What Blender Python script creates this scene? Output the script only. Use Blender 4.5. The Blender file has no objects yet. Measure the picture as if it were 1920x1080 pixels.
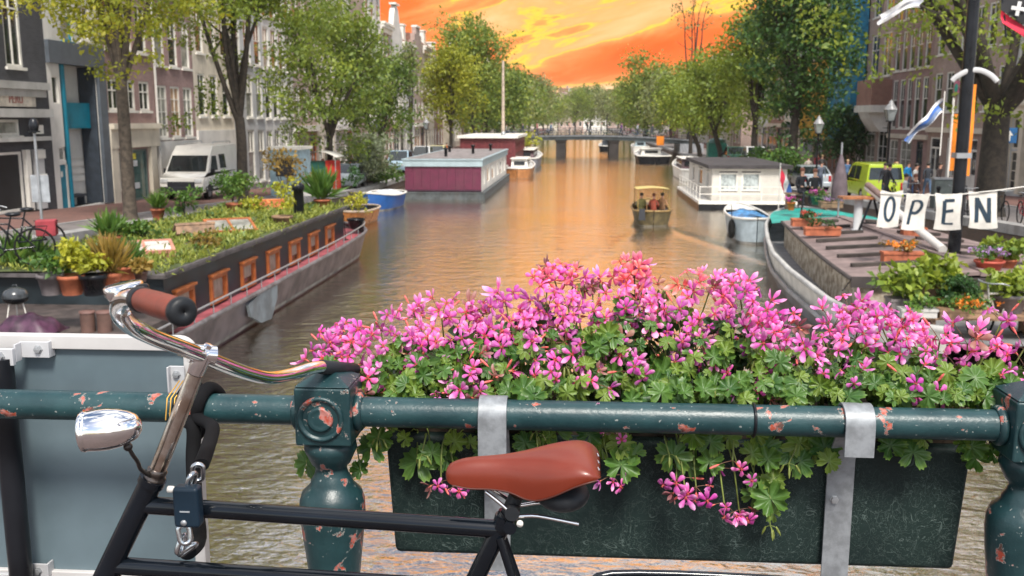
import bpy, math, random
from mathutils import Vector, Matrix
R = math.radians
sin, cos, pi = math.sin, math.cos, math.pi
random.seed(7)
scene = bpy.context.scene
COL = scene.collection

# ------------------------------------------------------------------ camera
F = 1800.0                       # focal length in pixels of a 1920 wide frame
CAMZ = 4.8                       # eye height over the canal water
PITCH = math.atan(316 / F)
YAW = math.atan(130 * cos(PITCH) / F)
cam = bpy.data.cameras.new('camera')
cam_o = bpy.data.objects.new('camera', cam)
COL.objects.link(cam_o)
cam_o.location = (0, 0, CAMZ)
cam_o.rotation_euler = (pi / 2 - PITCH, 0, YAW)
cam.sensor_width = 36
cam.lens = 36 * F / 1920
cam.clip_start = 0.05
cam.clip_end = 4000
cam.dof.use_dof = True
cam.dof.focus_distance = 2.15
cam.dof.aperture_fstop = 8.5
scene.camera = cam_o
CR = Matrix.Rotation(YAW, 3, 'Z') @ Matrix.Rotation(pi / 2 - PITCH, 3, 'X')

def ray(px, py):
    return CR @ Vector(((px - 960) / F, (540 - py) / F, -1))
def onz(px, py, z):              # where the sight line meets height z
    v = ray(px, py); t = (z - CAMZ) / v.z
    return Vector((v.x * t, v.y * t, z))
def ony(px, py, y):              # where the sight line meets the plane y
    v = ray(px, py); t = y / v.y
    return Vector((v.x * t, y, CAMZ + v.z * t))
def onx(px, py, x):
    v = ray(px, py); t = x / v.x
    return Vector((x, v.y * t, CAMZ + v.z * t))

# ------------------------------------------------------------------ world and sun
SUN_EL, SUN_AZ = R(54), R(164)   # azimuth from +Y clockwise: behind the camera, to its right
world = bpy.data.worlds.new('World')
scene.world = world
world.use_nodes = True
wn, wl = world.node_tree.nodes, world.node_tree.links
wn.clear()

class NG:
    """small node-graph helper"""
    def __init__(s, nodes, links): s.n, s.l = nodes, links
    def new(s, t, **kw):
        nd = s.n.new(t)
        for k, v in kw.items(): setattr(nd, k, v)
        return nd
    def put(s, sock, v):
        if hasattr(v, 'is_output'): s.l.new(v, sock)
        elif v is not None: sock.default_value = v
    def math(s, op, a, b=None, c=None, clamp=False):
        nd = s.new('ShaderNodeMath', operation=op, use_clamp=clamp)
        for i, v in enumerate((a, b, c)): s.put(nd.inputs[i], v)
        return nd.outputs[0]
    def ss(s, x, a, b):                               # smoothstep from a to b
        nd = s.new('ShaderNodeMapRange', interpolation_type='SMOOTHSTEP')
        s.put(nd.inputs[0], x); nd.inputs[1].default_value = a; nd.inputs[2].default_value = b
        return nd.outputs[0]
    def mix(s, f, a, b, mode='MIX'):
        nd = s.new('ShaderNodeMix', data_type='RGBA', blend_type=mode)
        s.put(nd.inputs[0], f)
        for i, v in ((6, a), (7, b)):
            if isinstance(v, tuple): v = (*v[:3], 1)
            s.put(nd.inputs[i], v)
        return nd.outputs[2]
    def noise(s, vec, scale=5, detail=4, rough=.5, dist=0, w=None):
        nd = s.new('ShaderNodeTexNoise')
        if vec is not None: s.put(nd.inputs['Vector'], vec)
        nd.inputs['Scale'].default_value = scale; nd.inputs['Detail'].default_value = detail
        nd.inputs['Roughness'].default_value = rough; nd.inputs['Distortion'].default_value = dist
        return nd.outputs[0]
    def mapping(s, vec, scale=(1, 1, 1), rot=(0, 0, 0), loc=(0, 0, 0)):
        nd = s.new('ShaderNodeMapping')
        s.put(nd.inputs[0], vec)
        nd.inputs['Location'].default_value = loc; nd.inputs['Rotation'].default_value = rot; nd.inputs['Scale'].default_value = scale
        return nd.outputs[0]
    def ramp(s, f, stops, interp='LINEAR'):
        nd = s.new('ShaderNodeValToRGB')
        s.put(nd.inputs[0], f)
        cr = nd.color_ramp; cr.interpolation = interp
        while len(cr.elements) < len(stops): cr.elements.new(.5)
        for e, (p, c) in zip(cr.elements, stops):
            e.position = p; e.color = (*c[:3], 1)
        return nd.outputs[0]

g = NG(wn, wl)
tc = g.new('ShaderNodeTexCoord')
dirv = tc.outputs['Generated']
sep = g.new('ShaderNodeSeparateXYZ'); wl.new(dirv, sep.inputs[0])
dx, dy, dz = sep.outputs
sky = g.new('ShaderNodeTexSky', sky_type='NISHITA')
sky.sun_disc = False
sky.sun_elevation = SUN_EL
sky.sun_rotation = SUN_AZ
sky.air_density = 1.0; sky.dust_density = 1.5; sky.ozone_density = 1.0
bg_sky = g.new('ShaderNodeBackground'); wl.new(sky.outputs[0], bg_sky.inputs[0]); bg_sky.inputs[1].default_value = 0.10
# daytime cloud cover over most of the dome
cl = g.noise(g.mapping(dirv, (1, 1, 2.2)), 2.6, 7, .55, .3)
clc = g.ramp(g.noise(g.mapping(dirv, (1, 1, 2.0), loc=(3, 1, 0)), 4.2, 6, .6), [(.3, (.62, .66, .72)), (.7, (1.0, .98, .95))])
bg_cl = g.new('ShaderNodeBackground'); wl.new(clc, bg_cl.inputs[0]); bg_cl.inputs[1].default_value = 1.1
mx1 = g.new('ShaderNodeMixShader')
wl.new(g.ss(cl, .44, .58), mx1.inputs[0]); wl.new(bg_sky.outputs[0], mx1.inputs[1]); wl.new(bg_cl.outputs[0], mx1.inputs[2])
# the sunset over the end of the canal: streaked orange, yellow and peach cloud low over the horizon
cv = g.new('ShaderNodeCombineXYZ')
tilt = g.math('SUBTRACT', dz, g.math('MULTIPLY', dx, .22))
wl.new(g.math('MULTIPLY', dx, 7.0), cv.inputs[0]); wl.new(g.math('MULTIPLY', tilt, 26.0), cv.inputs[1])
n1 = g.noise(cv.outputs[0], 1.0, 7, .58, .55)
n2 = g.noise(g.mapping(cv.outputs[0], (1, 1, 1), loc=(5.3, 2.1, 0)), 2.3, 6, .6, .4)
def gauss(cx, cz, sx, sz, sl):
    a = g.math('SUBTRACT', dx, cx)
    b = g.math('SUBTRACT', g.math('SUBTRACT', dz, cz), g.math('MULTIPLY', a, sl))
    q = g.math('ADD', g.math('POWER', g.math('DIVIDE', a, sx), 2.0), g.math('POWER', g.math('DIVIDE', b, sz), 2.0))
    return g.math('EXPONENT', g.math('MULTIPLY', q, -1.0))
val = g.math('ADD', g.math('MULTIPLY', n1, .75), g.math('MULTIPLY', n2, .25))
val = g.math('MULTIPLY_ADD', g.math('SUBTRACT', val, .5), 1.05, .53)
for cx, cz, sx, sz, sl, amp in ((.055, .062, .095, .018, .18, -.30), (-.17, .085, .085, .045, -.1, -.15), (.06, .098, .05, .014, .3, .17),
                                (-.04, .052, .06, .007, .15, .05), (.02, .010, .10, .014, 0, -.12), (-.075, .105, .05, .02, .2, .12), (.03, .031, .06, .006, .05, .20), (-.03, .024, .05, .003, .1, .16), (.0, .075, .05, .004, .3, .10), (.01, .026, .10, .008, 0, .20)):
    val = g.math('ADD', val, g.math('MULTIPLY', gauss(cx, cz, sx, sz, sl), amp))
sun_col = g.ramp(val, [(.20, (.95, .13, .02)), (.38, (1.0, .19, .04)), (.48, (1.0, .30, .09)), (.515, (1.0, .40, .10)), (.535, (1.0, .64, .07)), (.565, (1.0, .44, .15)), (.68, (1.0, .53, .23)), (.85, (1.0, .64, .36))])
bg_sun = g.new('ShaderNodeBackground'); wl.new(sun_col, bg_sun.inputs[0]); bg_sun.inputs[1].default_value = 0.74
wsun = g.math('MULTIPLY', g.ss(dz, .52, .22), g.ss(dy, .25, .8))
mx2 = g.new('ShaderNodeMixShader')
wl.new(wsun, mx2.inputs[0]); wl.new(mx1.outputs[0], mx2.inputs[1]); wl.new(bg_sun.outputs[0], mx2.inputs[2])
wo = g.new('ShaderNodeOutputWorld'); wl.new(mx2.outputs[0], wo.inputs[0])

sl = bpy.data.lights.new('sun', 'SUN'); sl.energy = 3.0; sl.angle = R(14); sl.color = (1, .95, .87)
so = bpy.data.objects.new('sun', sl); COL.objects.link(so)
to_sun = Vector((sin(SUN_AZ) * cos(SUN_EL), cos(SUN_AZ) * cos(SUN_EL), sin(SUN_EL)))
so.rotation_euler = to_sun.to_track_quat('Z', 'Y').to_euler()
so.location = (0, -20, 40)

scene.view_settings.view_transform = 'Standard'
scene.view_settings.look = 'None'
scene.view_settings.exposure = 0.9
scene.view_settings.gamma = 1
scene.view_settings.use_curve_mapping = False
scene.render.engine = 'CYCLES'
scene.cycles.use_denoising = True
scene.cycles.max_bounces = 8
scene.cycles.transparent_max_bounces = 8
scene.cycles.sample_clamp_indirect = 6

# ------------------------------------------------------------------ tagging
LABELS = {}
def tag(o, label, cat, group=None, kind=None):
    if label: o['label'] = label
    if cat: o['category'] = cat
    if group: o['group'] = group
    if kind: o['kind'] = kind
    return o
def thing(name, label, cat, loc=(0, 0, 0), rz=0, group=None):
    o = bpy.data.objects.new(name, None); COL.objects.link(o)
    o.empty_display_size = .2
    o.location = loc; o.rotation_euler = (0, 0, rz)
    return tag(o, label, cat, group)
def copy_tree(o, kids, parent=None):
    c = o.copy(); COL.objects.link(c)
    if parent is not None: c.parent = parent
    for ch in kids.get(o, ()): copy_tree(ch, kids, c)
    return c
def kids_of(root):
    d, st = {}, [root]
    while st:
        a = st.pop(); d[a] = list(a.children); st += d[a]
    return d
def dup(root, kids, loc, rz, label=None, group=None, scale=None):
    c = copy_tree(root, kids); c.location = loc; c.rotation_euler = (0, 0, rz)
    if label: c['label'] = label
    if group: c['group'] = group
    if scale: c.scale = (scale,) * 3
    return c
def inst(src, parent, loc=(0, 0, 0), rot=(0, 0, 0), s=1, name=None):      # one more object on the same mesh
    o = bpy.data.objects.new(name or src.name.split('.')[0], src.data if hasattr(src, 'data') else src)
    COL.objects.link(o); o.parent = parent
    o.location = loc; o.rotation_euler = rot; o.scale = (s, s, s) if not hasattr(s, '__len__') else s
    return o

# ------------------------------------------------------------------ mesh builder
def frame_of(d):
    d = d.normalized()
    a = Vector((0, 0, 1)) if abs(d.z) < .95 else Vector((1, 0, 0))
    x = a.cross(d).normalized()
    return x, d.cross(x)
class MB:
    def __init__(s): s.v, s.f, s.m, s.s = [], [], [], []
    def add(s, vs, fs, mi=0, sm=False):
        b = len(s.v); s.v += [tuple(v) for v in vs]
        for f in fs: s.f.append(tuple(i + b for i in f)); s.m.append(mi); s.s.append(sm)
    def box(s, c, d, mi=0, M=None, taper=1.0):
        hx, hy, hz = d[0] / 2, d[1] / 2, d[2] / 2
        vs = []
        for z in (-1, 1):
            t = taper if z > 0 else 1
            for x, y in ((-1, -1), (1, -1), (1, 1), (-1, 1)): vs.append(Vector((x * hx * t, y * hy * t, z * hz)))
        if M: vs = [M @ v for v in vs]
        c = Vector(c)
        s.add([v + c for v in vs], [(3, 2, 1, 0), (4, 5, 6, 7), (0, 1, 5, 4), (1, 2, 6, 5), (2, 3, 7, 6), (3, 0, 4, 7)], mi)
    def bx(s, x0, x1, y0, y1, z0, z1, mi=0):
        s.box(((x0 + x1) / 2, (y0 + y1) / 2, (z0 + z1) / 2), (abs(x1 - x0), abs(y1 - y0), abs(z1 - z0)), mi)
    def tube(s, pts, r, n=8, mi=0, caps=True, sm=True, closed=False, flat=1.0):
        pts = [Vector(p) for p in pts]
        k = len(pts)
        rs = r if hasattr(r, '__len__') else [r] * k
        px = None; rings = []
        for i, p in enumerate(pts):
            if closed: d = pts[(i + 1) % k] - pts[i - 1]
            else: d = pts[min(i + 1, k - 1)] - pts[max(i - 1, 0)]
            if d.length < 1e-9: d = Vector((0, 0, 1))
            d.normalize()
            if px is None: px, _ = frame_of(d)
            px = (px - d * px.dot(d))
            if px.length < 1e-6: px, _ = frame_of(d)
            px.normalize(); py = d.cross(px)
            rings.append([p + (px * cos(2 * pi * j / n) + py * sin(2 * pi * j / n) * flat) * rs[i] for j in range(n)])
        vs = [v for rg in rings for v in rg]; fs = []
        for i in range(k if closed else k - 1):
            a, b = i * n, ((i + 1) % k) * n
            for j in range(n): fs.append((a + j, a + (j + 1) % n, b + (j + 1) % n, b + j))
        s.add(vs, fs, mi, sm)
        if caps and not closed:
            s.add(rings[0], [tuple(range(n - 1, -1, -1))], mi); s.add(rings[-1], [tuple(range(n))], mi)
    def lathe(s, prof, n=20, o=(0, 0, 0), ax=(0, 0, 1), mi=0, sm=True, caps=True):
        ax = Vector(ax).normalized(); x, y = frame_of(ax); o = Vector(o)
        vs, fs = [], []
        for r, z in prof: vs += [o + ax * z + (x * cos(2 * pi * j / n) + y * sin(2 * pi * j / n)) * r for j in range(n)]
        for i in range(len(prof) - 1):
            for j in range(n): fs.append((i * n + j, i * n + (j + 1) % n, (i + 1) * n + (j + 1) % n, (i + 1) * n + j))
        s.add(vs, fs, mi, sm)
        if caps:
            if prof[0][0] > 1e-5: s.add(vs[:n], [tuple(range(n - 1, -1, -1))], mi)
            if prof[-1][0] > 1e-5: s.add(vs[-n:], [tuple(range(n))], mi)
    def ball(s, c, r, nu=12, nv=8, mi=0, M=None):
        r = r if hasattr(r, '__len__') else (r, r, r); c = Vector(c)
        vs = [Vector((0, 0, -r[2]))]
        for i in range(1, nv):
            a = -pi / 2 + pi * i / nv
            vs += [Vector((r[0] * cos(a) * cos(2 * pi * j / nu), r[1] * cos(a) * sin(2 * pi * j / nu), r[2] * sin(a))) for j in range(nu)]
        vs.append(Vector((0, 0, r[2])))
        if M: vs = [M @ v for v in vs]
        fs = [(0, 1 + (j + 1) % nu, 1 + j) for j in range(nu)]
        for i in range(nv - 2):
            a, b = 1 + i * nu, 1 + (i + 1) * nu
            fs += [(a + j, a + (j + 1) % nu, b + (j + 1) % nu, b + j) for j in range(nu)]
        t = len(vs) - 1; a = 1 + (nv - 2) * nu
        fs += [(a + j, a + (j + 1) % nu, t) for j in range(nu)]
        s.add([v + c for v in vs], fs, mi, True)
    def prism(s, poly, o, u, v, w, mi=0, sm=False):
        """polygon (a, b) in the axes u, v at o, pushed along the vector w"""
        o, u, v, w = Vector(o), Vector(u), Vector(v), Vector(w)
        n = len(poly); A = [o + u * a + v * b for a, b in poly]; B = [p + w for p in A]
        s.add(A + B, [tuple(range(n - 1, -1, -1)), tuple(range(n, 2 * n))] + [(i, (i + 1) % n, n + (i + 1) % n, n + i) for i in range(n)], mi, sm)
    def grid(s, fn, nu, nv, mi=0, sm=True):
        vs = [fn(i / nu, j / nv) for j in range(nv + 1) for i in range(nu + 1)]
        s.add(vs, [(j * (nu + 1) + i, j * (nu + 1) + i + 1, (j + 1) * (nu + 1) + i + 1, (j + 1) * (nu + 1) + i) for j in range(nv) for i in range(nu)], mi, sm)
    def mesh(s, name, mats):
        me = bpy.data.meshes.new(name)
        me.from_pydata(s.v, [], s.f)
        for m in (mats if isinstance(mats, (list, tuple)) else [mats]): me.materials.append(m)
        me.polygons.foreach_set('material_index', s.m)
        me.polygons.foreach_set('use_smooth', s.s)
        me.update()
        return me
    def build(s, name, mats, parent=None, loc=(0, 0, 0), rot=(0, 0, 0), bevel=0, seg=2):
        o = bpy.data.objects.new(name, s.mesh(name, mats)); COL.objects.link(o)
        if parent is not None: o.parent = parent
        o.location = loc; o.rotation_euler = rot
        if bevel:
            b = o.modifiers.new('bevel', 'BEVEL'); b.width = bevel; b.segments = seg; b.limit_method = 'ANGLE'; b.angle_limit = R(40)
            o.data.polygons.foreach_set('use_smooth', [True] * len(o.data.polygons))
            b.harden_normals = False
            w = o.modifiers.new('wn', 'WEIGHTED_NORMAL')
        return o

def smooth_pts(pts, k=6):
    """Catmull-Rom through the points"""
    P = [Vector(p) for p in pts]; out = []
    for i in range(len(P) - 1):
        p0, p1, p2, p3 = P[max(i - 1, 0)], P[i], P[i + 1], P[min(i + 2, len(P) - 1)]
        for j in range(k):
            t = j / k
            out.append(.5 * ((2 * p1) + (p2 - p0) * t + (2 * p0 - 5 * p1 + 4 * p2 - p3) * t * t + (3 * p1 - p0 - 3 * p2 + p3) * t ** 3))
    out.append(P[-1]); return out

# ------------------------------------------------------------------ materials
def srgb(r, gg, b):
    f = lambda c: (c / 255 / 12.92) if c / 255 <= .04045 else ((c / 255 + .055) / 1.055) ** 2.4
    return (f(r), f(gg), f(b))
MATS = {}
def mat(name, col, rough=.6, metal=0, var=.18, vs=3.0, bump=.0, bs=40, spec=.5, col2=None, coat=0, dirt=0, sheen=0):
    if name in MATS: return MATS[name]
    m = bpy.data.materials.new(name); m.use_nodes = True; MATS[name] = m
    nt = m.node_tree; h = NG(nt.nodes, nt.links); b = nt.nodes['Principled BSDF']
    t = h.new('ShaderNodeTexCoord'); ob = t.outputs['Object']
    n = h.noise(ob, vs, 5, .6)
    c2 = col2 or tuple(c * (1 - var * 1.3) for c in col)
    c1 = col if col2 else tuple(min(1, c * (1 + var)) for c in col)
    cc = h.mix(h.ss(n, .35, .65), c2, c1)
    if dirt:
        n3 = h.noise(h.mapping(ob, (1, 1, .25)), 1.7, 6, .65)
        cc = h.mix(h.math('MULTIPLY', h.ss(n3, .48, .72), dirt), cc, (.09, .075, .06))
    nt.links.new(cc, b.inputs['Base Color'])
    b.inputs['Roughness'].default_value = rough; b.inputs['Metallic'].default_value = metal
    b.inputs['Specular IOR Level'].default_value = spec; b.inputs['Coat Weight'].default_value = coat
    if rough > .12:
        nt.links.new(h.math('MULTIPLY_ADD', h.math('SUBTRACT', n, .5), .25, rough), b.inputs['Roughness'])
    if bump:
        bp = h.new('ShaderNodeBump'); bp.inputs['Strength'].default_value = bump; bp.inputs['Distance'].default_value = .3 / bs
        nt.links.new(h.noise(ob, bs, 4, .6), bp.inputs['Height']); nt.links.new(bp.outputs[0], b.inputs['Normal'])
    return m
def brick_mat(name, c1, c2, mortar, scale=1.0, bw=.21, bh=.065, rough=.85):
    if name in MATS: return MATS[name]
    m = bpy.data.materials.new(name); m.use_nodes = True; MATS[name] = m
    nt = m.node_tree; h = NG(nt.nodes, nt.links); b = nt.nodes['Principled BSDF']
    t = h.new('ShaderNodeTexCoord')
    sp = h.new('ShaderNodeSeparateXYZ'); nt.links.new(t.outputs['Object'], sp.inputs[0])
    cb = h.new('ShaderNodeCombineXYZ')
    nt.links.new(h.math('ADD', sp.outputs[0], sp.outputs[1]), cb.inputs[0]); nt.links.new(sp.outputs[2], cb.inputs[1])
    br = h.new('ShaderNodeTexBrick'); nt.links.new(cb.outputs[0], br.inputs['Vector'])
    br.inputs['Color1'].default_value = (*c1, 1); br.inputs['Color2'].default_value = (*c2, 1); br.inputs['Mortar'].default_value = (*mortar, 1)
    br.inputs['Scale'].default_value = scale; br.inputs['Brick Width'].default_value = bw; br.inputs['Row Height'].default_value = bh
    br.inputs['Mortar Size'].default_value = .006; br.inputs['Bias'].default_value = -.2
    n = h.noise(t.outputs['Object'], .8, 6, .65)
    cc = h.mix(.55, br.outputs[0], h.ramp(n, [(.3, (.3, .3, .3)), (.7, (.75, .75, .75))]), 'OVERLAY')
    nt.links.new(cc, b.inputs['Base Color']); b.inputs['Roughness'].default_value = rough
    bp = h.new('ShaderNodeBump'); bp.inputs['Strength'].default_value = .5; bp.inputs['Distance'].default_value = .01
    nt.links.new(br.outputs['Fac'], bp.inputs['Height']); bp.invert = True; nt.links.new(bp.outputs[0], b.inputs['Normal'])
    return m
def leaf_mat(name, c1, c2, c3=None, trans=.35, rough=.5, vs=.6):
    """leaf colours vary from leaf to leaf and from clump to clump"""
    if name in MATS: return MATS[name]
    m = bpy.data.materials.new(name); m.use_nodes = True; MATS[name] = m
    nt = m.node_tree; h = NG(nt.nodes, nt.links); b = nt.nodes['Principled BSDF']; out = nt.nodes['Material Output']
    ge = h.new('ShaderNodeNewGeometry'); oi = h.new('ShaderNodeObjectInfo'); t = h.new('ShaderNodeTexCoord')
    n = h.noise(t.outputs['Object'], vs, 3, .5)
    f = h.math('ADD', h.math('MULTIPLY', ge.outputs['Random Per Island'], .5), h.math('ADD', h.math('MULTIPLY', h.ss(n, .35, .65), .3), h.math('MULTIPLY', oi.outputs['Random'], .2)))
    cc = h.ramp(f, [(.1, c1), (.6, c2), (.95, c3 or c2)])
    nt.links.new(cc, b.inputs['Base Color']); b.inputs['Roughness'].default_value = rough
    tr = h.new('ShaderNodeBsdfTranslucent'); nt.links.new(h.mix(1, cc, (1.0, .95, .5), 'MULTIPLY'), tr.inputs[0])
    ms = h.new('ShaderNodeMixShader'); ms.inputs[0].default_value = trans
    nt.links.new(b.outputs[0], ms.inputs[1]); nt.links.new(tr.outputs[0], ms.inputs[2]); nt.links.new(ms.outputs[0], out.inputs[0])
    return m
WHITE = mat('white_paint', (.72, .69, .63), .45, var=.08, vs=1.2, dirt=.12)
CREAM = mat('cream_stucco', (.60, .53, .43), .8, var=.10, vs=.6, dirt=.25, bump=.15, bs=30)
GREYW = mat('grey_stone', (.42, .41, .39), .8, var=.12, vs=1, dirt=.2)
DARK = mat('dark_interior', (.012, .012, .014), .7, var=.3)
BLACK = mat('black_paint', (.010, .011, .014), .3, var=.3, spec=.3)
RUBBER = mat('rubber', (.010, .010, .010), .8, var=.3, spec=.2)
STEEL = mat('grey_metal', (.35, .36, .37), .45, metal=.6, var=.1)
CHROME = mat('chrome', (.86, .85, .84), .07, metal=1, var=.04, vs=6)
GLASS = mat('window_glass', (.025, .03, .035), .06, var=.5, vs=.7, spec=.8)
CURT = mat('curtained_glass', (.30, .29, .26), .12, var=.3, vs=1.5, spec=.8)
CARGLASS = mat('car_glass', (.015, .02, .022), .05, var=.2, spec=.8)
BARK = mat('bark', (.075, .058, .042), .9, var=.35, vs=6, bump=.9, bs=14)
BARKD = mat('bark_dark', (.035, .027, .02), .9, var=.35, vs=6, bump=.9, bs=14)
TERRA = mat('terracotta', (.38, .11, .05), .8, var=.2, vs=5, dirt=.15)
SOIL = mat('soil', (.03, .02, .013), .95, var=.4, vs=20, bump=.6, bs=60)
WOOD = mat('weathered_wood', (.22, .13, .075), .7, var=.3, vs=6, bump=.2, bs=30)
OAK = mat('orange_wood', (.36, .105, .03), .45, var=.2, vs=4)
# ================================================================== SETTING
def qz(y): return min(2.75, max(.6, 1.2 - .0367 * (y - 42)))      # the streets rise towards the near bridge
XL, XR = -13.0, 12.7
FL, FR = -19.6, 22.5
KL, KR = 19.6 / 19, 22.5 / 22   # scale of the left and the right row of houses
# ---- water
def water_mat():
    m = bpy.data.materials.new('canal_water'); m.use_nodes = True
    nt = m.node_tree; h = NG(nt.nodes, nt.links); b = nt.nodes['Principled BSDF']
    t = h.new('ShaderNodeTexCoord'); ob = t.outputs['Object']
    b.inputs['Base Color'].default_value = (.045, .032, .020, 1)
    b.inputs['Roughness'].default_value = .045
    b.inputs['IOR'].default_value = 1.4
    b.inputs['Specular IOR Level'].default_value = .5
    a1 = h.noise(h.mapping(ob, (.8, 1.25, 1)), 1.5, 3, .5, .4)
    a2 = h.noise(h.mapping(ob, (.85, 1.5, 1), rot=(0, 0, .4)), 4.6, 4, .55, .3)
    a3 = h.noise(h.mapping(ob, (.3, .4, 1)), .45, 2, .5)
    s = h.new('ShaderNodeSeparateXYZ'); nt.links.new(ob, s.inputs[0])
    q = h.math('SUBTRACT', 44.0, s.outputs[1])
    off = h.math('ABSOLUTE', h.math('SUBTRACT', s.outputs[0], h.math('ADD', 3.35, h.math('MULTIPLY', h.math('SUBTRACT', a3, .5), .5))))
    arm = h.math('DIVIDE', h.math('SUBTRACT', off, h.math('MULTIPLY_ADD', q, .25, .3)), .42)
    wk = h.math('EXPONENT', h.math('MULTIPLY', h.math('POWER', arm, 2.0), -1.0))
    wk = h.math('MULTIPLY', wk, h.math('MULTIPLY', h.ss(q, 0, 1), h.ss(q, 26, 6)))
    rough = h.math('MULTIPLY_ADD', a3, .9, .45)
    hgt = h.math('ADD', h.math('MULTIPLY', h.math('MULTIPLY_ADD', a1, .62, h.math('MULTIPLY', a2, .38)), rough), h.math('MULTIPLY', wk, .8))
    bp = h.new('ShaderNodeBump'); bp.inputs['Strength'].default_value = 1.0; bp.inputs['Distance'].default_value = .068
    nt.links.new(hgt, bp.inputs['Height']); nt.links.new(bp.outputs[0], b.inputs['Normal'])
    gl_ = h.new('ShaderNodeBsdfGlossy'); gl_.inputs['Color'].default_value = (.98, .93, .86, 1); gl_.inputs['Roughness'].default_value = .05
    nt.links.new(bp.outputs[0], gl_.inputs['Normal'])
    lw = h.new('ShaderNodeLayerWeight'); nt.links.new(bp.outputs[0], lw.inputs['Normal'])
    ms = h.new('ShaderNodeMixShader')
    nt.links.new(h.math('MULTIPLY_ADD', h.math('POWER', lw.outputs['Facing'], 1.7), .68, .32, clamp=True), ms.inputs[0])
    nt.links.new(b.outputs[0], ms.inputs[1]); nt.links.new(gl_.outputs[0], ms.inputs[2]); nt.links.new(ms.outputs[0], nt.nodes['Material Output'].inputs[0])
    return m
w = MB(); w.add([(XL - .3, -40, 0), (XR + .3, -40, 0), (XR + .3, 520, 0), (XL - .3, 520, 0)], [(0, 1, 2, 3)])
tag(w.build('canal_water', water_mat()), None, None, None, 'structure')

# ---- streets, quay walls
def paving(name, c1, c2, mortar, rot=0):
    m = bpy.data.materials.new(name); m.use_nodes = True
    nt = m.node_tree; h = NG(nt.nodes, nt.links); b = nt.nodes['Principled BSDF']
    t = h.new('ShaderNodeTexCoord')
    br = h.new('ShaderNodeTexBrick'); nt.links.new(h.mapping(t.outputs['Object'], rot=(0, 0, rot)), br.inputs['Vector'])
    br.inputs['Color1'].default_value = (*c1, 1); br.inputs['Color2'].default_value = (*c2, 1); br.inputs['Mortar'].default_value = (*mortar, 1)
    br.inputs['Scale'].default_value = 1; br.inputs['Brick Width'].default_value = .22; br.inputs['Row Height'].default_value = .11; br.inputs['Mortar Size'].default_value = .008
    n = h.noise(t.outputs['Object'], .5, 7, .65)
    cc = h.mix(.5, br.outputs[0], h.ramp(n, [(.3, (.28, .28, .28)), (.7, (.75, .75, .75))]), 'OVERLAY')
    nt.links.new(cc, b.inputs['Base Color']); b.inputs['Roughness'].default_value = .85
    return m
REDPAVE = paving('red_paving', (.20, .095, .075), (.15, .075, .06), (.07, .05, .045), pi / 2)
GREYPAVE = paving('grey_paving', (.20, .175, .165), (.155, .135, .13), (.08, .07, .065))
def sheet(name, x0, x1, y0, y1, z, m):
    b = MB(); ys_ = [y0] + [float(v) for v in (-2, 0, 58.5) if y0 < v < y1] + [y1]
    for ya_, yb_ in zip(ys_, ys_[1:]): b.add([(x0, ya_, qz(ya_) + z), (x1, ya_, qz(ya_) + z), (x1, yb_, qz(yb_) + z), (x0, yb_, qz(yb_) + z)], [(0, 1, 2, 3)])
    return tag(b.build(name, m), None, None, None, 'structure')
EARTH = mat('ground_earth', (.16, .14, .12), .95, var=.2, vs=.2)
sheet('ground', -700, XL - .3, -60, 900, -.03, EARTH)
sheet('ground', XR + .3, 700, -60, 900, -.03, EARTH)
sheet('ground', XL - .3, XR + .3, 520, 900, -.03, EARTH)
sheet('road', -15.3, XL - .25, -20, 500, 0, GREYPAVE)
sheet('pavement', FL, -15.45, -20, 500, .02, REDPAVE)
sheet('road', XR + .25, 17.8, -20, 500, 0, GREYPAVE)
sheet('pavement', 17.95, FR, -20, 500, .02, REDPAVE)
KERB = mat('kerb_stone', (.30, .29, .28), .8, var=.15, vs=2, dirt=.2)
for x0, x1 in ((-15.45, -15.3), (17.8, 17.95)):
    b = MB()
    for ya_, yb_ in ((-20, -2), (-2, 58.5), (58.5, 500)): b.prism([(ya_, qz(ya_) - .1), (yb_, qz(yb_) - .1), (yb_, qz(yb_) + .06), (ya_, qz(ya_) + .06)], (x0, 0, 0), (0, 1, 0), (0, 0, 1), (x1 - x0, 0, 0))
    tag(b.build('kerb', KERB), None, None, None, 'structure')
QBRICK = brick_mat('quay_brick', (.11, .07, .05), (.07, .05, .04), (.10, .09, .08))
for x0, x1, c0, c1 in ((XL - .5, XL, XL - .45, XL + .06), (XR, XR + .5, XR - .06, XR + .45)):
    b = MB()
    for ya_, yb_ in ((-40, -2), (-2, 58.5), (58.5, 520)): b.prism([(ya_, -1.5), (yb_, -1.5), (yb_, qz(yb_) - .2), (ya_, qz(ya_) - .2)], (x0, 0, 0), (0, 1, 0), (0, 0, 1), (x1 - x0, 0, 0))
    tag(b.build('quay_wall', QBRICK), None, None, None, 'structure')
    b = MB(); b.bx(c0, c1, 109, 520, qz(300) - .2, qz(300) + .08)
    cp = tag(b.build('quay_coping', KERB), None, None, None, 'structure')
    for k in range(70):
        ya_, yb_, e_ = 4 + k * 1.5, 4 + k * 1.5 + 1.482, random.uniform(-.008, .008)
        b = MB(); b.prism([(ya_, qz(ya_) - .2), (yb_, qz(yb_) - .2), (yb_, qz(yb_) + .08 + e_), (ya_, qz(ya_) + .08 + e_)], (c0 + random.uniform(-.006, .006), 0, 0), (0, 1, 0), (0, 0, 1), (c1 - c0, 0, 0))
        b.build('coping_stone', KERB, cp)

# ---- the bridge under the camera
b = MB(); b.bx(-17, 17, -14, 2.62, 2.6, 3.1); tag(b.build('bridge_deck', paving('deck_paving', (.10, .07, .065), (.08, .055, .05), (.04, .03, .03))), None, None, None, 'structure')

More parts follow.
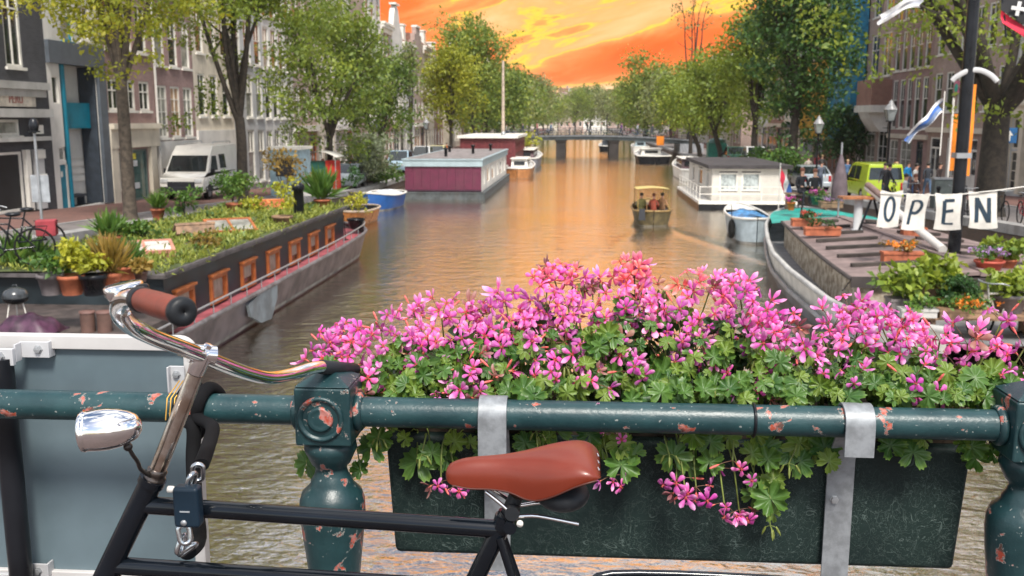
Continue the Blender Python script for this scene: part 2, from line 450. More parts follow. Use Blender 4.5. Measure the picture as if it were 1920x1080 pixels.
# ---- the far bridge
BY = 127.0
IRON = mat('bridge_iron', (.022, .032, .036), .6, var=.3, vs=.6, dirt=.3)
PIER = mat('bridge_pier', (.022, .018, .017), .85, var=.35, vs=.8)
br = thing('canal_bridge', 'low dark iron bridge on two piers crossing the far end of the canal', 'bridge', (0, BY, 0))
arch = lambda x: 2.72 - (x / 14.0) ** 2 * .55
b = MB()
N = 28
for i in range(N):
    xa, xb = -15 + 30 * i / N, -15 + 30 * (i + 1) / N
    za, zb = arch(xa), arch(xb)
    vs = [(xa, 0, za - .55), (xb, 0, zb - .55), (xb, 8, zb - .55), (xa, 8, za - .55), (xa, 0, za), (xb, 0, zb), (xb, 8, zb), (xa, 8, za)]
    b.add(vs, [(3, 2, 1, 0), (4, 5, 6, 7), (0, 1, 5, 4), (2, 3, 7, 6)])
b.build('deck', IRON, br)
b = MB()
for i in range(N):
    xa, xb = -15 + 30 * i / N, -15 + 30 * (i + 1) / N
    vs = [(xa, -.12, arch(xa) - .12), (xb, -.12, arch(xb) - .12), (xb, -.003, arch(xb) + .06), (xa, -.003, arch(xa) + .06), (xa, -.12, arch(xa) + .06), (xb, -.12, arch(xb) + .06)]
    b.add(vs, [(0, 1, 5, 4), (4, 5, 2, 3)])
b.build('edge_beam', mat('grey_iron', (.12, .13, .14), .6), br)
for px in (1051, 1151):
    x = onz(px, 292, 0).x * BY / onz(px, 292, 0).y
    b = MB(); b.bx(x - .62, x + .62, .2, 7.8, -1, arch(x) - .553); b.bx(x - .72, x + .72, .1, 7.9, arch(x) - .8, arch(x) - .56); b.build('pier', PIER, br)
rb = MB()
for i in range(31):
    x = -15 + i
    rb.bx(x - .03, x + .03, .1, .16, arch(x) + .003, arch(x) + 1.0)
for hh in (.45, .75, 1.0): rb.tube([(-15 + i, .13, arch(-15 + i) + hh) for i in range(31)], .03, 5)
rb.build('railing', IRON, br)
for s in (-1, 1):
    b = MB(); x = 13.2 * s
    b.bx(x - .4, x + 2.6 * s, -.3, 8.3, -1, arch(13) - .56); b.build('abutment', mat('abutment_stone', (.26, .27, .29), .85, var=.2, dirt=.3), br)

# ================================================================== HOUSES
WIN = {}
def window_meshes(wd, ht, style, fm, gm):
    key = (round(wd, 2), round(ht, 2), style, fm.name, gm.name)
    if key in WIN: return WIN[key]
    f = MB(); fw = min(.09, wd * .1)
    f.bx(0, fw, .03, .13, 0, ht); f.bx(wd - fw, wd, .03, .13, 0, ht); f.bx(fw, wd - fw, .03, .13, 0, fw); f.bx(fw, wd - fw, .03, .13, ht - fw, ht)
    t = .055
    if style == 'sash': f.bx(fw, wd - fw, .04, .12, ht * .58 - t / 2, ht * .58 + t / 2); f.bx(wd / 2 - .02, wd / 2 + .02, .05, .115, ht * .58 + t / 2, ht - fw)
    elif style == 'cross': f.bx(fw, wd - fw, .04, .12, ht * .64 - t / 2, ht * .64 + t / 2); f.bx(wd / 2 - t / 2, wd / 2 + t / 2, .045, .118, fw, ht - fw)
    elif style == 'grid':
        for k in (1, 2, 3): f.bx(fw, wd - fw, .05, .115, ht * k / 4 - .02, ht * k / 4 + .02)
        f.bx(wd / 2 - .02, wd / 2 + .02, .045, .12, fw, ht - fw)
    elif style == 'door': f.bx(fw, wd - fw, .04, .12, 0, ht * .32); f.bx(wd / 2 - .05, wd / 2 + .05, .045, .118, ht * .32, ht * .78); f.bx(fw, wd - fw, .04, .12, ht * .76, ht * .8)
    p = MB(); p.bx(fw * .6, wd - fw * .6, .085, .1, fw * .6, ht - fw * .6)
    s = MB(); s.bx(-.07, wd + .07, -.09, .12, -.1, -.002)
    WIN[key] = (f.mesh('window', fm), p.mesh('pane', gm), s.mesh('sill', fm))
    return WIN[key]
def put(me, name, parent, loc):
    o = bpy.data.objects.new(name, me); COL.objects.link(o); o.parent = parent; o.location = loc
    return o
class House:
    def __init__(s, label, side, d0, d1, H, wm, group=None, depth=9, name='house', cat='house'):
        s.W = d1 - d0; s.H = H; s.wm = wm; s.open = []; s.depth = depth; s.d0, s.d1, s.side = d0, d1, side
        s.zb = qz((d0 + d1) / 2 * (KL if side < 0 else KR)) + .02
        s.root = thing(name, label, cat, (FL, d0 * KL, s.zb) if side < 0 else (FR, d1 * KR, s.zb), pi / 2 if side < 0 else -pi / 2, group)
        s.K = KL if side < 0 else KR; s.root.scale = (s.K,) * 3
    def uv(s, px, py):                         # local facade coordinates of a point seen on the facade
        p = onx(px, py, FL if s.side < 0 else FR)
        return (p.y / s.K - s.d0 if s.side < 0 else s.d1 - p.y / s.K), (p.z - s.zb) / s.K
    def win(s, u0, u1, z0, z1, style='sash', fm=None, gm=None, sill=True, name='window'):
        u0, u1 = max(min(u0, u1), .08), min(max(u0, u1), s.W - .08)
        if u1 - u0 < .25 or z1 > s.H - .2: return
        s.open.append((u0, u1, z0, z1))
        f, p, sl_ = window_meshes(u1 - u0, z1 - z0, style, fm or WHITE, gm or (GLASS if random.random() < .7 else CURT))
        o = put(f, name, s.root, (u0, 0, z0)); put(p, 'pane', o, (0, 0, 0))
        if sill: put(sl_, 'sill', o, (0, 0, 0))
        return o
    def hole(s, u0, u1, z0, z1): s.open.append((min(u0, u1), max(u0, u1), z0, z1))
    def part(s, name, mb, m, **k): return mb.build(name, m, s.root, **k)
    def finish(s, cornice=None, gable=None, cm=None, deep=.16, roof=None, inner=True):
        b = MB(); W, H, D = s.W, s.H, s.depth
        us = sorted({0, W, *[round(v, 4) for o in s.open for v in o[:2]]}); zs = sorted({-1.0, H, *[round(v, 4) for o in s.open for v in o[2:]]})
        for i in range(len(us) - 1):
            for j in range(len(zs) - 1):
                cu, cz = (us[i] + us[i + 1]) / 2, (zs[j] + zs[j + 1]) / 2
                if any(o[0] < cu < o[1] and o[2] < cz < o[3] for o in s.open): continue
                b.add([(us[i], 0, zs[j]), (us[i + 1], 0, zs[j]), (us[i + 1], 0, zs[j + 1]), (us[i], 0, zs[j + 1])], [(0, 1, 2, 3)])
        for u0, u1, z0, z1 in s.open:
            b.add([(u0, 0, z0), (u1, 0, z0), (u1, 0, z1), (u0, 0, z1), (u0, deep, z0), (u1, deep, z0), (u1, deep, z1), (u0, deep, z1)],
                  [(0, 4, 5, 1), (1, 5, 6, 2), (2, 6, 7, 3), (3, 7, 4, 0)])
        b.add([(0, 0, -1.0), (W, 0, -1.0), (W, D, -1.0), (0, D, -1.0), (0, 0, H), (W, 0, H), (W, D, H), (0, D, H)], [(1, 2, 6, 5), (2, 3, 7, 6), (3, 0, 4, 7), (4, 5, 6, 7)])
        b.build('wall', s.wm, s.root)
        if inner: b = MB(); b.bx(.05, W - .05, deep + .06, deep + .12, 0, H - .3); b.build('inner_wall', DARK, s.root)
        if cornice:
            b = MB()
            b.bx(-.02, W + .02, -.45, -.003, H - .22, H); b.bx(0, W, -.3, -.003, H - .5, H - .223); b.bx(0, W, -.12, -.003, H - .95, H - .503)
            for k in range(int(W / .7) + 1): b.bx(.1 + k * .7, .25 + k * .7, -.38, -.303, H - .5, H - .225)
            b.build('cornice', cm or WHITE, s.root)
        if roof:
            b = MB(); b.prism([(0, 0), (D, 0), (D - 1.6, roof), (1.6, roof)], (.05, 0, H + .003), (0, 1, 0), (0, 0, 1), (W - .1, 0, 0))
            r = b.build('roof', mat('roof_tile', (.16, .075, .05), .8, var=.25, vs=2, bump=.5, bs=6), s.root)
            b = MB(); b.bx(W * .3, W * .3 + .9, 3.2, 4.1, H + roof - .3, H + roof + 1.2); b.build('chimney', s.wm, r)
            b = MB(); b.bx(W * .4, W * .4 + 1.3, .35, 1.3, H + .2, H + 1.9); b.bx(W * .4 - .1, W * .4 + 1.4, .25, 1.6, H + 1.903, H + 2.05)
            b.build('dormer', WHITE, r)
        if gable:
            c = W / 2
            if gable == 'step': pg = [(0, 0), (W, 0), (W, .7), (W * .83, .7), (W * .83, 1.5), (W * .68, 1.5), (W * .68, 2.3), (W * .32, 2.3), (W * .32, 1.5), (W * .17, 1.5), (W * .17, .7), (0, .7)]
            else: pg = [(0, 0), (W, 0), (W * .93, .5), (W * .80, .9), (W * .72, 2.0), (W * .66, 2.5), (c, 3.0), (W * .34, 2.5), (W * .28, 2.0), (W * .20, .9), (W * .07, .5)]
            b = MB(); b.prism(pg, (0, 0, H + .003), (1, 0, 0), (0, 0, 1), (0, .5, 0)); b.build('gable', s.wm, s.root)
            b = MB(); b.bx(c - W * .18, c + W * .18, -.15, .55, H + (2.3 if gable == 'step' else 2.95), H + (2.5 if gable == 'step' else 3.12)); b.build('gable_cap', WHITE, s.root)
        return s

BR_PURPLE = brick_mat('brick_purple', (.29, .175, .16), (.23, .135, .125), (.26, .22, .21))
BR_BROWN = brick_mat('brick_brown', (.34, .235, .195), (.27, .185, .155), (.34, .30, .27))
BR_RED = brick_mat('brick_red', (.30, .14, .10), (.24, .11, .085), (.27, .22, .19))
BR_DARK = brick_mat('brick_dark', (.055, .055, .062), (.04, .04, .047), (.07, .07, .075))
BR_PINK = brick_mat('brick_pink', (.36, .25, .21), (.30, .21, .18), (.33, .29, .26))
NAVY = mat('navy_paint', (.03, .04, .055), .6)
SLATE = mat('slate_grey_paint', (.085, .10, .12), .6, var=.1)
TEAL = mat('teal_paint', (.0, .17, .25), .4, var=.1)
OFFW = mat('off_white_render', (.62, .59, .55), .8, var=.08, vs=.7, dirt=.2)
LGREY = mat('light_grey_render', (.46, .46, .46), .8, var=.1, vs=.7, dirt=.2)

def text_part(txt, size, m, parent, loc, rot, name='lettering', depth=.008, sx=1.0):
    cu = bpy.data.curves.new(name, 'FONT'); cu.body = txt; cu.size = size; cu.align_x = 'CENTER'; cu.align_y = 'CENTER'; cu.extrude = depth
    o = bpy.data.objects.new(name, cu); COL.objects.link(o)
    me = bpy.data.meshes.new_from_object(o.evaluated_get(bpy.context.evaluated_depsgraph_get()))
    bpy.data.objects.remove(o); me.materials.clear(); me.materials.append(m)
    o = bpy.data.objects.new(name, me); COL.objects.link(o); o.parent = parent; o.location = loc; o.rotation_euler = rot; o.scale = (sx, 1, 1)
    return o

# --- left 1: dark house with the sign
h = House('dark grey brick house with cream sign board reading PERU', -1, 27.3, 33.7, 15, BR_DARK)
u0, z0 = h.uv(12, 124); u1, _ = h.uv(41, 124)
h.win(u0, u1 + .1, z0, z0 + 3.0, 'cross'); h.win(u0 - 2.6, u1 - 2.2, z0, z0 + 3.0, 'cross')
_, a = h.uv(30, 167); _, a2 = h.uv(30, 153)
b = MB(); b.bx(0, 5.95, -.35, -.003, a, a2); b.bx(0, 5.9, -.22, -.003, a - .25, a - .003); h.part('ledge', b, GREYW)
_, a = h.uv(30, 200); _, a2 = h.uv(30, 173)
b = MB(); b.bx(.4, 5.35, -.12, -.003, a, a2); sb = h.part('sign_board', b, mat('sign_cream', (.62, .55, .47), .6))
text_part('PERU', (a2 - a) * .85, mat('sign_red', (.42, .16, .14), .6), sb, (h.uv(23, 185)[0], -.13, (a + a2) / 2), (pi / 2, 0, 0), sx=.88)
_, a = h.uv(30, 220); _, a2 = h.uv(30, 204)
b = MB(); b.bx(0, 5.95, -.4, -.003, a, a2); h.part('ledge', b, GREYW)
uu, zz = h.uv(38, 254); _, zt = h.uv(38, 224)
h.win(uu - 2.4, uu - 1.25, zz, zt, 'plain'); h.win(uu - 1.2, uu, zz, zt, 'plain')
b = MB(); b.bx(0, 5.9, -.3, -.003, h.uv(30, 265)[1], h.uv(30, 257)[1]); h.part('ledge', b, GREYW)
uu, zz = h.uv(39, 270)
h.win(uu - 2.8, uu, 0.02, zz - .25, 'plain', gm=DARK, sill=False, name='shop_front')
b = MB(); b.bx(uu + .02, uu + .28, -.15, -.003, 0, zz - .2); h.part('pilaster', b, WHITE)
b = MB(); b.bx(uu + .6, uu + 1.15, -.12, -.003, 0, zz - .2); h.part('pilaster', b, LGREY)
for k in range(3):
    b = MB(); b.bx(uu + .55, uu + 1.2, -.16, -.123, .9 + k * .85, 1.2 + k * .85); h.part('quoin_block', b, WHITE)
h.finish(cornice=True)
# --- left 2: white house with the dark portal and teal post
h = House('white rendered house with teal post and balcony inside a dark portal', -1, 33.7, 37.75, 14, OFFW)
zt = h.uv(120, 118)[1]
h.hole(.85, 3.5, .02, zt)
b = MB(); b.bx(0, 4.05, -.15, -.003, zt - .05, zt + .75); h.part('portal_beam', b, SLATE)
b = MB(); b.bx(3.5, 4.05, -.14, -.003, 0, zt - .053); h.part('portal_pier', b, SLATE)
b = MB(); b.bx(3.38, 3.49, .02, .66, 0, zt - .06); h.part('inner_pier', b, NAVY)
b = MB(); b.bx(.85, 3.5, .7, .8, 0, zt); b.bx(.75, .85, .17, .8, 0, zt); b.bx(3.5, 3.6, .17, .8, 0, zt); h.part('recess_wall', b, OFFW)
p = h.uv(134, 390)
pu = h.uv(133, 300)[0]
b = MB(); b.lathe([(.12, 0), (.12, zt - .06)], 16, (pu, .12, 0)); h.part('post', b, TEAL)
zb0, zb1 = h.uv(134, 241)[1], h.uv(134, 192)[1]
b = MB(); b.bx(.87, 3.37, .26, .69, zb0, zb0 + .12); bal = h.part('balcony', b, TEAL)
b = MB(); b.bx(pu + .1, 3.36, .26, .30, zb0 + .123, zb1); b.build('panel', TEAL, bal)
b = MB(); b.bx(1.05, pu - .1, .27, .31, zb0 + .123, zb1 + .05); b.build('panel', NAVY, bal)
for k in range(4):
    b = MB(); b.bx(1.1, 3.3, .64, .69, .9 + k * .3, 1.08 + k * .3); h.part('slat', b, OFFW)
b = MB(); b.bx(1.2, 2.6, .25, .62, .35, .45); b.bx(1.25, 1.32, .3, .6, .02, .347); b.bx(2.5, 2.57, .3, .6, .02, .347); h.part('bench', b, NAVY)
h.win(.3, .72, h.uv(90, 194)[1], h.uv(90, 142)[1], 'plain', sill=False)
h.win(.42, .85, h.uv(90, 303)[1], h.uv(90, 277)[1], 'plain', sill=False)
h.hole(.38, .9, .02, h.uv(90, 311)[1])
b = MB(); b.bx(.4, .88, .06, .12, .03, h.uv(90, 311)[1] - .02); d = h.part('door', b, TEAL)
b = MB(); b.bx(.5, .62, .04, .058, 1.2, 1.4); b.build('letter_box', WHITE, d)
h.win(1.2, 1.95, h.uv(115, 76)[1], h.uv(115, 30)[1], 'plain', fm=TEAL); h.win(2.5, 3.3, h.uv(150, 74)[1], h.uv(150, 10)[1], 'sash')
for zz in (8.4, 11): h.win(.5, 1.5, zz, zz + 1.7, 'sash'); h.win(2.4, 3.4, zz, zz + 1.7, 'sash')
h.finish(cornice=True, inner=False)
# --- left 3: brick over a cream shop front
h = House('purple brick house over a cream shop front with green glass door', -1, 37.75, 42.3, 15, BR_PURPLE)
z0, z1 = h.uv(235, 207)[1], h.uv(235, 150)[1]
for k in range(3): h.win(.35 + k * 1.4, 1.35 + k * 1.4, z0, z1, 'cross')
for zz in (z1 + 1.2, z1 + 4.2, z1 + 7.0):
    for k in range(3): h.win(.35 + k * 1.4, 1.35 + k * 1.4, zz, zz + 2.0, 'sash')
zc = h.uv(235, 236)[1]
b = MB(); b.bx(0, 4.5, -.35, -.003, zc - .12, zc + .1); b.bx(0, 4.5, -.2, -.003, zc - .9, zc - .123); h.part('shop_fascia', b, CREAM)
for ua in (.0, 1.5, 3.6):
    b = MB(); b.bx(ua, ua + (.55 if ua != 1.5 else .3), -.18, -.003, 0, zc - .903); h.part('pilaster', b, CREAM)
h.win(.6, 1.45, .5, zc - 1.0, 'plain', fm=CREAM, sill=False); d = h.win(1.85, 3.55, .02, zc - 1.0, 'plain', fm=mat('green_grey', (.10, .14, .13), .5), gm=mat('green_glass', (.06, .12, .11), .1, spec=.8), sill=False, name='shop_door')
for k, (c, zz) in enumerate((((.7, .6, .05), 1.75), ((.75, .75, .73), 1.45), ((.7, .72, .72), .5))):
    b = MB(); b.bx(.2, .75 + .1 * k, .07, .08, zz, zz + .25); b.build('poster', mat('poster%d' % k, c, .6), d)
h.finish(cornice=True)
# --- left 4
h = House('brown brick house with tall white framed windows behind the white van', -1, 42.3, 46.9, 15.5, BR_PURPLE)
z0, z1 = h.uv(320, 258)[1], h.uv(320, 162)[1]
for k, gm in enumerate((CURT, mat('orange_blind', (.45, .28, .17), .5), CURT)): h.win(.35 + k * 1.45, 1.4 + k * 1.45, z0, z1, 'grid', gm=gm)
for zz in (z1 + .9, z1 + 4.0, z1 + 6.7):
    for k in range(3): h.win(.4 + k * 1.45, 1.4 + k * 1.45, zz, zz + 2.2, 'sash')
b = MB(); b.bx(0, 4.6, -.1, -.003, 0, z0 - .15); h.part('plinth', b, OFFW)
b = MB(); b.lathe([(.06, 0), (.06, 12)], 8, (.12, -.08, 0)); h.part('drain_pipe', b, OFFW)
h.finish(cornice=True)
# --- left 5
h = House('cream painted house with three narrow dark windows beside the brick one', -1, 46.9, 52.3, 15, CREAM)
z0, z1 = h.uv(395, 218)[1], h.uv(395, 140)[1]
for zz, hh in ((z0, z1 - z0), (z1 + 1.0, 2.3), (z1 + 4.1, 2.0), (z1 + 6.9, 1.8)):
    for k in range(3): h.win(.5 + k * 1.65, 1.45 + k * 1.65, zz, zz + hh, 'sash')
b = MB(); b.bx(0, 5.4, -.12, -.003, 0, z0 - .7); h.part('plinth', b, OFFW)
h.win(2.2, 3.4, .8, 2.3, 'plain'); h.finish(cornice=True)

def row_house(label, side, d0, d1, H, wm, n=3, ground='shop', cornice=True, gable=None, roof=None, fl=3.0, group=None, ww=1.1, cm=None, fm=None, style='sash', sills=True, tall=1.0):
    h = House(label, side, d0, d1, H, wm, group)
    W = d1 - d0; step = W / n
    ww = min(ww, step * .68)
    z = 4.1
    while z + 2.0 < H - 1.0:
        for k in range(n): h.win((k + .5) * step - ww / 2, (k + .5) * step + ww / 2, z, z + min(2.1 * tall, fl - .55), style, sill=sills, fm=fm)
        z += fl; 
    if ground == 'shop':
        b = MB(); b.bx(0, W, -.25, -.003, 3.25, 3.65); h.part('shop_fascia', b, random.choice([WHITE, CREAM, SLATE, OFFW]))
        h.win(.35, W * .58, .6, 3.1, 'cross', sill=False, fm=fm); h.win(W * .66, W - .35, .05, 3.1, 'door', fm=random.choice([WHITE, NAVY, OAK, BLACK]), sill=False, name='door')
    elif ground == 'tall':
        for k in range(n): h.win((k + .5) * step - ww / 2, (k + .5) * step + ww / 2, .4, 3.4, 'sash', fm=fm)
    else:
        for k in range(n): h.win((k + .5) * step - ww / 2, (k + .5) * step + ww / 2, .05 if k == 0 else .9, 2.9, 'door' if k == 0 else 'sash', sill=k > 0, fm=fm, name='door' if k == 0 else 'window')
    return h.finish(cornice, gable, cm, roof=roof)

LEFT = [  # d0, d1, height, wall, columns, ground, gable, roof, label
    (52.3, 57.5, 14.6, LGREY, 3, 'tall', None, 1.8, 'light grey house with tall ground floor windows behind the second quay tree'),
    (57.5, 63.5, 15.4, OFFW, 4, 'tall', None, None, 'wide off white house with four tall dark windows per floor'),
    (63.5, 69.0, 14.0, BR_PINK, 3, 'shop', 'bell', None, 'pale pink brick house with a bell gable behind the dense left trees'),
    (69.0, 74.0, 15.2, CREAM, 3, 'door', None, 1.8, 'cream house with tiled roof behind the round bush on the quay'),
    (74.0, 80.0, 15.8, OFFW, 3, 'shop', None, None, 'off white house left of the pair with white gables'),
    (80.0, 85.5, 14.6, BR_BROWN, 3, 'door', 'step', None, 'brown brick step gabled house between two pale houses'),
    (85.5, 92.3, 16.3, OFFW, 3, 'shop', None, 2.0, 'tallest pale house whose white cornice stands against the orange sky'),
    (92.3, 97.5, 13.2, BR_RED, 3, 'door', None, None, 'red brown brick house just beyond the tallest pale house'),
    (97.5, 103.5, 12.6, OFFW, 3, 'shop', 'bell', None, 'white bell gabled house below the orange sky'),
    (103.5, 110.0, 12.2, LGREY, 3, 'door', None, 1.6, 'grey house with white cornice near the thin quay trees'),
    (110.0, 117.0, 12.2, BR_PINK, 3, 'shop', 'step', None, 'pinkish house with step gable near the thin quay trees'),
    (117.0, 125.0, 12.8, CREAM, 4, 'door', None, 1.5, 'cream house with brown roof left of the yellow green tree'),
]
for d0, d1, H, wm, n, gr, gab, rf, lab in LEFT: row_house(lab, -1, d0, d1, H, wm, n, gr, gab is None, gab, rf, sills=d0 < 60, tall=1.15 if wm in (OFFW, LGREY) else 1)
ords = ['first', 'second', 'third', 'fourth', 'fifth', 'sixth', 'seventh', 'eighth', 'ninth', 'tenth']
d = 125.0
for k in range(8):
    wdt = 8 + k * 2.0
    if k == 1: d += 8
    row_house(f'{ords[k]} far house on the left quay past the yellow green tree', -1, d, d + wdt, 12.0 + (k % 3) * .9, [BR_RED, CREAM, BR_BROWN, OFFW][k % 4], 3, 'door', k % 2 == 0, None if k % 2 == 0 else 'bell', 1.6 if k % 3 == 0 else None, group='far houses on the left quay', sills=False)
    d += wdt
# --- right side
h = House('pale ground floor shop house with cream columns at the right frame edge', 1, 40.0, 52.0, 15, LGREY)
zc = h.uv(1890, 195)[1]
b = MB(); b.bx(0, 12, -.4, -.003, zc - .1, zc + .18); b.bx(0, 12, -.25, -.003, zc - .55, zc - .103); h.part('ledge', b, CREAM)
for k in range(7):
    b = MB(); b.bx(.1 + k * 1.9, .5 + k * 1.9, -.3, -.003, 0, zc - .553); h.part('column', b, CREAM)
    if k < 6:
        h.win(.6 + k * 1.9, 1.9 + k * 1.9, 2.2, zc - .7, 'plain', fm=CREAM, gm=GLASS, sill=False); h.win(.6 + k * 1.9, 1.9 + k * 1.9, .1, 2.1, 'grid', fm=CREAM, gm=GLASS, sill=False)
        h.win(.6 + k * 1.9, 1.7 + k * 1.9, zc + .8, zc + 3.1, 'sash'); h.win(.6 + k * 1.9, 1.7 + k * 1.9, zc + 4.2, zc + 6.2, 'sash')
h.finish(cornice=True)
h = House('brown brick house with pink and green sign in its first floor window', 1, 52.0, 63.5, 17, BR_BROWN)
for zz, hh in ((4.55, 2.35), (8.0, 2.3), (11.3, 2.0)):
    for k in range(6):
        o = h.win(.6 + k * 1.85, 1.75 + k * 1.85, zz, zz + hh, 'sash', gm=GLASS)
        if zz == 4.55 and k == 2 and o:
            b = MB(); b.bx(-1.0, -.25, -.14, -.1, 1.0, 1.75); s_ = b.build('sign_plate', mat('sign_pink', (.7, .2, .3), .5), h.root, (o.location.x + .8, 0, zz))
            b = MB(); b.ball((-.62, -.16, 1.35), (.28, .03, .26), 12, 8); b.build('sign_disc', mat('sign_green', (.05, .4, .3), .5), s_)
for k in range(4):
    h.win(.5 + k * 2.8, 2.2 + k * 2.8, .05, 3.0, 'grid' if k % 2 else 'door', sill=False, name='shop_front')
b = MB(); b.bx(0, 11.5, -.2, -.003, 3.3, 3.6); h.part('ledge', b, CREAM); h.finish(cornice=True)
h = House('dark brick house with tall narrow windows behind the street lamp', 1, 63.5, 71.5, 17, BR_PURPLE)
for zz, hh in ((3.5, 3.3), (7.4, 2.6), (10.8, 2.3)):
    for k in range(5): h.win(.4 + k * 1.5, 1.4 + k * 1.5, zz, zz + hh, 'sash', gm=GLASS)
h.win(.4, 2.2, .1, 2.7, 'grid', sill=False, name='shop_front'); h.win(2.8, 5, .1, 2.7, 'grid', sill=False, name='shop_front'); h.win(6, 7.2, .05, 2.7, 'door', fm=NAVY, sill=False, name='door')
b = MB(); b.bx(0, 8, -.15, -.003, 2.8, 3.1); h.part('ledge', b, CREAM); h.finish(cornice=True)
h = House('brick corner house with white oriel cornice left of the street lamp', 1, 71.5, 80.5, 17.5, BR_BROWN)
for zz, hh in ((7.2, 3.1), (11.6, 2.9)):
    for k in range(3): h.win(.8 + k * 2.9, 2.6 + k * 2.9, zz, zz + hh, 'cross', gm=GLASS)
for k in range(3): h.win(.8 + k * 2.9, 3.0 + k * 2.9, .4, 3.9, 'grid', sill=False, name='shop_front')
b = MB(); b.bx(5.2, 9.3, -1.5, -.003, 4.6, 5.1); b.prism([(0, 0), (0, -1.4), (-.5, -1.4), (-.9, -.9), (-1.2, -.45), (-1.4, 0)], (6.0, -.003, 4.597), (0, 1, 0), (0, 0, 1), (2.6, 0, 0)); h.part('oriel_base', b, WHITE)
b = MB(); b.bx(5.4, 9.1, -1.4, -.003, 5.103, 6.9); h.part('oriel', b, BR_RED)
h.finish(cornice=True)
h = House('house wrapped in bright blue scaffold netting beyond the dark tree', 1, 80.5, 90.0, 18, BR_RED)
for zz in (4.2, 8.0, 11.6):
    for k in range(3): h.win(.8 + k * 3, 2.4 + k * 3, zz, zz + 2.3, 'sash')
NETB = mat('blue_netting', (.02, .19, .32), .7, var=.3, vs=1.5, bump=.8, bs=8)
NETY = mat('yellow_netting', (.55, .30, .02), .7, var=.3, vs=1.5, bump=.8, bs=8)
h.finish(cornice=True)
def scaffold(label, y0, y1, z0, z1, m, x=FR - 1.2):
    r = thing('scaffold', label, 'scaffold', (x, y0, qz(y0)))
    n = 5
    b = MB()
    b.grid(lambda u, v: (.18 * sin(u * 9 + v * 3) + .08 * sin(v * 21 + u * 7), u * (y1 - y0), z0 + (z1 - z0) * v), 18, 18)
    b.build('netting', m, r)
    b = MB(); b.grid(lambda u, v: (u * 1.1, .08 * sin(v * 19), z0 + (z1 - z0) * v), 3, 18); b.build('netting', m, r)
    for k in range(n):
        b = MB(); b.tube([(.35, (y1 - y0) * (k + .1) / n, 0), (.35, (y1 - y0) * (k + .1) / n, z1)], .05, 6); b.build('pole', STEEL, r)
    for k in range(4):
        b = MB(); b.bx(.3, 1.1, .1, y1 - y0 - .1, 2.2 + k * 3.2, 2.26 + k * 3.2); b.build('plank', WOOD, r)
scaffold('tall scaffold hung with blue netting on the right quay', 79.6, 86.4, 2.6, 17.5, NETB)
scaffold('lower scaffold hung with yellow netting beyond the blue one', 86.8, 97.0, 2.4, 9.4, NETY)
RIGHT = [(90.0, 100.0, 15, BR_BROWN, 'brown brick house behind the yellow scaffold netting'), (100.0, 108, 14, CREAM, 'cream house behind the light green right trees'),
         (108, 117, 15, BR_RED, 'red brick house behind the light green right trees'), (117, 126, 14, OFFW, 'off white house near the right end of the far bridge')]
for d0, d1, H, wm, lab in RIGHT: row_house(lab, 1, d0, d1, H, wm, 4, 'shop', True, sills=False)
d = 136.0
for k in range(7):
    wdt = 9 + k * 2.2
    row_house(f'{ords[k]} far house on the right quay past the far bridge', 1, d, d + wdt, 12.5 + (k % 3), [BR_BROWN, CREAM, BR_RED, OFFW][k % 4], 3, 'door', True, None, None, group='far houses on the right quay', sills=False)
    d += wdt

for k, (x_, w_, H_, wm_, lab) in enumerate(((-24, 13, 15, CREAM, 'cream house closing the far canal end, left'), (-11, 12, 17, BR_PINK, 'pale brick house closing the far canal end'), (1, 11, 15.5, OFFW, 'off white house closing the far canal end'), (12, 14, 16.5, BR_BROWN, 'brown house closing the far canal end, right'))):
    h = House(lab, -1, 0, w_, H_, wm_, 'houses closing the canal'); h.root.location = (x_, 468, .6); h.root.rotation_euler = (0, 0, 0); h.root.scale = (1, 1, 1)
    for zz in (1, 4.5, 8, 11.2):
        for q in range(4): h.win(.8 + q * w_ / 4, .8 + q * w_ / 4 + 1.4, zz, zz + 2.2, 'plain', sill=False)
    h.finish(roof=2.0)
# ================================================================== TREES
import numpy as np
LEAF_Y = leaf_mat('leaf_yellow_green', (.16, .20, .02), (.34, .36, .03), (.52, .46, .05), .45)
LEAF_G = leaf_mat('leaf_green', (.055, .11, .02), (.14, .21, .035), (.26, .31, .05), .4)
LEAF_D = leaf_mat('leaf_deep_green', (.014, .048, .012), (.05, .125, .022), (.17, .27, .04), .33)
LEAF_L = leaf_mat('leaf_light_green', (.11, .17, .022), (.24, .31, .04), (.40, .43, .06), .45)
LEAF_M = leaf_mat('leaf_mid_green', (.08, .14, .022), (.19, .26, .04), (.34, .37, .06), .42)
LEAF_H = leaf_mat('leaf_grey_green', (.12, .155, .06), (.24, .27, .10), (.34, .35, .13), .4)
LEAF_B = leaf_mat('leaf_bush_grey', (.12, .155, .09), (.24, .28, .16), (.36, .40, .24), .3)

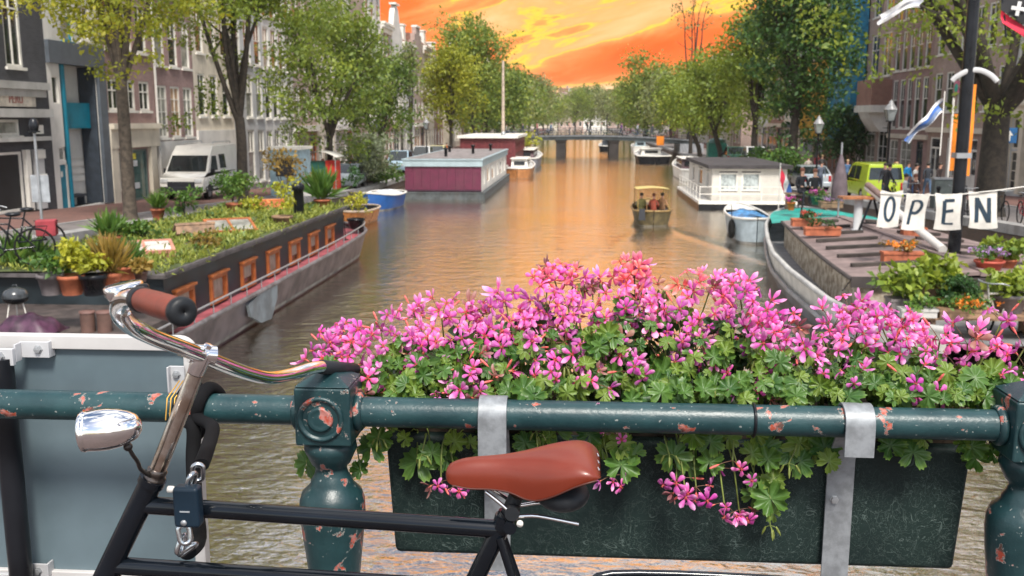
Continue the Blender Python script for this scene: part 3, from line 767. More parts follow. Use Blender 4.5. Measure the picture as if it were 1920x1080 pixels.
def leaf_cloud(name, m, centers, rng, size, parent=None, loc=(0, 0, 0), fold=.35, hang=.0, aspect=1.7, kind=None):
    """many leaf-sized folded blades: centers = list of (point, clump radius, count)"""
    P = []
    for c, r, n in centers:
        q = rng.normal(size=(n, 3)); q /= np.linalg.norm(q, axis=1)[:, None] + 1e-9
        rad = r * np.power(rng.random(n), .45)[:, None]
        P.append(np.array(c)[None] + q * rad * np.array([1, 1, .75]))
    P = np.concatenate(P); n = len(P)
    a = rng.normal(size=(n, 3)); a[:, 2] -= hang; a /= np.linalg.norm(a, axis=1)[:, None]
    up = rng.normal(size=(n, 3)) * .8 + np.array([0, 0, 1.0])
    s = np.cross(a, up); s /= np.linalg.norm(s, axis=1)[:, None] + 1e-9
    nn = np.cross(s, a)
    L = (size * (.55 + .9 * rng.random(n)))[:, None]; Wd = L / aspect / 2
    v = np.empty((n, 4, 3))
    v[:, 0] = P; v[:, 1] = P + a * L * .5 + s * Wd + nn * Wd * fold; v[:, 2] = P + a * L; v[:, 3] = P + a * L * .5 - s * Wd + nn * Wd * fold
    me = bpy.data.meshes.new(name)
    me.vertices.add(n * 4); me.vertices.foreach_set('co', v.reshape(-1).astype(np.float32))
    me.loops.add(n * 6); idx = (np.arange(n) * 4)[:, None] + np.array([0, 1, 2, 0, 2, 3])[None]
    me.loops.foreach_set('vertex_index', idx.reshape(-1).astype(np.int32))
    me.polygons.add(n * 2); me.polygons.foreach_set('loop_start', (np.arange(n * 2) * 3).astype(np.int32)); me.polygons.foreach_set('loop_total', np.full(n * 2, 3, np.int32))
    me.materials.append(m); me.update(calc_edges=True)
    o = bpy.data.objects.new(name, me); COL.objects.link(o); o.parent = parent; o.location = loc
    return o

def skeleton(rng, th, r0, limbs, cr, cz, rz, wig=.25, twigs=5, up=.6, lean=(0, 0), sub=3):
    """trunk, limbs and twigs as tubes; returns (MB, tip list)"""
    b = MB(); tips = []
    top = Vector((lean[0], lean[1], th))
    tr = smooth_pts([(0, 0, -.2), (lean[0] * .2, lean[1] * .2, th * .35), (lean[0] * .6 + rng.normal() * .06, lean[1] * .6, th * .7), top], 4)
    k = len(tr)
    b.tube(tr, [r0 * (1.35 if i == 0 else 1.08 if i == 1 else 1 - .22 * i / k) for i in range(k)], 10)
    a0 = rng.random() * 6.28
    for i in range(limbs):
        az = a0 + i * 2 * pi / limbs + rng.normal() * .3
        e = (.15 + .85 * rng.random()) ** .7
        el = up * (.5 + rng.random()) * 1.2
        end = Vector((cos(az) * cr * e * cos(el), sin(az) * cr * e * cos(el), cz + rz * (sin(el) * .9 - .1)))
        st = top + Vector((0, 0, -th * .12 * rng.random()))
        mid = st.lerp(end, .45) + Vector((cos(az), sin(az), 0)) * cr * .08 + Vector((0, 0, (end.z - st.z) * .12 + rng.normal() * .2))
        pts = smooth_pts([st, st.lerp(mid, .5) + Vector(rng.normal(size=3)) * wig * .5, mid, mid.lerp(end, .5) + Vector(rng.normal(size=3)) * wig, end], 3)
        n = len(pts); ra = r0 * (.42 + .2 * rng.random())
        b.tube(pts, [max(ra * (1 - .88 * j / n), .012) for j in range(n)], 6)
        tips.append(end)
        for q in range(sub):
            j = int(n * (.35 + .5 * rng.random())); p = pts[j]; r1 = ra * (1 - .88 * j / n) * .6
            dirv_ = Vector(rng.normal(size=3)); dirv_.z = abs(dirv_.z) * .5 + (.25 if rng.random() < .7 else -.35)
            dirv_ = (dirv_.normalized() + (end - st).normalized() * .5).normalized()
            ln = cr * (.3 + .4 * rng.random())
            e2 = p + dirv_ * ln
            sp = smooth_pts([p, p.lerp(e2, .5) + Vector(rng.normal(size=3)) * wig * .6, e2], 3)
            b.tube(sp, [max(r1 * (1 - .85 * t / len(sp)), .01) for t in range(len(sp))], 5)
            tips.append(e2); tips.append(sp[len(sp) // 2])
            for w_ in range(twigs):
                p2 = sp[int(rng.integers(2, len(sp)))]; d3 = Vector(rng.normal(size=3)).normalized(); e3 = p2 + d3 * ln * (.25 + .35 * rng.random())
                b.tube([p2, p2.lerp(e3, .5) + Vector(rng.normal(size=3)) * .05, e3], [.014, .011, .006], 4, caps=False)
                tips.append(e3)
    return b, tips

def tree(label, x, y, seed, H, th, r0, cr, mleaf, nleaf, lsize, cz=None, limbs=5, clump=.7, fill=.5, bark=None, name='tree', group=None, up=.6, base=None, lean=(0, 0), hang=.3, sub=3, off=(0, 0), zs=1.0, twigs=4, loss=.0):
    rng = np.random.default_rng(seed)
    cz = cz or (H + th) / 2 + .3; rz = (H - cz) * zs
    r = thing(name, label, 'tree', (x, y, qz(y) if base is None else base), 0, group)
    b, tips = skeleton(rng, th, r0, limbs, cr, cz, rz, up=up, lean=lean, sub=sub, twigs=twigs)
    b.build('trunk', bark or BARK, r)
    cen = [(t, clump * (.6 + .8 * rng.random()), 1) for t in tips if rng.random() > loss]
    nfill = int(len(cen) * fill)
    for _ in range(nfill):                          # clumps on the crown's uneven outer surface and inside it
        q = rng.normal(size=3); q /= np.linalg.norm(q); q[2] = q[2] * .95
        rr = .55 + .5 * rng.random() ** .6
        lump = 1 + .22 * sin(q[0] * 5 + seed) * cos(q[1] * 4 + seed * 2)
        cen.append(((q[0] * cr * rr * lump + off[0], q[1] * cr * rr * lump + off[1], cz + q[2] * rz * rr * lump), clump * (.6 + .9 * rng.random()), 1))
    wts = np.array([c[1] ** 2 for c in cen]); cnt = np.maximum(1, (wts / wts.sum() * nleaf)).astype(int)
    cen = [(tuple(c[0]), c[1], int(k)) for c, k in zip(cen, cnt)]
    leaf_cloud('crown', mleaf, cen, rng, lsize, r, hang=hang)
    return r
TL = -14.2
# near trees on the left quay, each its own
tree('slender young quay tree with sparse yellow green leaves at the left', -14.3, 29.6, 11, 12.0, 4.6, .21, 4.3, LEAF_Y, 22000, .15, cz=8.6, limbs=7, clump=.6, fill=.6, up=1.0, sub=4, loss=.1, zs=1.15)
tree('second quay tree, trunk standing just right of the white van', -14.2, 39.7, 23, 13.5, 3.6, .24, 4.8, LEAF_L, 21000, .165, cz=8.2, limbs=7, clump=.65, fill=.55, up=.85, bark=BARKD, sub=4, loss=.2)
tree('bushy low crowned quay tree, third in the left row', -14.1, 53.8, 31, 11.4, 3.2, .2, 3.7, LEAF_M, 11000, .23, cz=6.9, limbs=7, clump=.75, fill=1.0, up=.6, bark=BARKD)
tree('dark green quay tree rising behind the round grey bush', -14.2, 68, 37, 9.6, 2.4, .2, 2.7, LEAF_G, 6500, .27, cz=5.8, limbs=6, clump=.75, fill=1.2, up=.6, bark=BARKD)
tree('thin quay tree with wispy leaves before the white far houses', -14.4, 82, 41, 11.0, 3.8, .13, 1.7, LEAF_H, 900, .28, cz=7.2, limbs=5, clump=.6, fill=.3, up=.9, bark=BARKD)
tree('bright yellow green tree on the left quay above the red houseboat', -14.0, 104, 43, 12.8, 3.4, .22, 3.0, LEAF_Y, 6500, .34, cz=7.8, limbs=7, clump=.95, fill=1.4, up=.7, bark=BARKD)
tree('tallest left quay tree with broad rounded crown beside the pale pole', -13.6, 122, 47, 17.2, 4.0, .36, 4.6, LEAF_M, 10500, .42, cz=10.0, limbs=8, clump=1.3, fill=1.4, up=.65, bark=BARKD)
# right quay
tree('massive old tree with dark ivy trunk at the right edge', 14.2, 34.5, 53, 15.5, 3.6, .50, 7.6, LEAF_L, 15000, .19, cz=8.9, limbs=9, clump=.75, fill=.5, up=.42, bark=BARKD, sub=5, zs=.85)
tree('tall dense deep green tree filling the right bank above the canal', 14.4, 67.0, 59, 17.5, 4.2, .34, 3.5, LEAF_D, 19000, .28, cz=10.4, limbs=8, clump=.95, fill=1.7, up=.7, bark=BARKD)
tree('lighter tall tree just left of the dense deep green one', 14.4, 82.0, 61, 14.2, 3.8, .3, 3.3, LEAF_L, 9500, .32, cz=9.0, limbs=7, clump=.9, fill=1.2, up=.7, bark=BARKD)
tree('spreading light green tree leaning over the water on the right bank', 13.6, 95.0, 67, 10.9, 3.2, .28, 4.6, LEAF_L, 8500, .33, cz=7.0, limbs=7, clump=1.0, fill=1.2, up=.5, bark=BARKD, lean=(-.8, 0))
tree('nearly bare tall tree with thin black branches against the sky', 13.6, 122.0, 71, 20.5, 7.0, .24, 4.0, LEAF_H, 260, .36, cz=15.0, limbs=6, clump=.5, fill=.0, up=1.15, bark=BARKD, loss=.5)
tree('light green tree of low crown by the right end of the bridge', 13.6, 112.0, 73, 10.0, 3.0, .28, 4.2, LEAF_L, 7000, .38, cz=6.2, limbs=7, clump=1.1, fill=1.3, up=.5, bark=BARKD, lean=(-1, 0))
tree('deep green tree of round crown standing past the far bridge', 13.6, 205.0, 79, 17.8, 3.6, .5, 6.8, LEAF_M, 8000, .62, cz=9.6, limbs=8, clump=1.8, fill=1.5, up=.6, bark=BARKD)
# far rows: three sources, copied
far = []
for k, (m, sd) in enumerate(((LEAF_G, 83), (LEAF_H, 89), (LEAF_L, 97))):
    r = tree(f'{["rounded", "grey green", "light green"][k]} far quay tree, source', 0, 0, sd, 14.5, 3.8, .34, 6.2, m, 6000, .62, cz=8.6, limbs=7, clump=1.5, fill=1.6, up=.6, bark=BARKD)
    far.append((r, kids_of(r)))
used = [False] * 3
spots = [(-13.8, y, 'left') for y in (141, 160, 180, 203, 230, 262, 300, 345)] + [(15.6, y, 'right') for y in (146, 172, 238, 272, 312, 355)]
cntr = {'left': 0, 'right': 0}
for i, (x, y, sd) in enumerate(spots):
    k = (i * 2 + (1 if sd == 'right' else 0)) % 3
    r, kd = far[k]
    lab = f'{ords[cntr[sd]]} {["rounded", "grey green", "light green"][k]} tree of the far {sd} quay row past the bridge'; cntr[sd] += 1
    sc = random.uniform(.92, 1.08) * (.84 if y < 185 else .92 if y < 240 else 1.05)
    if not used[k]: used[k] = True; r.location = (x, y, qz(y)); r.rotation_euler.z = i * 1.3; r.scale = (sc,) * 3; r['label'] = lab; r['group'] = 'far quay trees past the bridge'
    else: dup(r, kd, (x + random.uniform(-.5, .5), y, qz(y)), i * 1.3, lab, 'far quay trees past the bridge', sc)
ends = [(-9, 375, .78, 'dark pointed'), (-2.5, 400, 1.15, 'pale'), (4, 430, 1.35, 'tall pale'), (10.5, 400, 1.15, 'rounded'), (-14.5, 420, .75, 'low'), (16.5, 440, 1.1, 'broad')]
for i, (x, y, sc, w_) in enumerate(ends):
    r, kd = far[(i + 1) % 3]
    dup(r, kd, (x, y, .4), i * 2.1, f'{w_} tree closing the far end of the canal', 'trees closing the canal', sc)
# ================================================================== FOREGROUND: railing, planter, flowers, sign back, bicycle
YR = 2.15
def paint_mat(name, base, hi, chip=.5, scale=9.0, chips=(.42, .075, .035)):
    """old oil paint, flaked to the red primer in sharp edged spots"""
    m = bpy.data.materials.new(name); m.use_nodes = True
    nt = m.node_tree; h = NG(nt.nodes, nt.links); b = nt.nodes['Principled BSDF']
    t = h.new('ShaderNodeTexCoord'); ob = t.outputs['Object']
    n = h.noise(ob, 5, 6, .65); f = h.noise(ob, 60, 4, .7)
    cc = h.mix(h.ss(n, .35, .68), base, hi)
    a = h.noise(h.mapping(ob, loc=(.37, 1.2, .4)), scale, 5, .62, .4)
    a2 = h.noise(h.mapping(ob, (1, 1, 1), loc=(2, 0, 1)), 2.2, 2, .5)
    aa = h.math('ADD', a, h.math('MULTIPLY', h.math('SUBTRACT', a2, .5), .35))
    msk = h.ss(aa, chip, chip + .012); edge = h.math('SUBTRACT', h.ss(aa, chip - .014, chip - .004), msk, clamp=True)
    pr = h.mix(h.ss(f, .4, .6), chips, tuple(c * .75 + .12 for c in chips))
    pr = h.mix(h.ss(h.noise(ob, 26, 3, .5), .56, .64), pr, (.10, .05, .04))
    cc = h.mix(msk, cc, pr); cc = h.mix(h.math('MULTIPLY', edge, .6), cc, (.42, .38, .34))
    sp = h.ss(h.noise(ob, 95, 2, .5), .69, .73)
    cc = h.mix(h.math('MULTIPLY', sp, .55), cc, (.35, .36, .34))
    nt.links.new(cc, b.inputs['Base Color'])
    nt.links.new(h.math('MULTIPLY_ADD', n, .3, .22), b.inputs['Roughness'])
    hg = h.math('ADD', h.math('MULTIPLY', msk, -1.6), h.math('MULTIPLY', f, .35))
    hg = h.math('ADD', hg, h.math('MULTIPLY', n, .6))
    bp = h.new('ShaderNodeBump'); bp.inputs['Strength'].default_value = .8; bp.inputs['Distance'].default_value = .004
    nt.links.new(hg, bp.inputs['Height']); nt.links.new(bp.outputs[0], b.inputs['Normal'])
    return m
RAILP = paint_mat('railing_paint', (.008, .032, .037), (.017, .055, .060), .615, 17.0, (.36, .062, .03))
POSTP = paint_mat('post_paint', (.007, .026, .030), (.014, .045, .050), .635, 16.0, (.36, .055, .028))
zr = (ony(460, 767, YR).z + ony(1400, 787, YR).z) / 2
px1 = ony(604, 785, YR - .065).x; px2 = px1 + 1.605

def mkpost(label, x):
    r = thing('railing_post', label, 'post', (x, YR, 3.1), 0, 'cast iron posts of the bridge railing')
    zl = lambda py: ony(617, py, YR).z - 3.1
    hw = .0655
    zb, zt = ony(604, 838, YR - hw).z - 3.1, ony(604, 729, YR - hw).z - 3.1
    zap = ony(617, 691, YR).z - 3.1
    b = MB(); b.bx(-hw, hw, -hw, hw, zb, zt)
    b.build('block', POSTP, r, bevel=.006)
    b = MB()
    q = hw * 1.0; t_ = .016
    b.add([(-q, -q, zt + .001), (q, -q, zt + .001), (q, q, zt + .001), (-q, q, zt + .001), (-t_, -t_, zap), (t_, -t_, zap), (t_, t_, zap), (-t_, t_, zap)],
          [(3, 2, 1, 0), (4, 5, 6, 7), (0, 1, 5, 4), (1, 2, 6, 5), (2, 3, 7, 6), (3, 0, 4, 7)])
    b.build('pyramid_cap', POSTP, r, bevel=.004)
    b = MB(); zc = (zb + zt) / 2 - .003
    b.lathe([(.054, 0), (.054, .004), (.05, .008), (.046, .0065), (.042, .002)], 32, (-.004, -hw - .0005, zc), (0, -1, 0), caps=False)
    b.lathe([(.030, .0), (.030, .005), (.026, .009), (.021, .006), (.012, .0075), (0, .008)], 28, (-.004, -hw - .0005, zc), (0, -1, 0))
    b.build('roundel', paint_mat('roundel_paint', (.007, .026, .030), (.014, .045, .050), .56, 14.0, (.36, .055, .028)) if 'roundel_paint' not in bpy.data.materials else bpy.data.materials['roundel_paint'], r)
    b = MB()
    prof = [(.050, -.0), (.058, zb - .002), (.060, zb - .014), (.054, zb - .026), (.044, zb - .034)]
    rows = [(1500, .052), (1085, .060), (1030, .068), (990, .0745), (955, .0785), (935, .0775), (920, .071), (909, .056), (903, .050), (897, .049), (888, .041), (878, .037), (871, .038), (866, .046)]
    pr = [(.052, 0)] + [(rr, zl(py)) for py, rr in rows if 0 < zl(py)] + [(.060, zb - .030), (.0625, zb - .022), (.060, zb - .010), (.052, zb - .0005)]
    b.lathe(pr, 40); b.build('turned_shaft', POSTP, r)
    for s in (-1, 1):
        b = MB(); b.lathe([(.041, 0), (.046, .004), (.046, .014), (.039, .019)], 28, (s * (hw - .001), 0, zr - 3.1), (s, 0, 0)); b.build('socket_ring', POSTP, r)
    return r
mkpost('teal cast iron railing post whose pyramid cap touches the bicycle handlebar', px1)
mkpost('teal cast iron railing post cut by the right frame edge', px2)
for xa, xb, lab in ((px1 - 1.54, px1 - .066, 'green railing pipe in front of the grey sign back, red primer showing'), (px1 + .066, px2 - .066, 'green flaking railing pipe carrying the flower planter'), (px2 + .066, px2 + 1.54, 'railing pipe beyond the right post')):
    r = thing('railing_pipe', lab, 'railing', ((xa + xb) / 2, YR, 3.1), 0, 'pipes of the bridge railing')
    b = MB(); L = (xb - xa) / 2
    b.tube([(-L + 2 * L * k / 16, 0, zr - 3.1) for k in range(17)], .0355, 32, caps=False); b.build('pipe', RAILP, r)
    b = MB(); b.tube([(-L + 2 * L * k / 16, 0, .13) for k in range(17)], .022, 16, caps=False); b.build('lower_pipe', RAILP, r)
xt = ony(1412, 785, YR).x
b = MB(); b.tube([(xt, YR + .038 * cos(a), zr + .038 * sin(a)) for a in [2 * pi * k / 24 for k in range(24)]], .0035, 8, closed=True)
tag(b.build('cable_tie', BLACK), 'thin black cable tie around the railing pipe over the flowers', 'cable tie')

# ---- planter
def fibre_mat():
    m = bpy.data.materials.new('planter_fibre'); m.use_nodes = True
    nt = m.node_tree; h = NG(nt.nodes, nt.links); b = nt.nodes['Principled BSDF']
    t = h.new('ShaderNodeTexCoord'); ob = t.outputs['Object']
    s = None
    for k, (sc, dist, wd) in enumerate(((13, 2.2, .010), (19, 2.8, .008), (28, 2.2, .010), (16, 3.4, .007))):
        n = h.noise(h.mapping(ob, (1, 1, 1), rot=(0, .6 * k, 0), loc=(k * 3.1, 0, k)), sc, 2, .45, dist)
        l = h.ss(h.math('ABSOLUTE', h.math('SUBTRACT', n, .5 + .03 * k)), wd, wd * .2)
        s = l if s is None else h.math('MAXIMUM', s, l)
    g2 = h.noise(ob, 3.5, 5, .6)
    s = h.math('MULTIPLY', s, h.ss(g2, .35, .62))
    cc = h.mix(h.ss(g2, .3, .7), (.004, .011, .011), (.012, .025, .022))
    cc = h.mix(h.math('MULTIPLY', s, .55), cc, (.12, .165, .15))
    nt.links.new(cc, b.inputs['Base Color']); b.inputs['Roughness'].default_value = .55; b.inputs['Specular IOR Level'].default_value = .28
    bp = h.new('ShaderNodeBump'); bp.inputs['Strength'].default_value = .6; bp.inputs['Distance'].default_value = .003
    nt.links.new(h.math('ADD', s, h.noise(ob, 40, 4, .6)), bp.inputs['Height']); nt.links.new(bp.outputs[0], b.inputs['Normal'])
    return m
FIBRE = fibre_mat()
YP = 2.255
pxa, pxb = ony(722, 850, YP).x, ony(1824, 850, YP).x
pza, pzb = ony(1270, 1056, YP).z, ony(1270, 828, YP).z
GALV = mat('galvanised_steel', (.25, .265, .28), .5, metal=.35, var=.16, vs=28, bump=.1, bs=60)
r = thing('planter', 'dark green fibre planter box hanging on the railing under the pink flowers', 'planter', ((pxa + pxb) / 2, YP, 3.1))
b = MB(); L = (pxb - pxa) / 2; dz_ = .018
vs = []
for z, ins in ((pza - 3.1, dz_), (pzb - 3.1, 0)):
    vs += [(-L + ins, ins * .4, z), (L - ins, ins * .4, z), (L - ins, .33 - ins, z), (-L + ins, .33 - ins, z)]
b.add(vs, [(3, 2, 1, 0), (4, 5, 6, 7), (0, 1, 5, 4), (1, 2, 6, 5), (2, 3, 7, 6), (3, 0, 4, 7)])
b.build('box', FIBRE, r, bevel=.014, seg=3)
b = MB(); b.bx(-L + .03, L - .03, .03, .30, pzb - 3.099, pzb - 3.05); b.build('soil', SOIL, r)
b = MB(); b.grid(lambda u, v: (-L + .35 + u * .9 * L, -.002 - .003 * sin(u * 9), pzb - 3.1 - .02 - v * .02), 4, 2)
for pc, wd_ in ((926, .066), (1617, .066)):
    xc = ony(pc, 800, YR - .04).x - r.location.x
    path = []
    zfl = ony(pc, 858, YR - .041).z - 3.1
    path.append(Vector((0, -YP + YR - .041, zfl)))
    for k in range(13):
        a = pi - pi * k / 12
        path.append(Vector((0, -YP + YR + .041 * cos(a), zr - 3.1 + .041 * sin(a))))
    path += [Vector((0, -YP + YR + .041, zr - 3.1 - .05)), Vector((0, -.012, zr - 3.1 - .12)), Vector((0, -.010, pza - 3.1 - .03))]
    b = MB(); hw = wd_ / 2; n = len(path); vs = []
    for i, p in enumerate(path):
        d = (path[min(i + 1, n - 1)] - path[max(i - 1, 0)]).normalized(); nn = Vector((0, -d.z, d.y)) * .0035
        w2 = hw if i < 14 else hw * .98
        vs += [p + Vector((-w2, 0, 0)) + nn, p + Vector((w2, 0, 0)) + nn, p + Vector((w2, 0, 0)) - nn, p + Vector((-w2, 0, 0)) - nn]
    fs = [(3, 2, 1, 0), tuple(4 * (n - 1) + k for k in range(4))]
    for i in range(n - 1):
        for k in range(4): fs.append((4 * i + k, 4 * i + (k + 1) % 4, 4 * i + 4 + (k + 1) % 4, 4 * i + 4 + k))
    b.add(vs, fs)
    hk = b.build('hanging_strap', GALV, r, (xc - .004, 0, 0), bevel=.0015)
    b = MB(); b.lathe([(.011, 0), (.011, .003), (.0085, .0035), (.0085, .009), (0, .0095)], 6, (-.012 if pc > 1000 else 0, -.014, ony(1600, 933, YP).z - 3.1), (0, -1, 0), sm=False); b.build('bolt', STEEL, hk)
b = None

# ---- sign back on the left
YS = 2.33
r = thing('traffic_sign', 'grey back of a white framed sign fixed behind the railing', 'sign', (ony(367, 640, YS).x, YS, 3.1))
X1, Z1, Z0 = 0.0, ony(200, 628, YS).z - 3.1, ony(200, 1092, YS).z - 3.1
X0 = -.80; fw = .036
def rrect(x0, x1, z0, z1, rad, n=6):
    out = []
    for cx, cz, a0 in ((x1 - rad, z1 - rad, 0), (x0 + rad, z1 - rad, pi / 2), (x0 + rad, z0 + rad, pi), (x1 - rad, z0 + rad, 1.5 * pi)):
        out += [(cx + rad * cos(a0 + pi / 2 * k / n), cz + rad * sin(a0 + pi / 2 * k / n)) for k in range(n + 1)]
    return out
SIGNG = mat('sign_back_grey', (.105, .145, .165), .42, var=.10, vs=2.5, dirt=.22)
SIGNW = mat('sign_frame_white', (.47, .455, .445), .45, var=.06, vs=3, dirt=.2)
o_, i_ = rrect(X0, X1, Z0, Z1, .045), rrect(X0 + fw, X1 - fw * .8, Z0 + fw, Z1 - fw, .012)
n = len(o_); b = MB()
vs = [(x, -.018, z) for x, z in o_] + [(x, -.018, z) for x, z in i_] + [(x, .012, z) for x, z in o_] + [(x, -.004, z) for x, z in i_]
fs = []
for k in range(n):
    j = (k + 1) % n
    fs += [(k, n + k, n + j, j), (k, j, 2 * n + j, 2 * n + k), (n + k, 3 * n + k, 3 * n + j, n + j)]
b.add(vs, fs); b.build('frame', SIGNW, r, bevel=.003)
b = MB(); b.bx(X0 + .02, X1 - .02, -.003, .008, Z0 + .02, Z1 - .02); b.build('plate', SIGNG, r)
ALU = mat('bracket_aluminium', (.50, .50, .51), .5, metal=.3, var=.06, vs=3)
def bolt(parent, x, y, z, s=.012):
    b = MB(); b.lathe([(s, 0), (s, .002), (s * .75, .0025), (s * .75, .008), (0, .009)], 6, (x, y, z), (0, -1, 0), sm=False); return b.build('bolt', STEEL, parent)
for py, up in ((653, 1), (1068, -1)):
    c = ony(66, py, YS - .03); cx, cz = c.x - r.location.x, c.z - 3.1
    b = MB(); b.bx(cx - .04, cx + .038, -.034, -.028, cz - .024, cz + .018); b.bx(cx + .032, cx + .038, -.028, -.004, cz - .024, cz + .018); b.bx(cx - .04, cx - .034, -.06, -.034, cz - .03, cz + .016)
    k_ = b.build('bracket', ALU, r, bevel=.0015); bolt(k_, cx + .01, -.034, cz - .002)
    b = MB(); b.bx(cx - .12, cx - .034, -.075, -.061, cz - .036, cz + .008); k_ = b.build('bracket', ALU, r, bevel=.002); bolt(k_, cx - .068, -.075, cz - .012, .014)
c = ony(333, 708, YS - .03); cx, cz = c.x - r.location.x, c.z - 3.1
b = MB(); b.bx(cx - .022, cx + .018, -.030, -.024, cz - .05, cz + .03); b.bx(cx - .022, cx - .017, -.045, -.03, cz - .05, cz + .03); k_ = b.build('bracket', ALU, r, bevel=.0015); bolt(k_, cx - .002, -.030, cz + .008, .011)
pp = ony(22, 860, 2.262)
r = thing('sign_pole', 'thick black pole behind the railing at the left frame edge', 'pole', (pp.x - .004, 2.262, 3.1))
b = MB(); b.tube([(0, 0, -.2), (0, 0, ony(10, 672, 2.262).z - 3.1)], .029, 20); b.build('tube', BLACK, r)
b = MB(); b.lathe([(.05, -.02), (.05, .01), (.032, .03)], 20, (0, 0, .0)); b.build('foot', BLACK, r)

# ---- bicycle
YB = 1.62
G = lambda px, py, y=YB: ony(px, py, y)
bx_ = G(890, 1090)
bike = thing('bicycle', 'black city bicycle with brown saddle and chrome handlebar leaning on the railing', 'bicycle', (bx_.x, YB, 3.1))
OFF = Vector((bx_.x, YB, 3.1))
def loc(p): return Vector(p) - OFF
FRAME = mat('bike_frame_black', (.004, .006, .009), .11, var=.3, spec=.4)
SADDLE = mat('brown_leather', (.155, .022, .009), .36, var=.05, vs=9, bump=.12, bs=260, coat=.05)
GRIPM = mat('grip_leather', (.17, .034, .018), .5, var=.14, vs=30, bump=.3, bs=260)
GRIPB = mat('grip_black', (.014, .016, .019), .5, bump=.2, bs=150, spec=.3)
STEMM = mat('worn_chrome', (.70, .66, .60), .2, metal=1, var=.2, vs=26, col2=(.50, .41, .33))
ht0, ht1 = loc(G(287, 897)), loc(G(196, 1084))
hd = (ht1 - ht0).normalized()
st0 = loc(G(952, 962)); st1 = loc(G(884, 1100)); sd_ = (st1 - st0).normalized()
bb = st0 + sd_ * ((st0.z - .30) / -sd_.z)
ax_f = ht1 + hd * ((ht1.z - .36) / -hd.z) + Vector((-.045, 0, 0)); ax_r = Vector((bb.x + .50, 0, .36))
b = MB(); b.tube([ht0 + hd * .004, ht1 + hd * .01], .0215, 20); b.tube([ht0 + hd * -.002, ht0 + hd * .012], .0245, 20); b.build('head_tube', FRAME, bike)
tt0, tt1 = loc(G(262, 946)), loc(G(938, 992))
for (p, q, rr) in ((tt0, tt1, .0165), (loc(G(215, 1060)), loc(G(905, 1106)), .0165), (st0 - sd_ * .0, bb, .017), (ht1 - hd * .01, bb, .017)):
    b = MB(); b.tube([p, q], rr, 18); b.build('frame_tube', FRAME, bike)
for s in (-1, 1):
    b = MB(); b.tube([loc(G(938, 1002)) + Vector((0, s * .014, 0)), ax_r + Vector((0, s * .06, 0))], .0075, 10); b.build('seat_stay', FRAME, bike)
    b = MB(); b.tube([bb + Vector((0, s * .02, 0)), ax_r + Vector((0, s * .06, 0))], .009, 10); b.build('chain_stay', FRAME, bike)
    b = MB(); b.tube(smooth_pts([ht1 + hd * .012 + Vector((0, s * .01, 0)), ht1 + hd * .05 + Vector((0, s * .045, 0)), ht1.lerp(ax_f, .7) + Vector((.012, s * .052, 0)), ax_f + Vector((0, s * .052, 0))], 5), .011, 10); b.build('fork_blade', FRAME, bike)
b = MB(); b.tube([bb + Vector((0, -.05, 0)), bb + Vector((0, .05, 0))], .022, 16)
b.lathe([(.085, 0), (.085, .004)], 32, bb + Vector((0, .045, 0)), (0, 1, 0))
b.tube([bb + Vector((0, -.06, 0)), bb + Vector((.1, -.06, -.14))], .01, 10); b.bx(bb.x + .06, bb.x + .14, -.15, -.06, bb.z - .155, bb.z - .13)
b.tube([bb + Vector((0, .06, 0)), bb + Vector((-.1, .06, .14))], .01, 10); b.bx(bb.x - .14, bb.x - .06, .06, .15, bb.z + .13, bb.z + .155); b.build('crank', BLACK, bike)
def wheel_mb(c, R0=.345):
    w = MB(); c = Vector(c)
    w.tube([c + Vector((R0 * cos(a), 0, R0 * sin(a))) for a in [2 * pi * k / 48 for k in range(48)]], .019, 10, closed=True)
    return w
for c in (ax_f, ax_r):
    w = wheel_mb(c); wo_ = w.build('wheel', RUBBER, bike)
    b = MB(); b.tube([c + Vector((.318 * cos(a), 0, .318 * sin(a))) for a in [2 * pi * k / 48 for k in range(48)]], .010, 8, closed=True)
    b.tube([c + Vector((0, -.05, 0)), c + Vector((0, .05, 0))], .02, 12)
    for k in range(28):
        a = 2 * pi * k / 28; s = .03 if k % 2 else -.03
        b.tube([c + Vector((.02 * cos(a + .5), s, .02 * sin(a + .5))), c + Vector((.312 * cos(a), 0, .312 * sin(a)))], .0012, 4, caps=False)
    b.build('rim', STEEL, wo_)
b = MB()
b.grid(lambda u, v: ax_r + Vector((.385 * cos(-.2 + u * 2.9), (v - .5) * .055, .385 * sin(-.2 + u * 2.9))), 24, 3); b.build('mudguard', FRAME, bike)
b = MB()
b.grid(lambda u, v: ax_f + Vector((.385 * cos(.5 + u * 2.6), (v - .5) * .055, .385 * sin(.5 + u * 2.6))), 24, 3); b.build('mudguard', FRAME, bike)
# rear carrier: only its top bar shows at the bottom of the picture
zc = loc(G(1300, 1077, YB + .06)).z - .004
xa, xb = loc(G(1108, 1080)).x, loc(G(1512, 1080)).x
b = MB()
for s in (-.06, .06): b.tube(smooth_pts([(xa, s * .3, zc - .02), (xa + .04, s, zc), (xb - .03, s, zc), (xb, s * .7, zc - .005)], 5), .007, 10)
for k in range(5): b.tube([(xa + .05 + (xb - xa - .08) * k / 4, -.06, zc - .003), (xa + .05 + (xb - xa - .08) * k / 4, .06, zc - .003)], .0055, 8)
for s in (-.06, .06): b.tube([(xb - .06, s, zc), ax_r + Vector((0, s, 0))], .006, 8)
b.build('carrier', FRAME, bike)
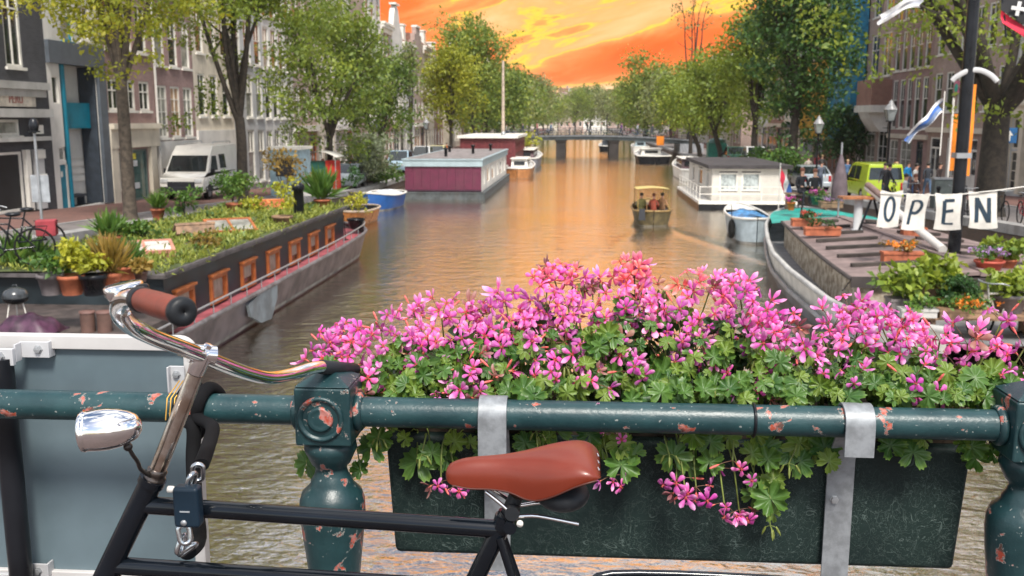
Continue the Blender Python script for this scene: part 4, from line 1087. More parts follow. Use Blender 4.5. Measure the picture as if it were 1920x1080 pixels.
# stem, handlebar, grips, bell, lamp
sm0, sm1 = loc(G(293, 888)), loc(G(374, 682))
d = (sm1 - sm0).normalized()
b = MB(); b.tube([sm0 - d * .03, sm0.lerp(sm1, .5), sm1 - d * .02], .0150, 20); b.build('stem', STEMM, bike)
b = MB(); b.lathe([(.017, -.004), (.020, 0), (.020, .006), (.0155, .009), (.018, .012), (.018, .02), (.0145, .024)], 20, sm0 - d * .012, d); b.build('headset', mat('dark_chrome', (.12, .10, .09), .3, metal=.9), bike)
cl = loc(G(379, 667))
b = MB(); b.lathe([(.0145, -.035), (.0165, -.02), (.0175, 0), (.014, .014), (0, .016)], 18, cl, d); b.tube([cl + Vector((-.018, -.012, .008)), cl + Vector((.018, .014, -.002))], .0172, 18)
b.lathe([(.008, 0), (.008, .006), (0, .0065)], 6, cl + d * .012 + Vector((.006, 0, .004)), d, sm=False); hb_ = b.build('bar_clamp', CHROME, bike)
near = [loc(G(379, 667, 1.62)), loc(G(338, 651, 1.54)), loc(G(290, 633, 1.46)), loc(G(248, 612, 1.38)), loc(G(227, 591, 1.31)), loc(G(226, 568, 1.26)), loc(G(244, 558, 1.225)), loc(G(268, 563, 1.20))]
farb = [loc(G(379, 667, 1.62)), loc(G(420, 684, 1.70)), loc(G(465, 700, 1.80)), loc(G(505, 708, 1.89)), loc(G(545, 702, 1.98)), loc(G(585, 690, 2.06)), loc(G(612, 687, 2.12))]
b = MB(); b.tube(smooth_pts(near, 8), .0138, 18); b.tube(smooth_pts(farb, 8), .0140, 18); b.build('handlebar', CHROME, bike)
g0, g1 = loc(G(262, 561, 1.205)), loc(G(343, 585, 1.10)); gd = (g1 - g0).normalized(); gl = (g1 - g0).length
b = MB(); b.lathe([(.0135, -.006), (.0175, -.002), (.0178, .010), (.0165, .014)], 24, g0, gd); gr = b.build('grip', GRIPB, bike)
b = MB(); b.lathe([(.0160, .0142), (.0168, gl * .4), (.0166, gl * .7), (.0158, gl * .93)], 24, g0, gd, caps=False); b.build('grip_leather', GRIPM, gr)
b = MB(); b.lathe([(.0166, gl * .925), (.0182, gl * .94), (.0182, gl * 1.0), (.0150, gl * 1.03), (.0017, gl * 1.032), (.0015, gl * 1.01), (0, gl * 1.01)], 28, g0, gd); b.build('end_cap', GRIPB, gr)
f0, f1 = loc(G(602, 688, 2.10)), loc(G(668, 694, 2.24)); fd = (f1 - f0).normalized(); fl_ = (f1 - f0).length
b = MB(); b.lathe([(.012, -.004), (.0165, 0), (.0165, fl_ * .95), (.012, fl_)], 20, f0, fd); b.build('grip', GRIPB, bike)
bc = loc(G(236, 556, 1.27)); bax = Vector((-.16, -.05, 1)).normalized()
b = MB(); b.lathe([(0, -.014), (.010, -.0135), (.019, -.008), (.0243, .001), (.0252, .0045)], 28, bc, bax)
bl = b.build('bell', CHROME, bike)
b = MB(); b.lathe([(.0262, .0045), (.0265, .006), (.0265, .0165), (.0245, .0185), (.012, .0195), (0, .0197)], 28, bc, bax); b.build('bell_cap', CHROME, bl)
b = MB(); q = loc(G(266, 537, 1.25)); b.lathe([(.006, -.012), (.0095, -.008), (.0095, .0), (.007, .003), (0, .0035)], 14, q, bax); b.tube([bc + bax * .002, q - bax * .004], .004, 8); b.build('bell_button', BLACK, bl)
b = MB(); b.tube([loc(G(226, 588, 1.29)) + Vector((.013 * cos(a), .004 * sin(a), .013 * sin(a) * .3)) for a in [2 * pi * k / 16 for k in range(16)]], .0028, 6, closed=True)
b.tube([bc - bax * .012, loc(G(226, 586, 1.28))], .0055, 8); b.build('bell_clamp', CHROME, bl)
lc, lax = loc(G(266, 798, 1.56)), (loc(G(153, 810, 1.54)) - loc(G(266, 798, 1.56)))
ll = lax.length
b = MB(); b.lathe([(0, 0), (.010, .002), (.021, .009), (.0285, .022), (.0335, .038), (.0365, .056), (.0368, ll * .72), (.0355, ll * .86), (.0345, ll * .92), (.0358, ll * .925), (.0355, ll * .985), (.032, ll)], 36, lc, lax, caps=False); lp = b.build('headlamp', CHROME, bike)
b = MB(); b.lathe([(.0318, ll * .985), (.02, ll * 1.03), (0, ll * 1.045)], 28, lc, lax); b.build('lens', mat('lamp_lens', (.7, .72, .75), .08, spec=.8), lp)
b = MB(); b.tube(smooth_pts([loc(G(238, 832, 1.56)), loc(G(247, 850, 1.565)), loc(G(258, 866, 1.58)), loc(G(264, 880, 1.59)), loc(G(283, 893, 1.61))], 5), .0062, 10, flat=.6)
b.ball(loc(G(240, 838, 1.56)), .008, 10, 8); b.build('lamp_bracket', mat('bracket_dark', (.05, .045, .042), .35, metal=.8), bike)
# saddle
rows = [(836, 884, 892, .006), (839, 874, 902, .015), (849, 865, 910, .021), (880, 857, 916, .024), (920, 855.5, 917, .027), (955, 852, 922, .034), (985, 847, 934, .046), (1010, 842, 936, .058), (1040, 837, 927, .071), (1075, 835.5, 911, .081), (1102, 841, 902, .083), (1118, 855, 898, .078), (1125, 872, 893, .066), (1126, 884, 890, .05)]
b = MB(); NS = 20; vs = []
for x, yt, yb, w_ in rows:
    pt_, pb_ = loc(G(x, yt, YB + .0)), loc(G(x, yb, YB - w_ * .85))
    for k in range(NS + 1):
        a = pi * k / NS
        vs.append((pt_.x, -w_ * cos(a) * (1 if sin(a) > .02 else .96), pb_.z + (pt_.z - pb_.z) * sin(a) ** .55))
fs = []
for i in range(len(rows) - 1):
    for k in range(NS): fs.append((i * (NS + 1) + k, i * (NS + 1) + k + 1, (i + 1) * (NS + 1) + k + 1, (i + 1) * (NS + 1) + k))
fs += [tuple(range(NS, -1, -1)), tuple((len(rows) - 1) * (NS + 1) + k for k in range(NS + 1))]
b.add(vs, fs, 0, True)
sa = b.build('saddle', SADDLE, bike); ms_ = sa.modifiers.new('sub', 'SUBSURF'); ms_.levels = 1; ms_.render_levels = 2
b = MB()
for sgn in (-1, 1):
    b.tube(smooth_pts([(loc(G(x, yb, YB - w_ * .85)).x, sgn * w_ * 1.0, loc(G(x, yb, YB - w_ * .85)).z + .001) for x, yt, yb, w_ in rows[2:-2]], 3), .0016, 6)
b.build('edge_seam', mat('saddle_edge', (.06, .012, .006), .5), sa)
b = MB()
for k in (-1, 0, 1): b.lathe([(.0045, 0), (.004, .0018), (0, .0022)], 10, loc(G(1119, 866, YB)) + Vector((.002, k * .035, 0)), (.8, 0, .6))
b.build('rivet', CHROME, sa)
b = MB(); b.ball(loc(G(1055, 926, YB)), (.048, .055, .027), 18, 12); b.build('spring_cover', GRIPB, sa)
b = MB()
for s in (-1, 1):
    b.tube(smooth_pts([loc(G(912, 917)) + Vector((0, s * .012, 0)), loc(G(945, 940)) + Vector((0, s * .02, 0)), loc(G(968, 957)) + Vector((0, s * .024, 0)), loc(G(1010, 955)) + Vector((0, s * .03, 0)), loc(G(1086, 961)) + Vector((0, s * .05, 0))], 5), .0036, 8)
b.build('saddle_rail', CHROME, sa)
b = MB(); b.tube([loc(G(968, 930)), loc(G(948, 972))], .0135, 16); b.tube([loc(G(962, 952)) + Vector((0, -.03, 0)), loc(G(962, 952)) + Vector((0, .03, 0))], .013, 14); b.build('seat_post', GRIPB, bike)
b = MB(); b.tube([loc(G(958, 978)) + Vector((0, -.03, 0)), loc(G(958, 978)) + Vector((0, .02, 0))], .012, 12); b.tube([loc(G(950, 968)), loc(G(944, 990))], .021, 16); k_ = b.build('seat_clamp', FRAME, bike)
b = MB(); b.lathe([(.0058, 0), (.0058, .005), (0, .0065)], 14, loc(G(975, 981, YB - .03)), (0, -1, 0)); b.build('clamp_bolt', WHITE, k_)
# chain lock
lock = thing('chain_lock', 'chain lock in black fabric sleeve hanging from railing around the bicycle frame', 'lock', tuple(G(353, 945, 1.585)))
LO = Vector(lock.location); ll_ = lambda px, py, y: ony(px, py, y) - LO
FAB = mat('black_fabric', (.008, .008, .009), .9, var=.3, bump=.4, bs=300, spec=.12)
top = zr + .037 + .013
def over(px, yb):                                     # a turn over the top of the pipe
    x = ony(px, 740, YR).x - LO.x
    return [Vector((x + .01 * cos(a), YR + .050 * cos(a) - LO.y, zr + .050 * sin(a) - LO.z)) for a in (pi * 1.05, pi * .8, pi * .5, pi * .2, -.1)]
b = MB(); b.tube(smooth_pts([ll_(377, 872, 1.70), ll_(390, 838, 1.85), ll_(398, 800, 2.02)] + over(392, 0) + [ll_(384, 800, 2.23), ll_(360, 830, 2.22)], 5), .0155, 14, flat=.8); b.build('sleeve', FAB, lock)
b = MB(); b.tube(smooth_pts([ll_(352, 1036, 1.65), ll_(372, 1010, 1.80), ll_(366, 940, 1.95), ll_(362, 860, 2.05), ll_(362, 800, 2.085)] + over(358, 0)[0:4] + [ll_(372, 780, 2.23), ll_(384, 795, 2.235)], 5), .0165, 14, flat=.85); sv = b.build('sleeve', FAB, lock)
b = MB()
for k in range(3):
    o2 = over(352 - k * 7, 0)
    b.tube([p + Vector((0, 0, .0)) + (p - Vector((p.x, YR - LO.y, zr - LO.z))).normalized() * .0165 for p in o2[0:3]], .0016, 5)
b.build('gold_print', mat('gold_print', (.55, .30, .05), .4, metal=.4), sv)
LINK = mat('link_steel', (.55, .58, .60), .22, metal=1, var=.12, vs=30)
def link(c, dirn, side, L=.034, W_=.019, r0=.0048):
    dirn = Vector(dirn).normalized(); side = Vector(side); side = (side - dirn * side.dot(dirn)).normalized()
    pts = []
    for k in range(20):
        a = 2 * pi * k / 20
        pts.append(Vector(c) + dirn * ((L / 2 - W_ / 2) * (1 if cos(a) > 0 else -1) + W_ / 2 * cos(a)) + side * W_ / 2 * sin(a))
    m = MB(); m.tube(pts, r0, 10, closed=True); return m.build('chain_link', LINK, lock)
link(ll_(371, 886, 1.66), (.1, -.1, 1), (1, .3, 0)); link(ll_(358, 903, 1.60), (.35, -.1, 1), (.3, 1, 0)); link(ll_(346, 1002, 1.585), (-.2, .1, 1), (1, .4, 0)); link(ll_(340, 1020, 1.60), (.3, .2, 1), (.2, 1, 0)); link(ll_(352, 1030, 1.625), (.9, .3, .6), (0, 1, -.5))
LOCKM = mat('lock_navy', (.008, .020, .034), .4, spec=.3)
b = MB(); b.bx(-.0235, .0235, -.014, .014, -.041, .035); lb = b.build('lock_body', LOCKM, lock, bevel=.007, seg=3)
b = MB(); b.lathe([(.0045, 0), (.0062, .003), (.0062, .012), (0, .013)], 14, (-.0235, 0, .027), (-1, 0, 0)); b.build('lock_pin', WHITE, lb)
b = MB(); b.lathe([(.0055, 0), (.0055, .002), (0, .0025)], 14, (-.004, -.0142, -.030), (0, -1, 0)); b.build('rivet', STEEL, lb)
b = MB(); b.bx(-.010, .008, -.0152, -.0142, -.010, -.0075); b.build('emblem', mat('grey_mark', (.3, .32, .34), .5), lb)
# ================================================================== GERANIUMS in the planter
def petal_mat(name, mid, tip, core):
    m = bpy.data.materials.new(name); m.use_nodes = True
    nt = m.node_tree; h = NG(nt.nodes, nt.links); b = nt.nodes['Principled BSDF']; out = nt.nodes['Material Output']
    t = h.new('ShaderNodeTexCoord'); ln = h.new('ShaderNodeVectorMath', operation='LENGTH'); nt.links.new(t.outputs['Object'], ln.inputs[0])
    oi = h.new('ShaderNodeObjectInfo')
    cc = h.ramp(h.math('MULTIPLY', ln.outputs['Value'], 30.0), [(.12, core), (.34, mid), (.62, mid), (.95, tip)])
    st = h.noise(h.mapping(t.outputs['Object'], (1, 1, 1)), 260, 2, .5)
    cc = h.mix(h.math('MULTIPLY', h.ss(st, .5, .7), .25), cc, tuple(c * .55 for c in mid))
    hs = h.new('ShaderNodeHueSaturation'); nt.links.new(cc, hs.inputs['Color'])
    nt.links.new(h.math('MULTIPLY_ADD', oi.outputs['Random'], .05, .485), hs.inputs['Hue']); nt.links.new(h.math('MULTIPLY_ADD', oi.outputs['Random'], .7, .72), hs.inputs['Value'])
    nt.links.new(hs.outputs[0], b.inputs['Base Color']); b.inputs['Roughness'].default_value = .55
    tr = h.new('ShaderNodeBsdfTranslucent'); nt.links.new(hs.outputs[0], tr.inputs[0])
    ms = h.new('ShaderNodeMixShader'); ms.inputs[0].default_value = .4
    nt.links.new(b.outputs[0], ms.inputs[1]); nt.links.new(tr.outputs[0], ms.inputs[2]); nt.links.new(ms.outputs[0], out.inputs[0])
    return m
PET = petal_mat('petal_pink', (.72, .13, .50), (.84, .38, .66), (.52, .02, .09))
PETM = petal_mat('petal_magenta', (.64, .07, .46), (.78, .22, .60), (.42, .01, .08))
SALM = mat('bud_salmon', (.62, .12, .10), .5, var=.25, vs=60)
BUDG = mat('bud_green', (.16, .19, .035), .5, var=.3, vs=60)
STEMG = mat('stem_green', (.15, .19, .04), .5, var=.3, vs=30)
STEMR = mat('pedicel_brown', (.16, .075, .04), .5, var=.4, vs=30)
def gleaf_mat(name, dark, light, rim):
    m = bpy.data.materials.new(name); m.use_nodes = True
    nt = m.node_tree; h = NG(nt.nodes, nt.links); b = nt.nodes['Principled BSDF']; out = nt.nodes['Material Output']
    t = h.new('ShaderNodeTexCoord'); ln = h.new('ShaderNodeVectorMath', operation='LENGTH'); nt.links.new(t.outputs['Object'], ln.inputs[0])
    oi = h.new('ShaderNodeObjectInfo')
    sp = h.new('ShaderNodeSeparateXYZ'); nt.links.new(t.outputs['Object'], sp.inputs[0])
    an = h.math('ARCTAN2', sp.outputs[0], sp.outputs[1])
    vein = h.ss(h.math('ABSOLUTE', h.math('SINE', h.math('MULTIPLY', an, 3.5))), .12, .0)
    cc = h.mix(oi.outputs['Random'], dark, light)
    cc = h.mix(h.ss(h.noise(t.outputs['Object'], 40, 4, .6), .35, .7), cc, tuple(c * .7 for c in light))
    cc = h.mix(h.ss(ln.outputs['Value'], .024, .036), cc, rim)
    cc = h.mix(h.math('MULTIPLY', vein, .45), cc, tuple(min(1, c * 1.7 + .02) for c in light))
    nt.links.new(cc, b.inputs['Base Color']); b.inputs['Roughness'].default_value = .42
    bp = h.new('ShaderNodeBump'); bp.inputs['Strength'].default_value = .5; bp.inputs['Distance'].default_value = .002
    nt.links.new(h.math('ADD', h.noise(t.outputs['Object'], 130, 3, .5), h.math('MULTIPLY', vein, -.8)), bp.inputs['Height']); nt.links.new(bp.outputs[0], b.inputs['Normal'])
    tr = h.new('ShaderNodeBsdfTranslucent'); nt.links.new(h.mix(1, cc, (.9, 1, .35), 'MULTIPLY'), tr.inputs[0])
    ms = h.new('ShaderNodeMixShader'); ms.inputs[0].default_value = .3
    nt.links.new(b.outputs[0], ms.inputs[1]); nt.links.new(tr.outputs[0], ms.inputs[2]); nt.links.new(ms.outputs[0], out.inputs[0])
    return m
GL1 = gleaf_mat('geranium_leaf', (.028, .095, .020), (.10, .205, .035), (.14, .24, .04))
GL2 = gleaf_mat('geranium_leaf_young', (.10, .19, .025), (.20, .29, .045), (.26, .34, .06))
rf = random.Random(5)
def petal(b, ang, L, W_, lift, curl, twist=0, mi=0):
    """one petal from the flower's centre; the flower faces +Z, ang in its plane"""
    u = Vector((cos(ang), sin(ang), 0)); s = Vector((-sin(ang), cos(ang), 0)); z = Vector((0, 0, 1))
    def fn(a, t):
        wd = W_ * (.16 + .84 * sin(min(1, t * 1.02) * pi * .62) ** 1.3) * (1 if t < .85 else max(.0, 1 - ((t - .85) / .15) ** 2 * .55))
        x = (a - .5) * wd
        return u * (L * t + .003) + s * (x + twist * t * .004) + z * (lift * t * L + curl * t * t * L - abs(a - .5) ** 2 * W_ * .9 * (.5 + t) + .0015 * sin(a * 14 + t * 6) * t)
    b.grid(fn, 4, 5, mi)
def flower_mesh(k):
    b = MB(); o = rf.uniform(.05, .25) if k < 4 else .7
    for j, (a, L, W_) in enumerate(((68, .026, .0132), (112, .026, .0132), (196, .026, .0165), (270, .028, .017), (344, .026, .0165))):
        petal(b, R(a + rf.uniform(-9, 9)), L * rf.uniform(.88, 1.1), W_ * rf.uniform(.85, 1.1), o + rf.uniform(-.12, .2), rf.uniform(-.45, -.05) if k < 4 else rf.uniform(-.1, .3), rf.uniform(-1, 1))
    b.tube([(0, 0, -.013), (0, 0, -.004), (0, 0, .002)], [.0012, .0030, .0022], 6, 1)
    for j in range(5):
        a = j * 1.2566; b.tube([(0, 0, .0), (.003 * cos(a), .003 * sin(a), .008)], [.0006, .0004], 4, 1)
        b.tube([(.001 * cos(a), .001 * sin(a), -.003), (.007 * cos(a), .007 * sin(a), -.001)], [.0014, .0003], 4, 2)
    return b
FLW = [flower_mesh(k).mesh('flower', [PET if k != 1 else PETM, SALM, BUDG]) for k in range(6)]
PETCAST = petal_mat('petal_orange_cast', (.80, .14, .24), (.88, .36, .42), (.60, .05, .06))  # pink petals of the top heads, the sunset's orange cast painted into their colour
FLCAST = [flower_mesh(k).mesh('flower', [PETCAST, SALM, BUDG]) for k in (0, 3, 5)]
PETS = petal_mat('petal_spent', (.34, .12, .12), (.42, .22, .20), (.20, .05, .03))
FLS = [flower_mesh(k).mesh('flower', [PETS, SALM, BUDG]) for k in (4, 5)]
def bud_mesh():
    b = MB(); b.tube([(0, 0, -.014), (0, 0, -.007), (0, 0, .003), (0, 0, .011), (0, 0, .014)], [.001, .0026, .0034, .0024, .0006], 7, 0); return b.mesh('flower_bud', [SALM])
def budg_mesh():
    b = MB(); b.tube([(0, 0, -.004), (0, 0, .002), (0, 0, .009), (0, 0, .017)], [.0012, .0028, .0026, .0006], 6, 0); return b.mesh('flower_bud', [BUDG])
BUD, BUDGR = bud_mesh(), budg_mesh()
def gleaf_mesh(sd, m, R0=.033):
    rr = random.Random(sd); b = MB(); n = 57; vs = [(0, 0, 0)]
    lob = [rr.uniform(.88, 1.1) for _ in range(8)]
    for ring, fr in enumerate((.34, .68, .88, 1.0)):
        for k in range(n):
            t = k / (n - 1); th = -pi / 2 + R(12) + t * (2 * pi - R(24))
            q = t * 7; f = abs(sin(q * pi))
            rad = R0 * (1 - .33 * (1 - f ** .6) * (fr ** 1.6)) * (lob[min(int(q), 7)] if fr > .5 else 1) * (1 + .06 * cos(q * 8 * pi) * (fr == 1) + rr.uniform(-.03, .03) * (fr == 1))
            z = .010 * fr ** 2 * (1 if sd % 2 else -.5) + .0035 * cos(q * 2 * pi) * fr + rr.uniform(-.0008, .0008)
            vs.append((rad * fr * cos(th), rad * fr * sin(th), z))
    fs = [(0, 1 + k, 2 + k) for k in range(n - 1)]
    for r_ in range(3):
        a = 1 + r_ * n; c = a + n
        fs += [(a + k, c + k, c + k + 1, a + k + 1) for k in range(n - 1)]
    b.add(vs, fs, 0, True); return b.mesh('leaf', [m])
GLV = [gleaf_mesh(k, GL1) for k in range(4)] + [gleaf_mesh(10 + k, GL2, .026) for k in range(3)]

# the mound's outline: pixel x -> how high the flower heads reach at that place along the planter
OUT = [(600, 612), (660, 600), (720, 585), (760, 552), (830, 556), (900, 540), (960, 536), (1010, 492), (1060, 492), (1120, 505), (1190, 480), (1230, 492), (1300, 492), (1370, 510), (1420, 528), (1460, 552), (1500, 570), (1560, 566), (1600, 556), (1660, 575), (1720, 572), (1780, 598), (1840, 620), (1900, 600), (1960, 590)]
def outline(x):
    for (a, ya), (c, yc) in zip(OUT, OUT[1:]):
        if a <= x <= c: return ya + (yc - ya) * (x - a) / (c - a)
    return 620
WORDS = ['leftmost, spilling towards the bicycle grip', 'second from the left, over the first steel strap', 'of the tall middle, left of its peak', 'at the tall middle peak', 'just right of the tall middle', 'in front of the planked barge, beside the right strap', 'rightmost, beside the right railing post']
NPL = 7
plants = []
base_z = pzb - .02
for k in range(NPL):
    xc = pxa + (pxb - pxa) * (k + .5) / NPL
    p = thing('geranium_plant', f'pink geranium in the planter, {WORDS[k]}', 'flowering plant', (xc, YP + .165, base_z), 0, 'pink geraniums in the railing planter')
    plants.append((p, Vector((xc, YP + .165, base_z)), MB()))
def plant_at(x): return plants[max(0, min(NPL - 1, int((x - pxa) / (pxb - pxa) * NPL)))]
def orient(n, roll=0):
    n = Vector(n).normalized(); q = n.to_track_quat('Z', 'Y'); return (q.to_matrix() @ Matrix.Rotation(roll, 3, 'Z')).to_euler()
def head(p, n, kind='flower', sc=1.0, src=None, hang=False):
    """an umbel: its peduncle rises from the soil, pedicels fan out to single flowers"""
    pl, org, stems = plant_at(p.x)
    if src is None:
        src = Vector((org.x + rf.uniform(-.09, .09), YP + .165 + rf.uniform(-.09, .09), base_z))
        src.x = src.x * .45 + p.x * .55
    c = p - Vector((0, 0, .028 * sc)) if not hang else p + Vector((0, .01, .03 * sc))
    stems.tube(smooth_pts([src - org, (src.lerp(c, .5) + Vector((rf.uniform(-.02, .02), rf.uniform(-.03, .0), .03))) - org, c - org], 4), [.0026, .0026, .0025, .0024, .0023, .0022, .0021, .002, .002][:9], 5)
    hd_ = MB()
    flw = []
    for i in range(n):
        t = (i + .5) / n; el = math.asin(1 - t * 1.25) if kind == 'flower' else R(-20 - 50 * t)
        az = i * 2.39996 + rf.uniform(-.3, .3)
        dv = Vector((cos(el) * cos(az), cos(el) * sin(az) - .25, sin(el))).normalized()
        if hang: dv = Vector((dv.x, dv.y - .5, -abs(dv.z) * .7)).normalized()
        ln = (.043 if kind == 'flower' else .018) * sc * rf.uniform(.8, 1.3)
        e = c + dv * ln + Vector((0, 0, .004))
        hd_.tube(smooth_pts([(0, 0, 0), dv * ln * .5 + Vector((0, 0, .004)), e - c], 2), .0009, 4, caps=False)
        flw.append((e, dv))
    o = hd_.build('flower_head', STEMR if kind == 'flower' else STEMG, pl, c - org)
    for e, dv in flw:
        d2 = (dv + Vector((rf.uniform(-.5, .5), -.45 + rf.uniform(-.4, .4), rf.uniform(-.3, .3)))).normalized()
        if kind == 'flower' and rf.random() > .17:
            me = FLW[rf.choice((0, 0, 1, 2, 2, 3, 4, 5))] if p.z < zcast or rf.random() < .3 else rf.choice(FLCAST)
            if rf.random() < .06: me = rf.choice(FLS)
            s = sc * rf.uniform(.66, 1.0)
            f = put(me, 'flower', o, e - c); f.rotation_euler = orient(d2, rf.uniform(-.9, .9)); f.scale = (s, s, s)
        elif kind == 'flower':
            f = put(BUD, 'flower_bud', o, e - c); f.rotation_euler = orient(dv); f.scale = (sc,) * 3
        else:
            f = put(BUDGR, 'flower_bud', o, e - c); f.rotation_euler = orient(dv + Vector((0, 0, -1.2))); f.scale = (sc * 1.15,) * 3
def leaf(p, n=None, young=False, s=1.0, stem=True):
    pl, org, stems = plant_at(p.x)
    me = GLV[rf.randrange(4)] if not young else GLV[4 + rf.randrange(3)]
    o = put(me, 'leaf', pl, p - org)
    n = n or Vector((rf.uniform(-.7, .7), -.75 + rf.uniform(-.5, .4), .55 + rf.uniform(-.4, .5)))
    o.rotation_euler = orient(n, rf.uniform(-1.2, 1.2)); s *= rf.uniform(.55, 1.05); o.scale = (s, s, s)
    if stem:
        a = Vector((p.x + rf.uniform(-.05, .05), max(p.y + .06, YP + .05), min(p.z - .03, base_z + .12) if p.z > base_z else base_z + .03))
        stems.tube(smooth_pts([a - org, a.lerp(p, .5) + Vector((0, 0, .02)) - org, p - org], 3), .0016, 4, caps=False)
# flower heads over the mound, in rows that step back and up
nh = 0; zcast = ony(1200, 528, 2.4).z
x = 612
while x < 1945:
    top_ = outline(x)
    y = top_ + rf.uniform(14, 34)
    row = 0
    while y < 728:
        dens = 1.0 if y < 655 else .8 if y < 690 else .5
        if rf.random() < dens:
            hgt = max(0, (745 - y) / 240)
            Y = 2.165 + .30 * hgt ** .8 + rf.uniform(-.03, .05)
            head(ony(x + rf.uniform(-22, 22), y, Y), rf.choice((6, 7, 8, 9)) if y < 650 else rf.choice((4, 5, 6)), sc=rf.uniform(.85, 1.1)); nh += 1
        y += rf.uniform(38, 53); row += 1
    x += rf.uniform(45, 60)
for hx, hy, n, s in ((640, 616, 8, 1.0), (612, 640, 4, .9), (1190, 500, 8, 1.0), (1040, 506, 8, 1), (1370, 524, 8, 1.0), (1880, 585, 4, .9), (1600, 572, 7, 1.0), (1690, 590, 6, 1), (640, 678, 5, .9), (690, 720, 4, .9), (830, 745, 4, .8)):
    head(ony(hx, hy, 2.2 + .28 * max(0, (745 - hy) / 240)), n, sc=s)
for hx, hy in ((1085, 500), (1125, 497), (1245, 510), (885, 545), (1185, 530), (1060, 655), (980, 610), (790, 640), (860, 640), (1540, 590), (1420, 640), (1665, 690), (1730, 720), (1765, 715), (930, 700), (1020, 720), (1270, 640), (1480, 705), (1590, 700), (1340, 690)):
    head(ony(hx, hy + 10, 2.19 + .30 * max(0, (745 - hy) / 240)), rf.choice((6, 7, 8)), 'bud', sc=1.1)
# hanging flowers in front of the planter
for hx, hy, n, s in ((826, 925, 4, .9), (858, 930, 4, .8), (1148, 912, 4, .8), (1268, 922, 4, 1.05), (1305, 938, 4, 1.05), (1285, 945, 3, 1.0), (1374, 888, 3, 1.0), (1386, 905, 2, .9), (1358, 965, 3, .9), (1386, 980, 4, 1.0), (1120, 790, 3, .9), (1138, 800, 2, .9), (1085, 800, 2, .7), (1150, 830, 2, .7)):
    p = ony(hx, hy, 2.185 + rf.uniform(-.02, .02))
    head(p, n, sc=s * .95, src=Vector((p.x + rf.uniform(-.04, .04), YP + .01, pzb + .02)), hang=True)
# leaves: dense under the heads, thinner between them
nl = 0
x = 640
while x < 1900:
    top_ = outline(x)
    for k in range(9):
        y = top_ + 75 + (752 - top_ - 75) * (rf.random() ** .55)
        hgt = max(0, (752 - y) / 240); Y = 2.19 + .25 * hgt + rf.uniform(-.035, .10)
        leaf(ony(x + rf.uniform(-25, 25), y, Y), young=rf.random() < .33, s=rf.uniform(.85, 1.2)); nl += 1
    x += 24
for lx, ly, s, yg in ((696, 838, 1.2, 0), (676, 882, 1.0, 0), (712, 820, .8, 0), (782, 866, 1.5, 0), (810, 850, 1.1, 0), (838, 862, 1.3, 0), (852, 828, 1.1, 1), (882, 830, 1.1, 1), (905, 850, .9, 0), (985, 830, 1.3, 0), (1000, 846, 1.2, 0), (1040, 803, 1.2, 0), (1030, 818, .9, 1), (1105, 815, 1.0, 0), (1128, 838, 1.1, 1), (1165, 832, 1.1, 1), (1165, 872, 1.4, 0), (1190, 850, 1.0, 0), (1262, 856, 1.3, 0), (1275, 802, .9, 1), (1300, 814, 1.1, 1), (1290, 872, 1.1, 0), (1330, 866, 1.5, 0), (1332, 828, 1.0, 0), (1366, 820, 1.0, 1), (1418, 815, 1.0, 1), (1432, 842, 1.2, 0), (1410, 850, 1.2, 1), (1440, 862, 1.1, 0), (1420, 905, 1.2, 0), (1450, 900, 1.0, 1), (1445, 935, 1.1, 0), (1412, 930, .9, 0), (1450, 962, .8, 1), (1500, 832, 1.2, 1), (1525, 846, 1.2, 1), (1545, 840, 1.0, 0), (1480, 850, 1.1, 0), (1500, 865, .9, 0), (1555, 865, 1.0, 1), (1670, 836, 1.1, 0), (1700, 826, .9, 1), (1712, 848, .9, 0), (1732, 822, 1.0, 1), (1800, 832, 1.1, 1), (1822, 838, 1.2, 0), (1830, 860, .9, 0), (575, 868, 1.0, 0), (585, 880, .8, 1), (735, 800, .8, 1), (760, 822, .9, 1), (1862, 850, .8, 0)):
    p = ony(lx, ly, 2.20 + rf.uniform(-.015, .03))
    leaf(p, Vector((rf.uniform(-.4, .4), -1, rf.uniform(.1, .7))), young=bool(yg), s=s * 1.3, stem=True); nl += 1
for hx, hy in ((790, 832), (1005, 790), (1020, 830), (1255, 830), (1480, 848), (1445, 965), (708, 800)):
    head(ony(hx, hy, 2.19), 4, 'bud', sc=1.0, src=Vector((ony(hx, hy, 2.2).x, YP, pzb)))
for k, (p, org, stems) in enumerate(plants):
    o = stems.build('stem_tangle', STEMG, p); o['kind'] = 'stuff'
    rng = np.random.default_rng(300 + k)
    cen = []
    for q in range(26):
        px_ = float(rng.uniform(-.1, .1)); t = float(rng.random())
        sx = org.x + px_; ppx = 1090 + 1800 * sx / 2.4
        hmax = max(.08, ony(ppx, outline(max(620, min(1930, ppx))) + 95, 2.4).z - base_z)
        cen.append(((px_, float(rng.uniform(-.08, .1)), t * hmax), .05, 16))
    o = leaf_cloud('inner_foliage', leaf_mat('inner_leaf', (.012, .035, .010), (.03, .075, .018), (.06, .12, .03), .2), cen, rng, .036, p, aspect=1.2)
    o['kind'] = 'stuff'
print('heads', nh, 'leaves', nl, 'objects', len(bpy.data.objects))
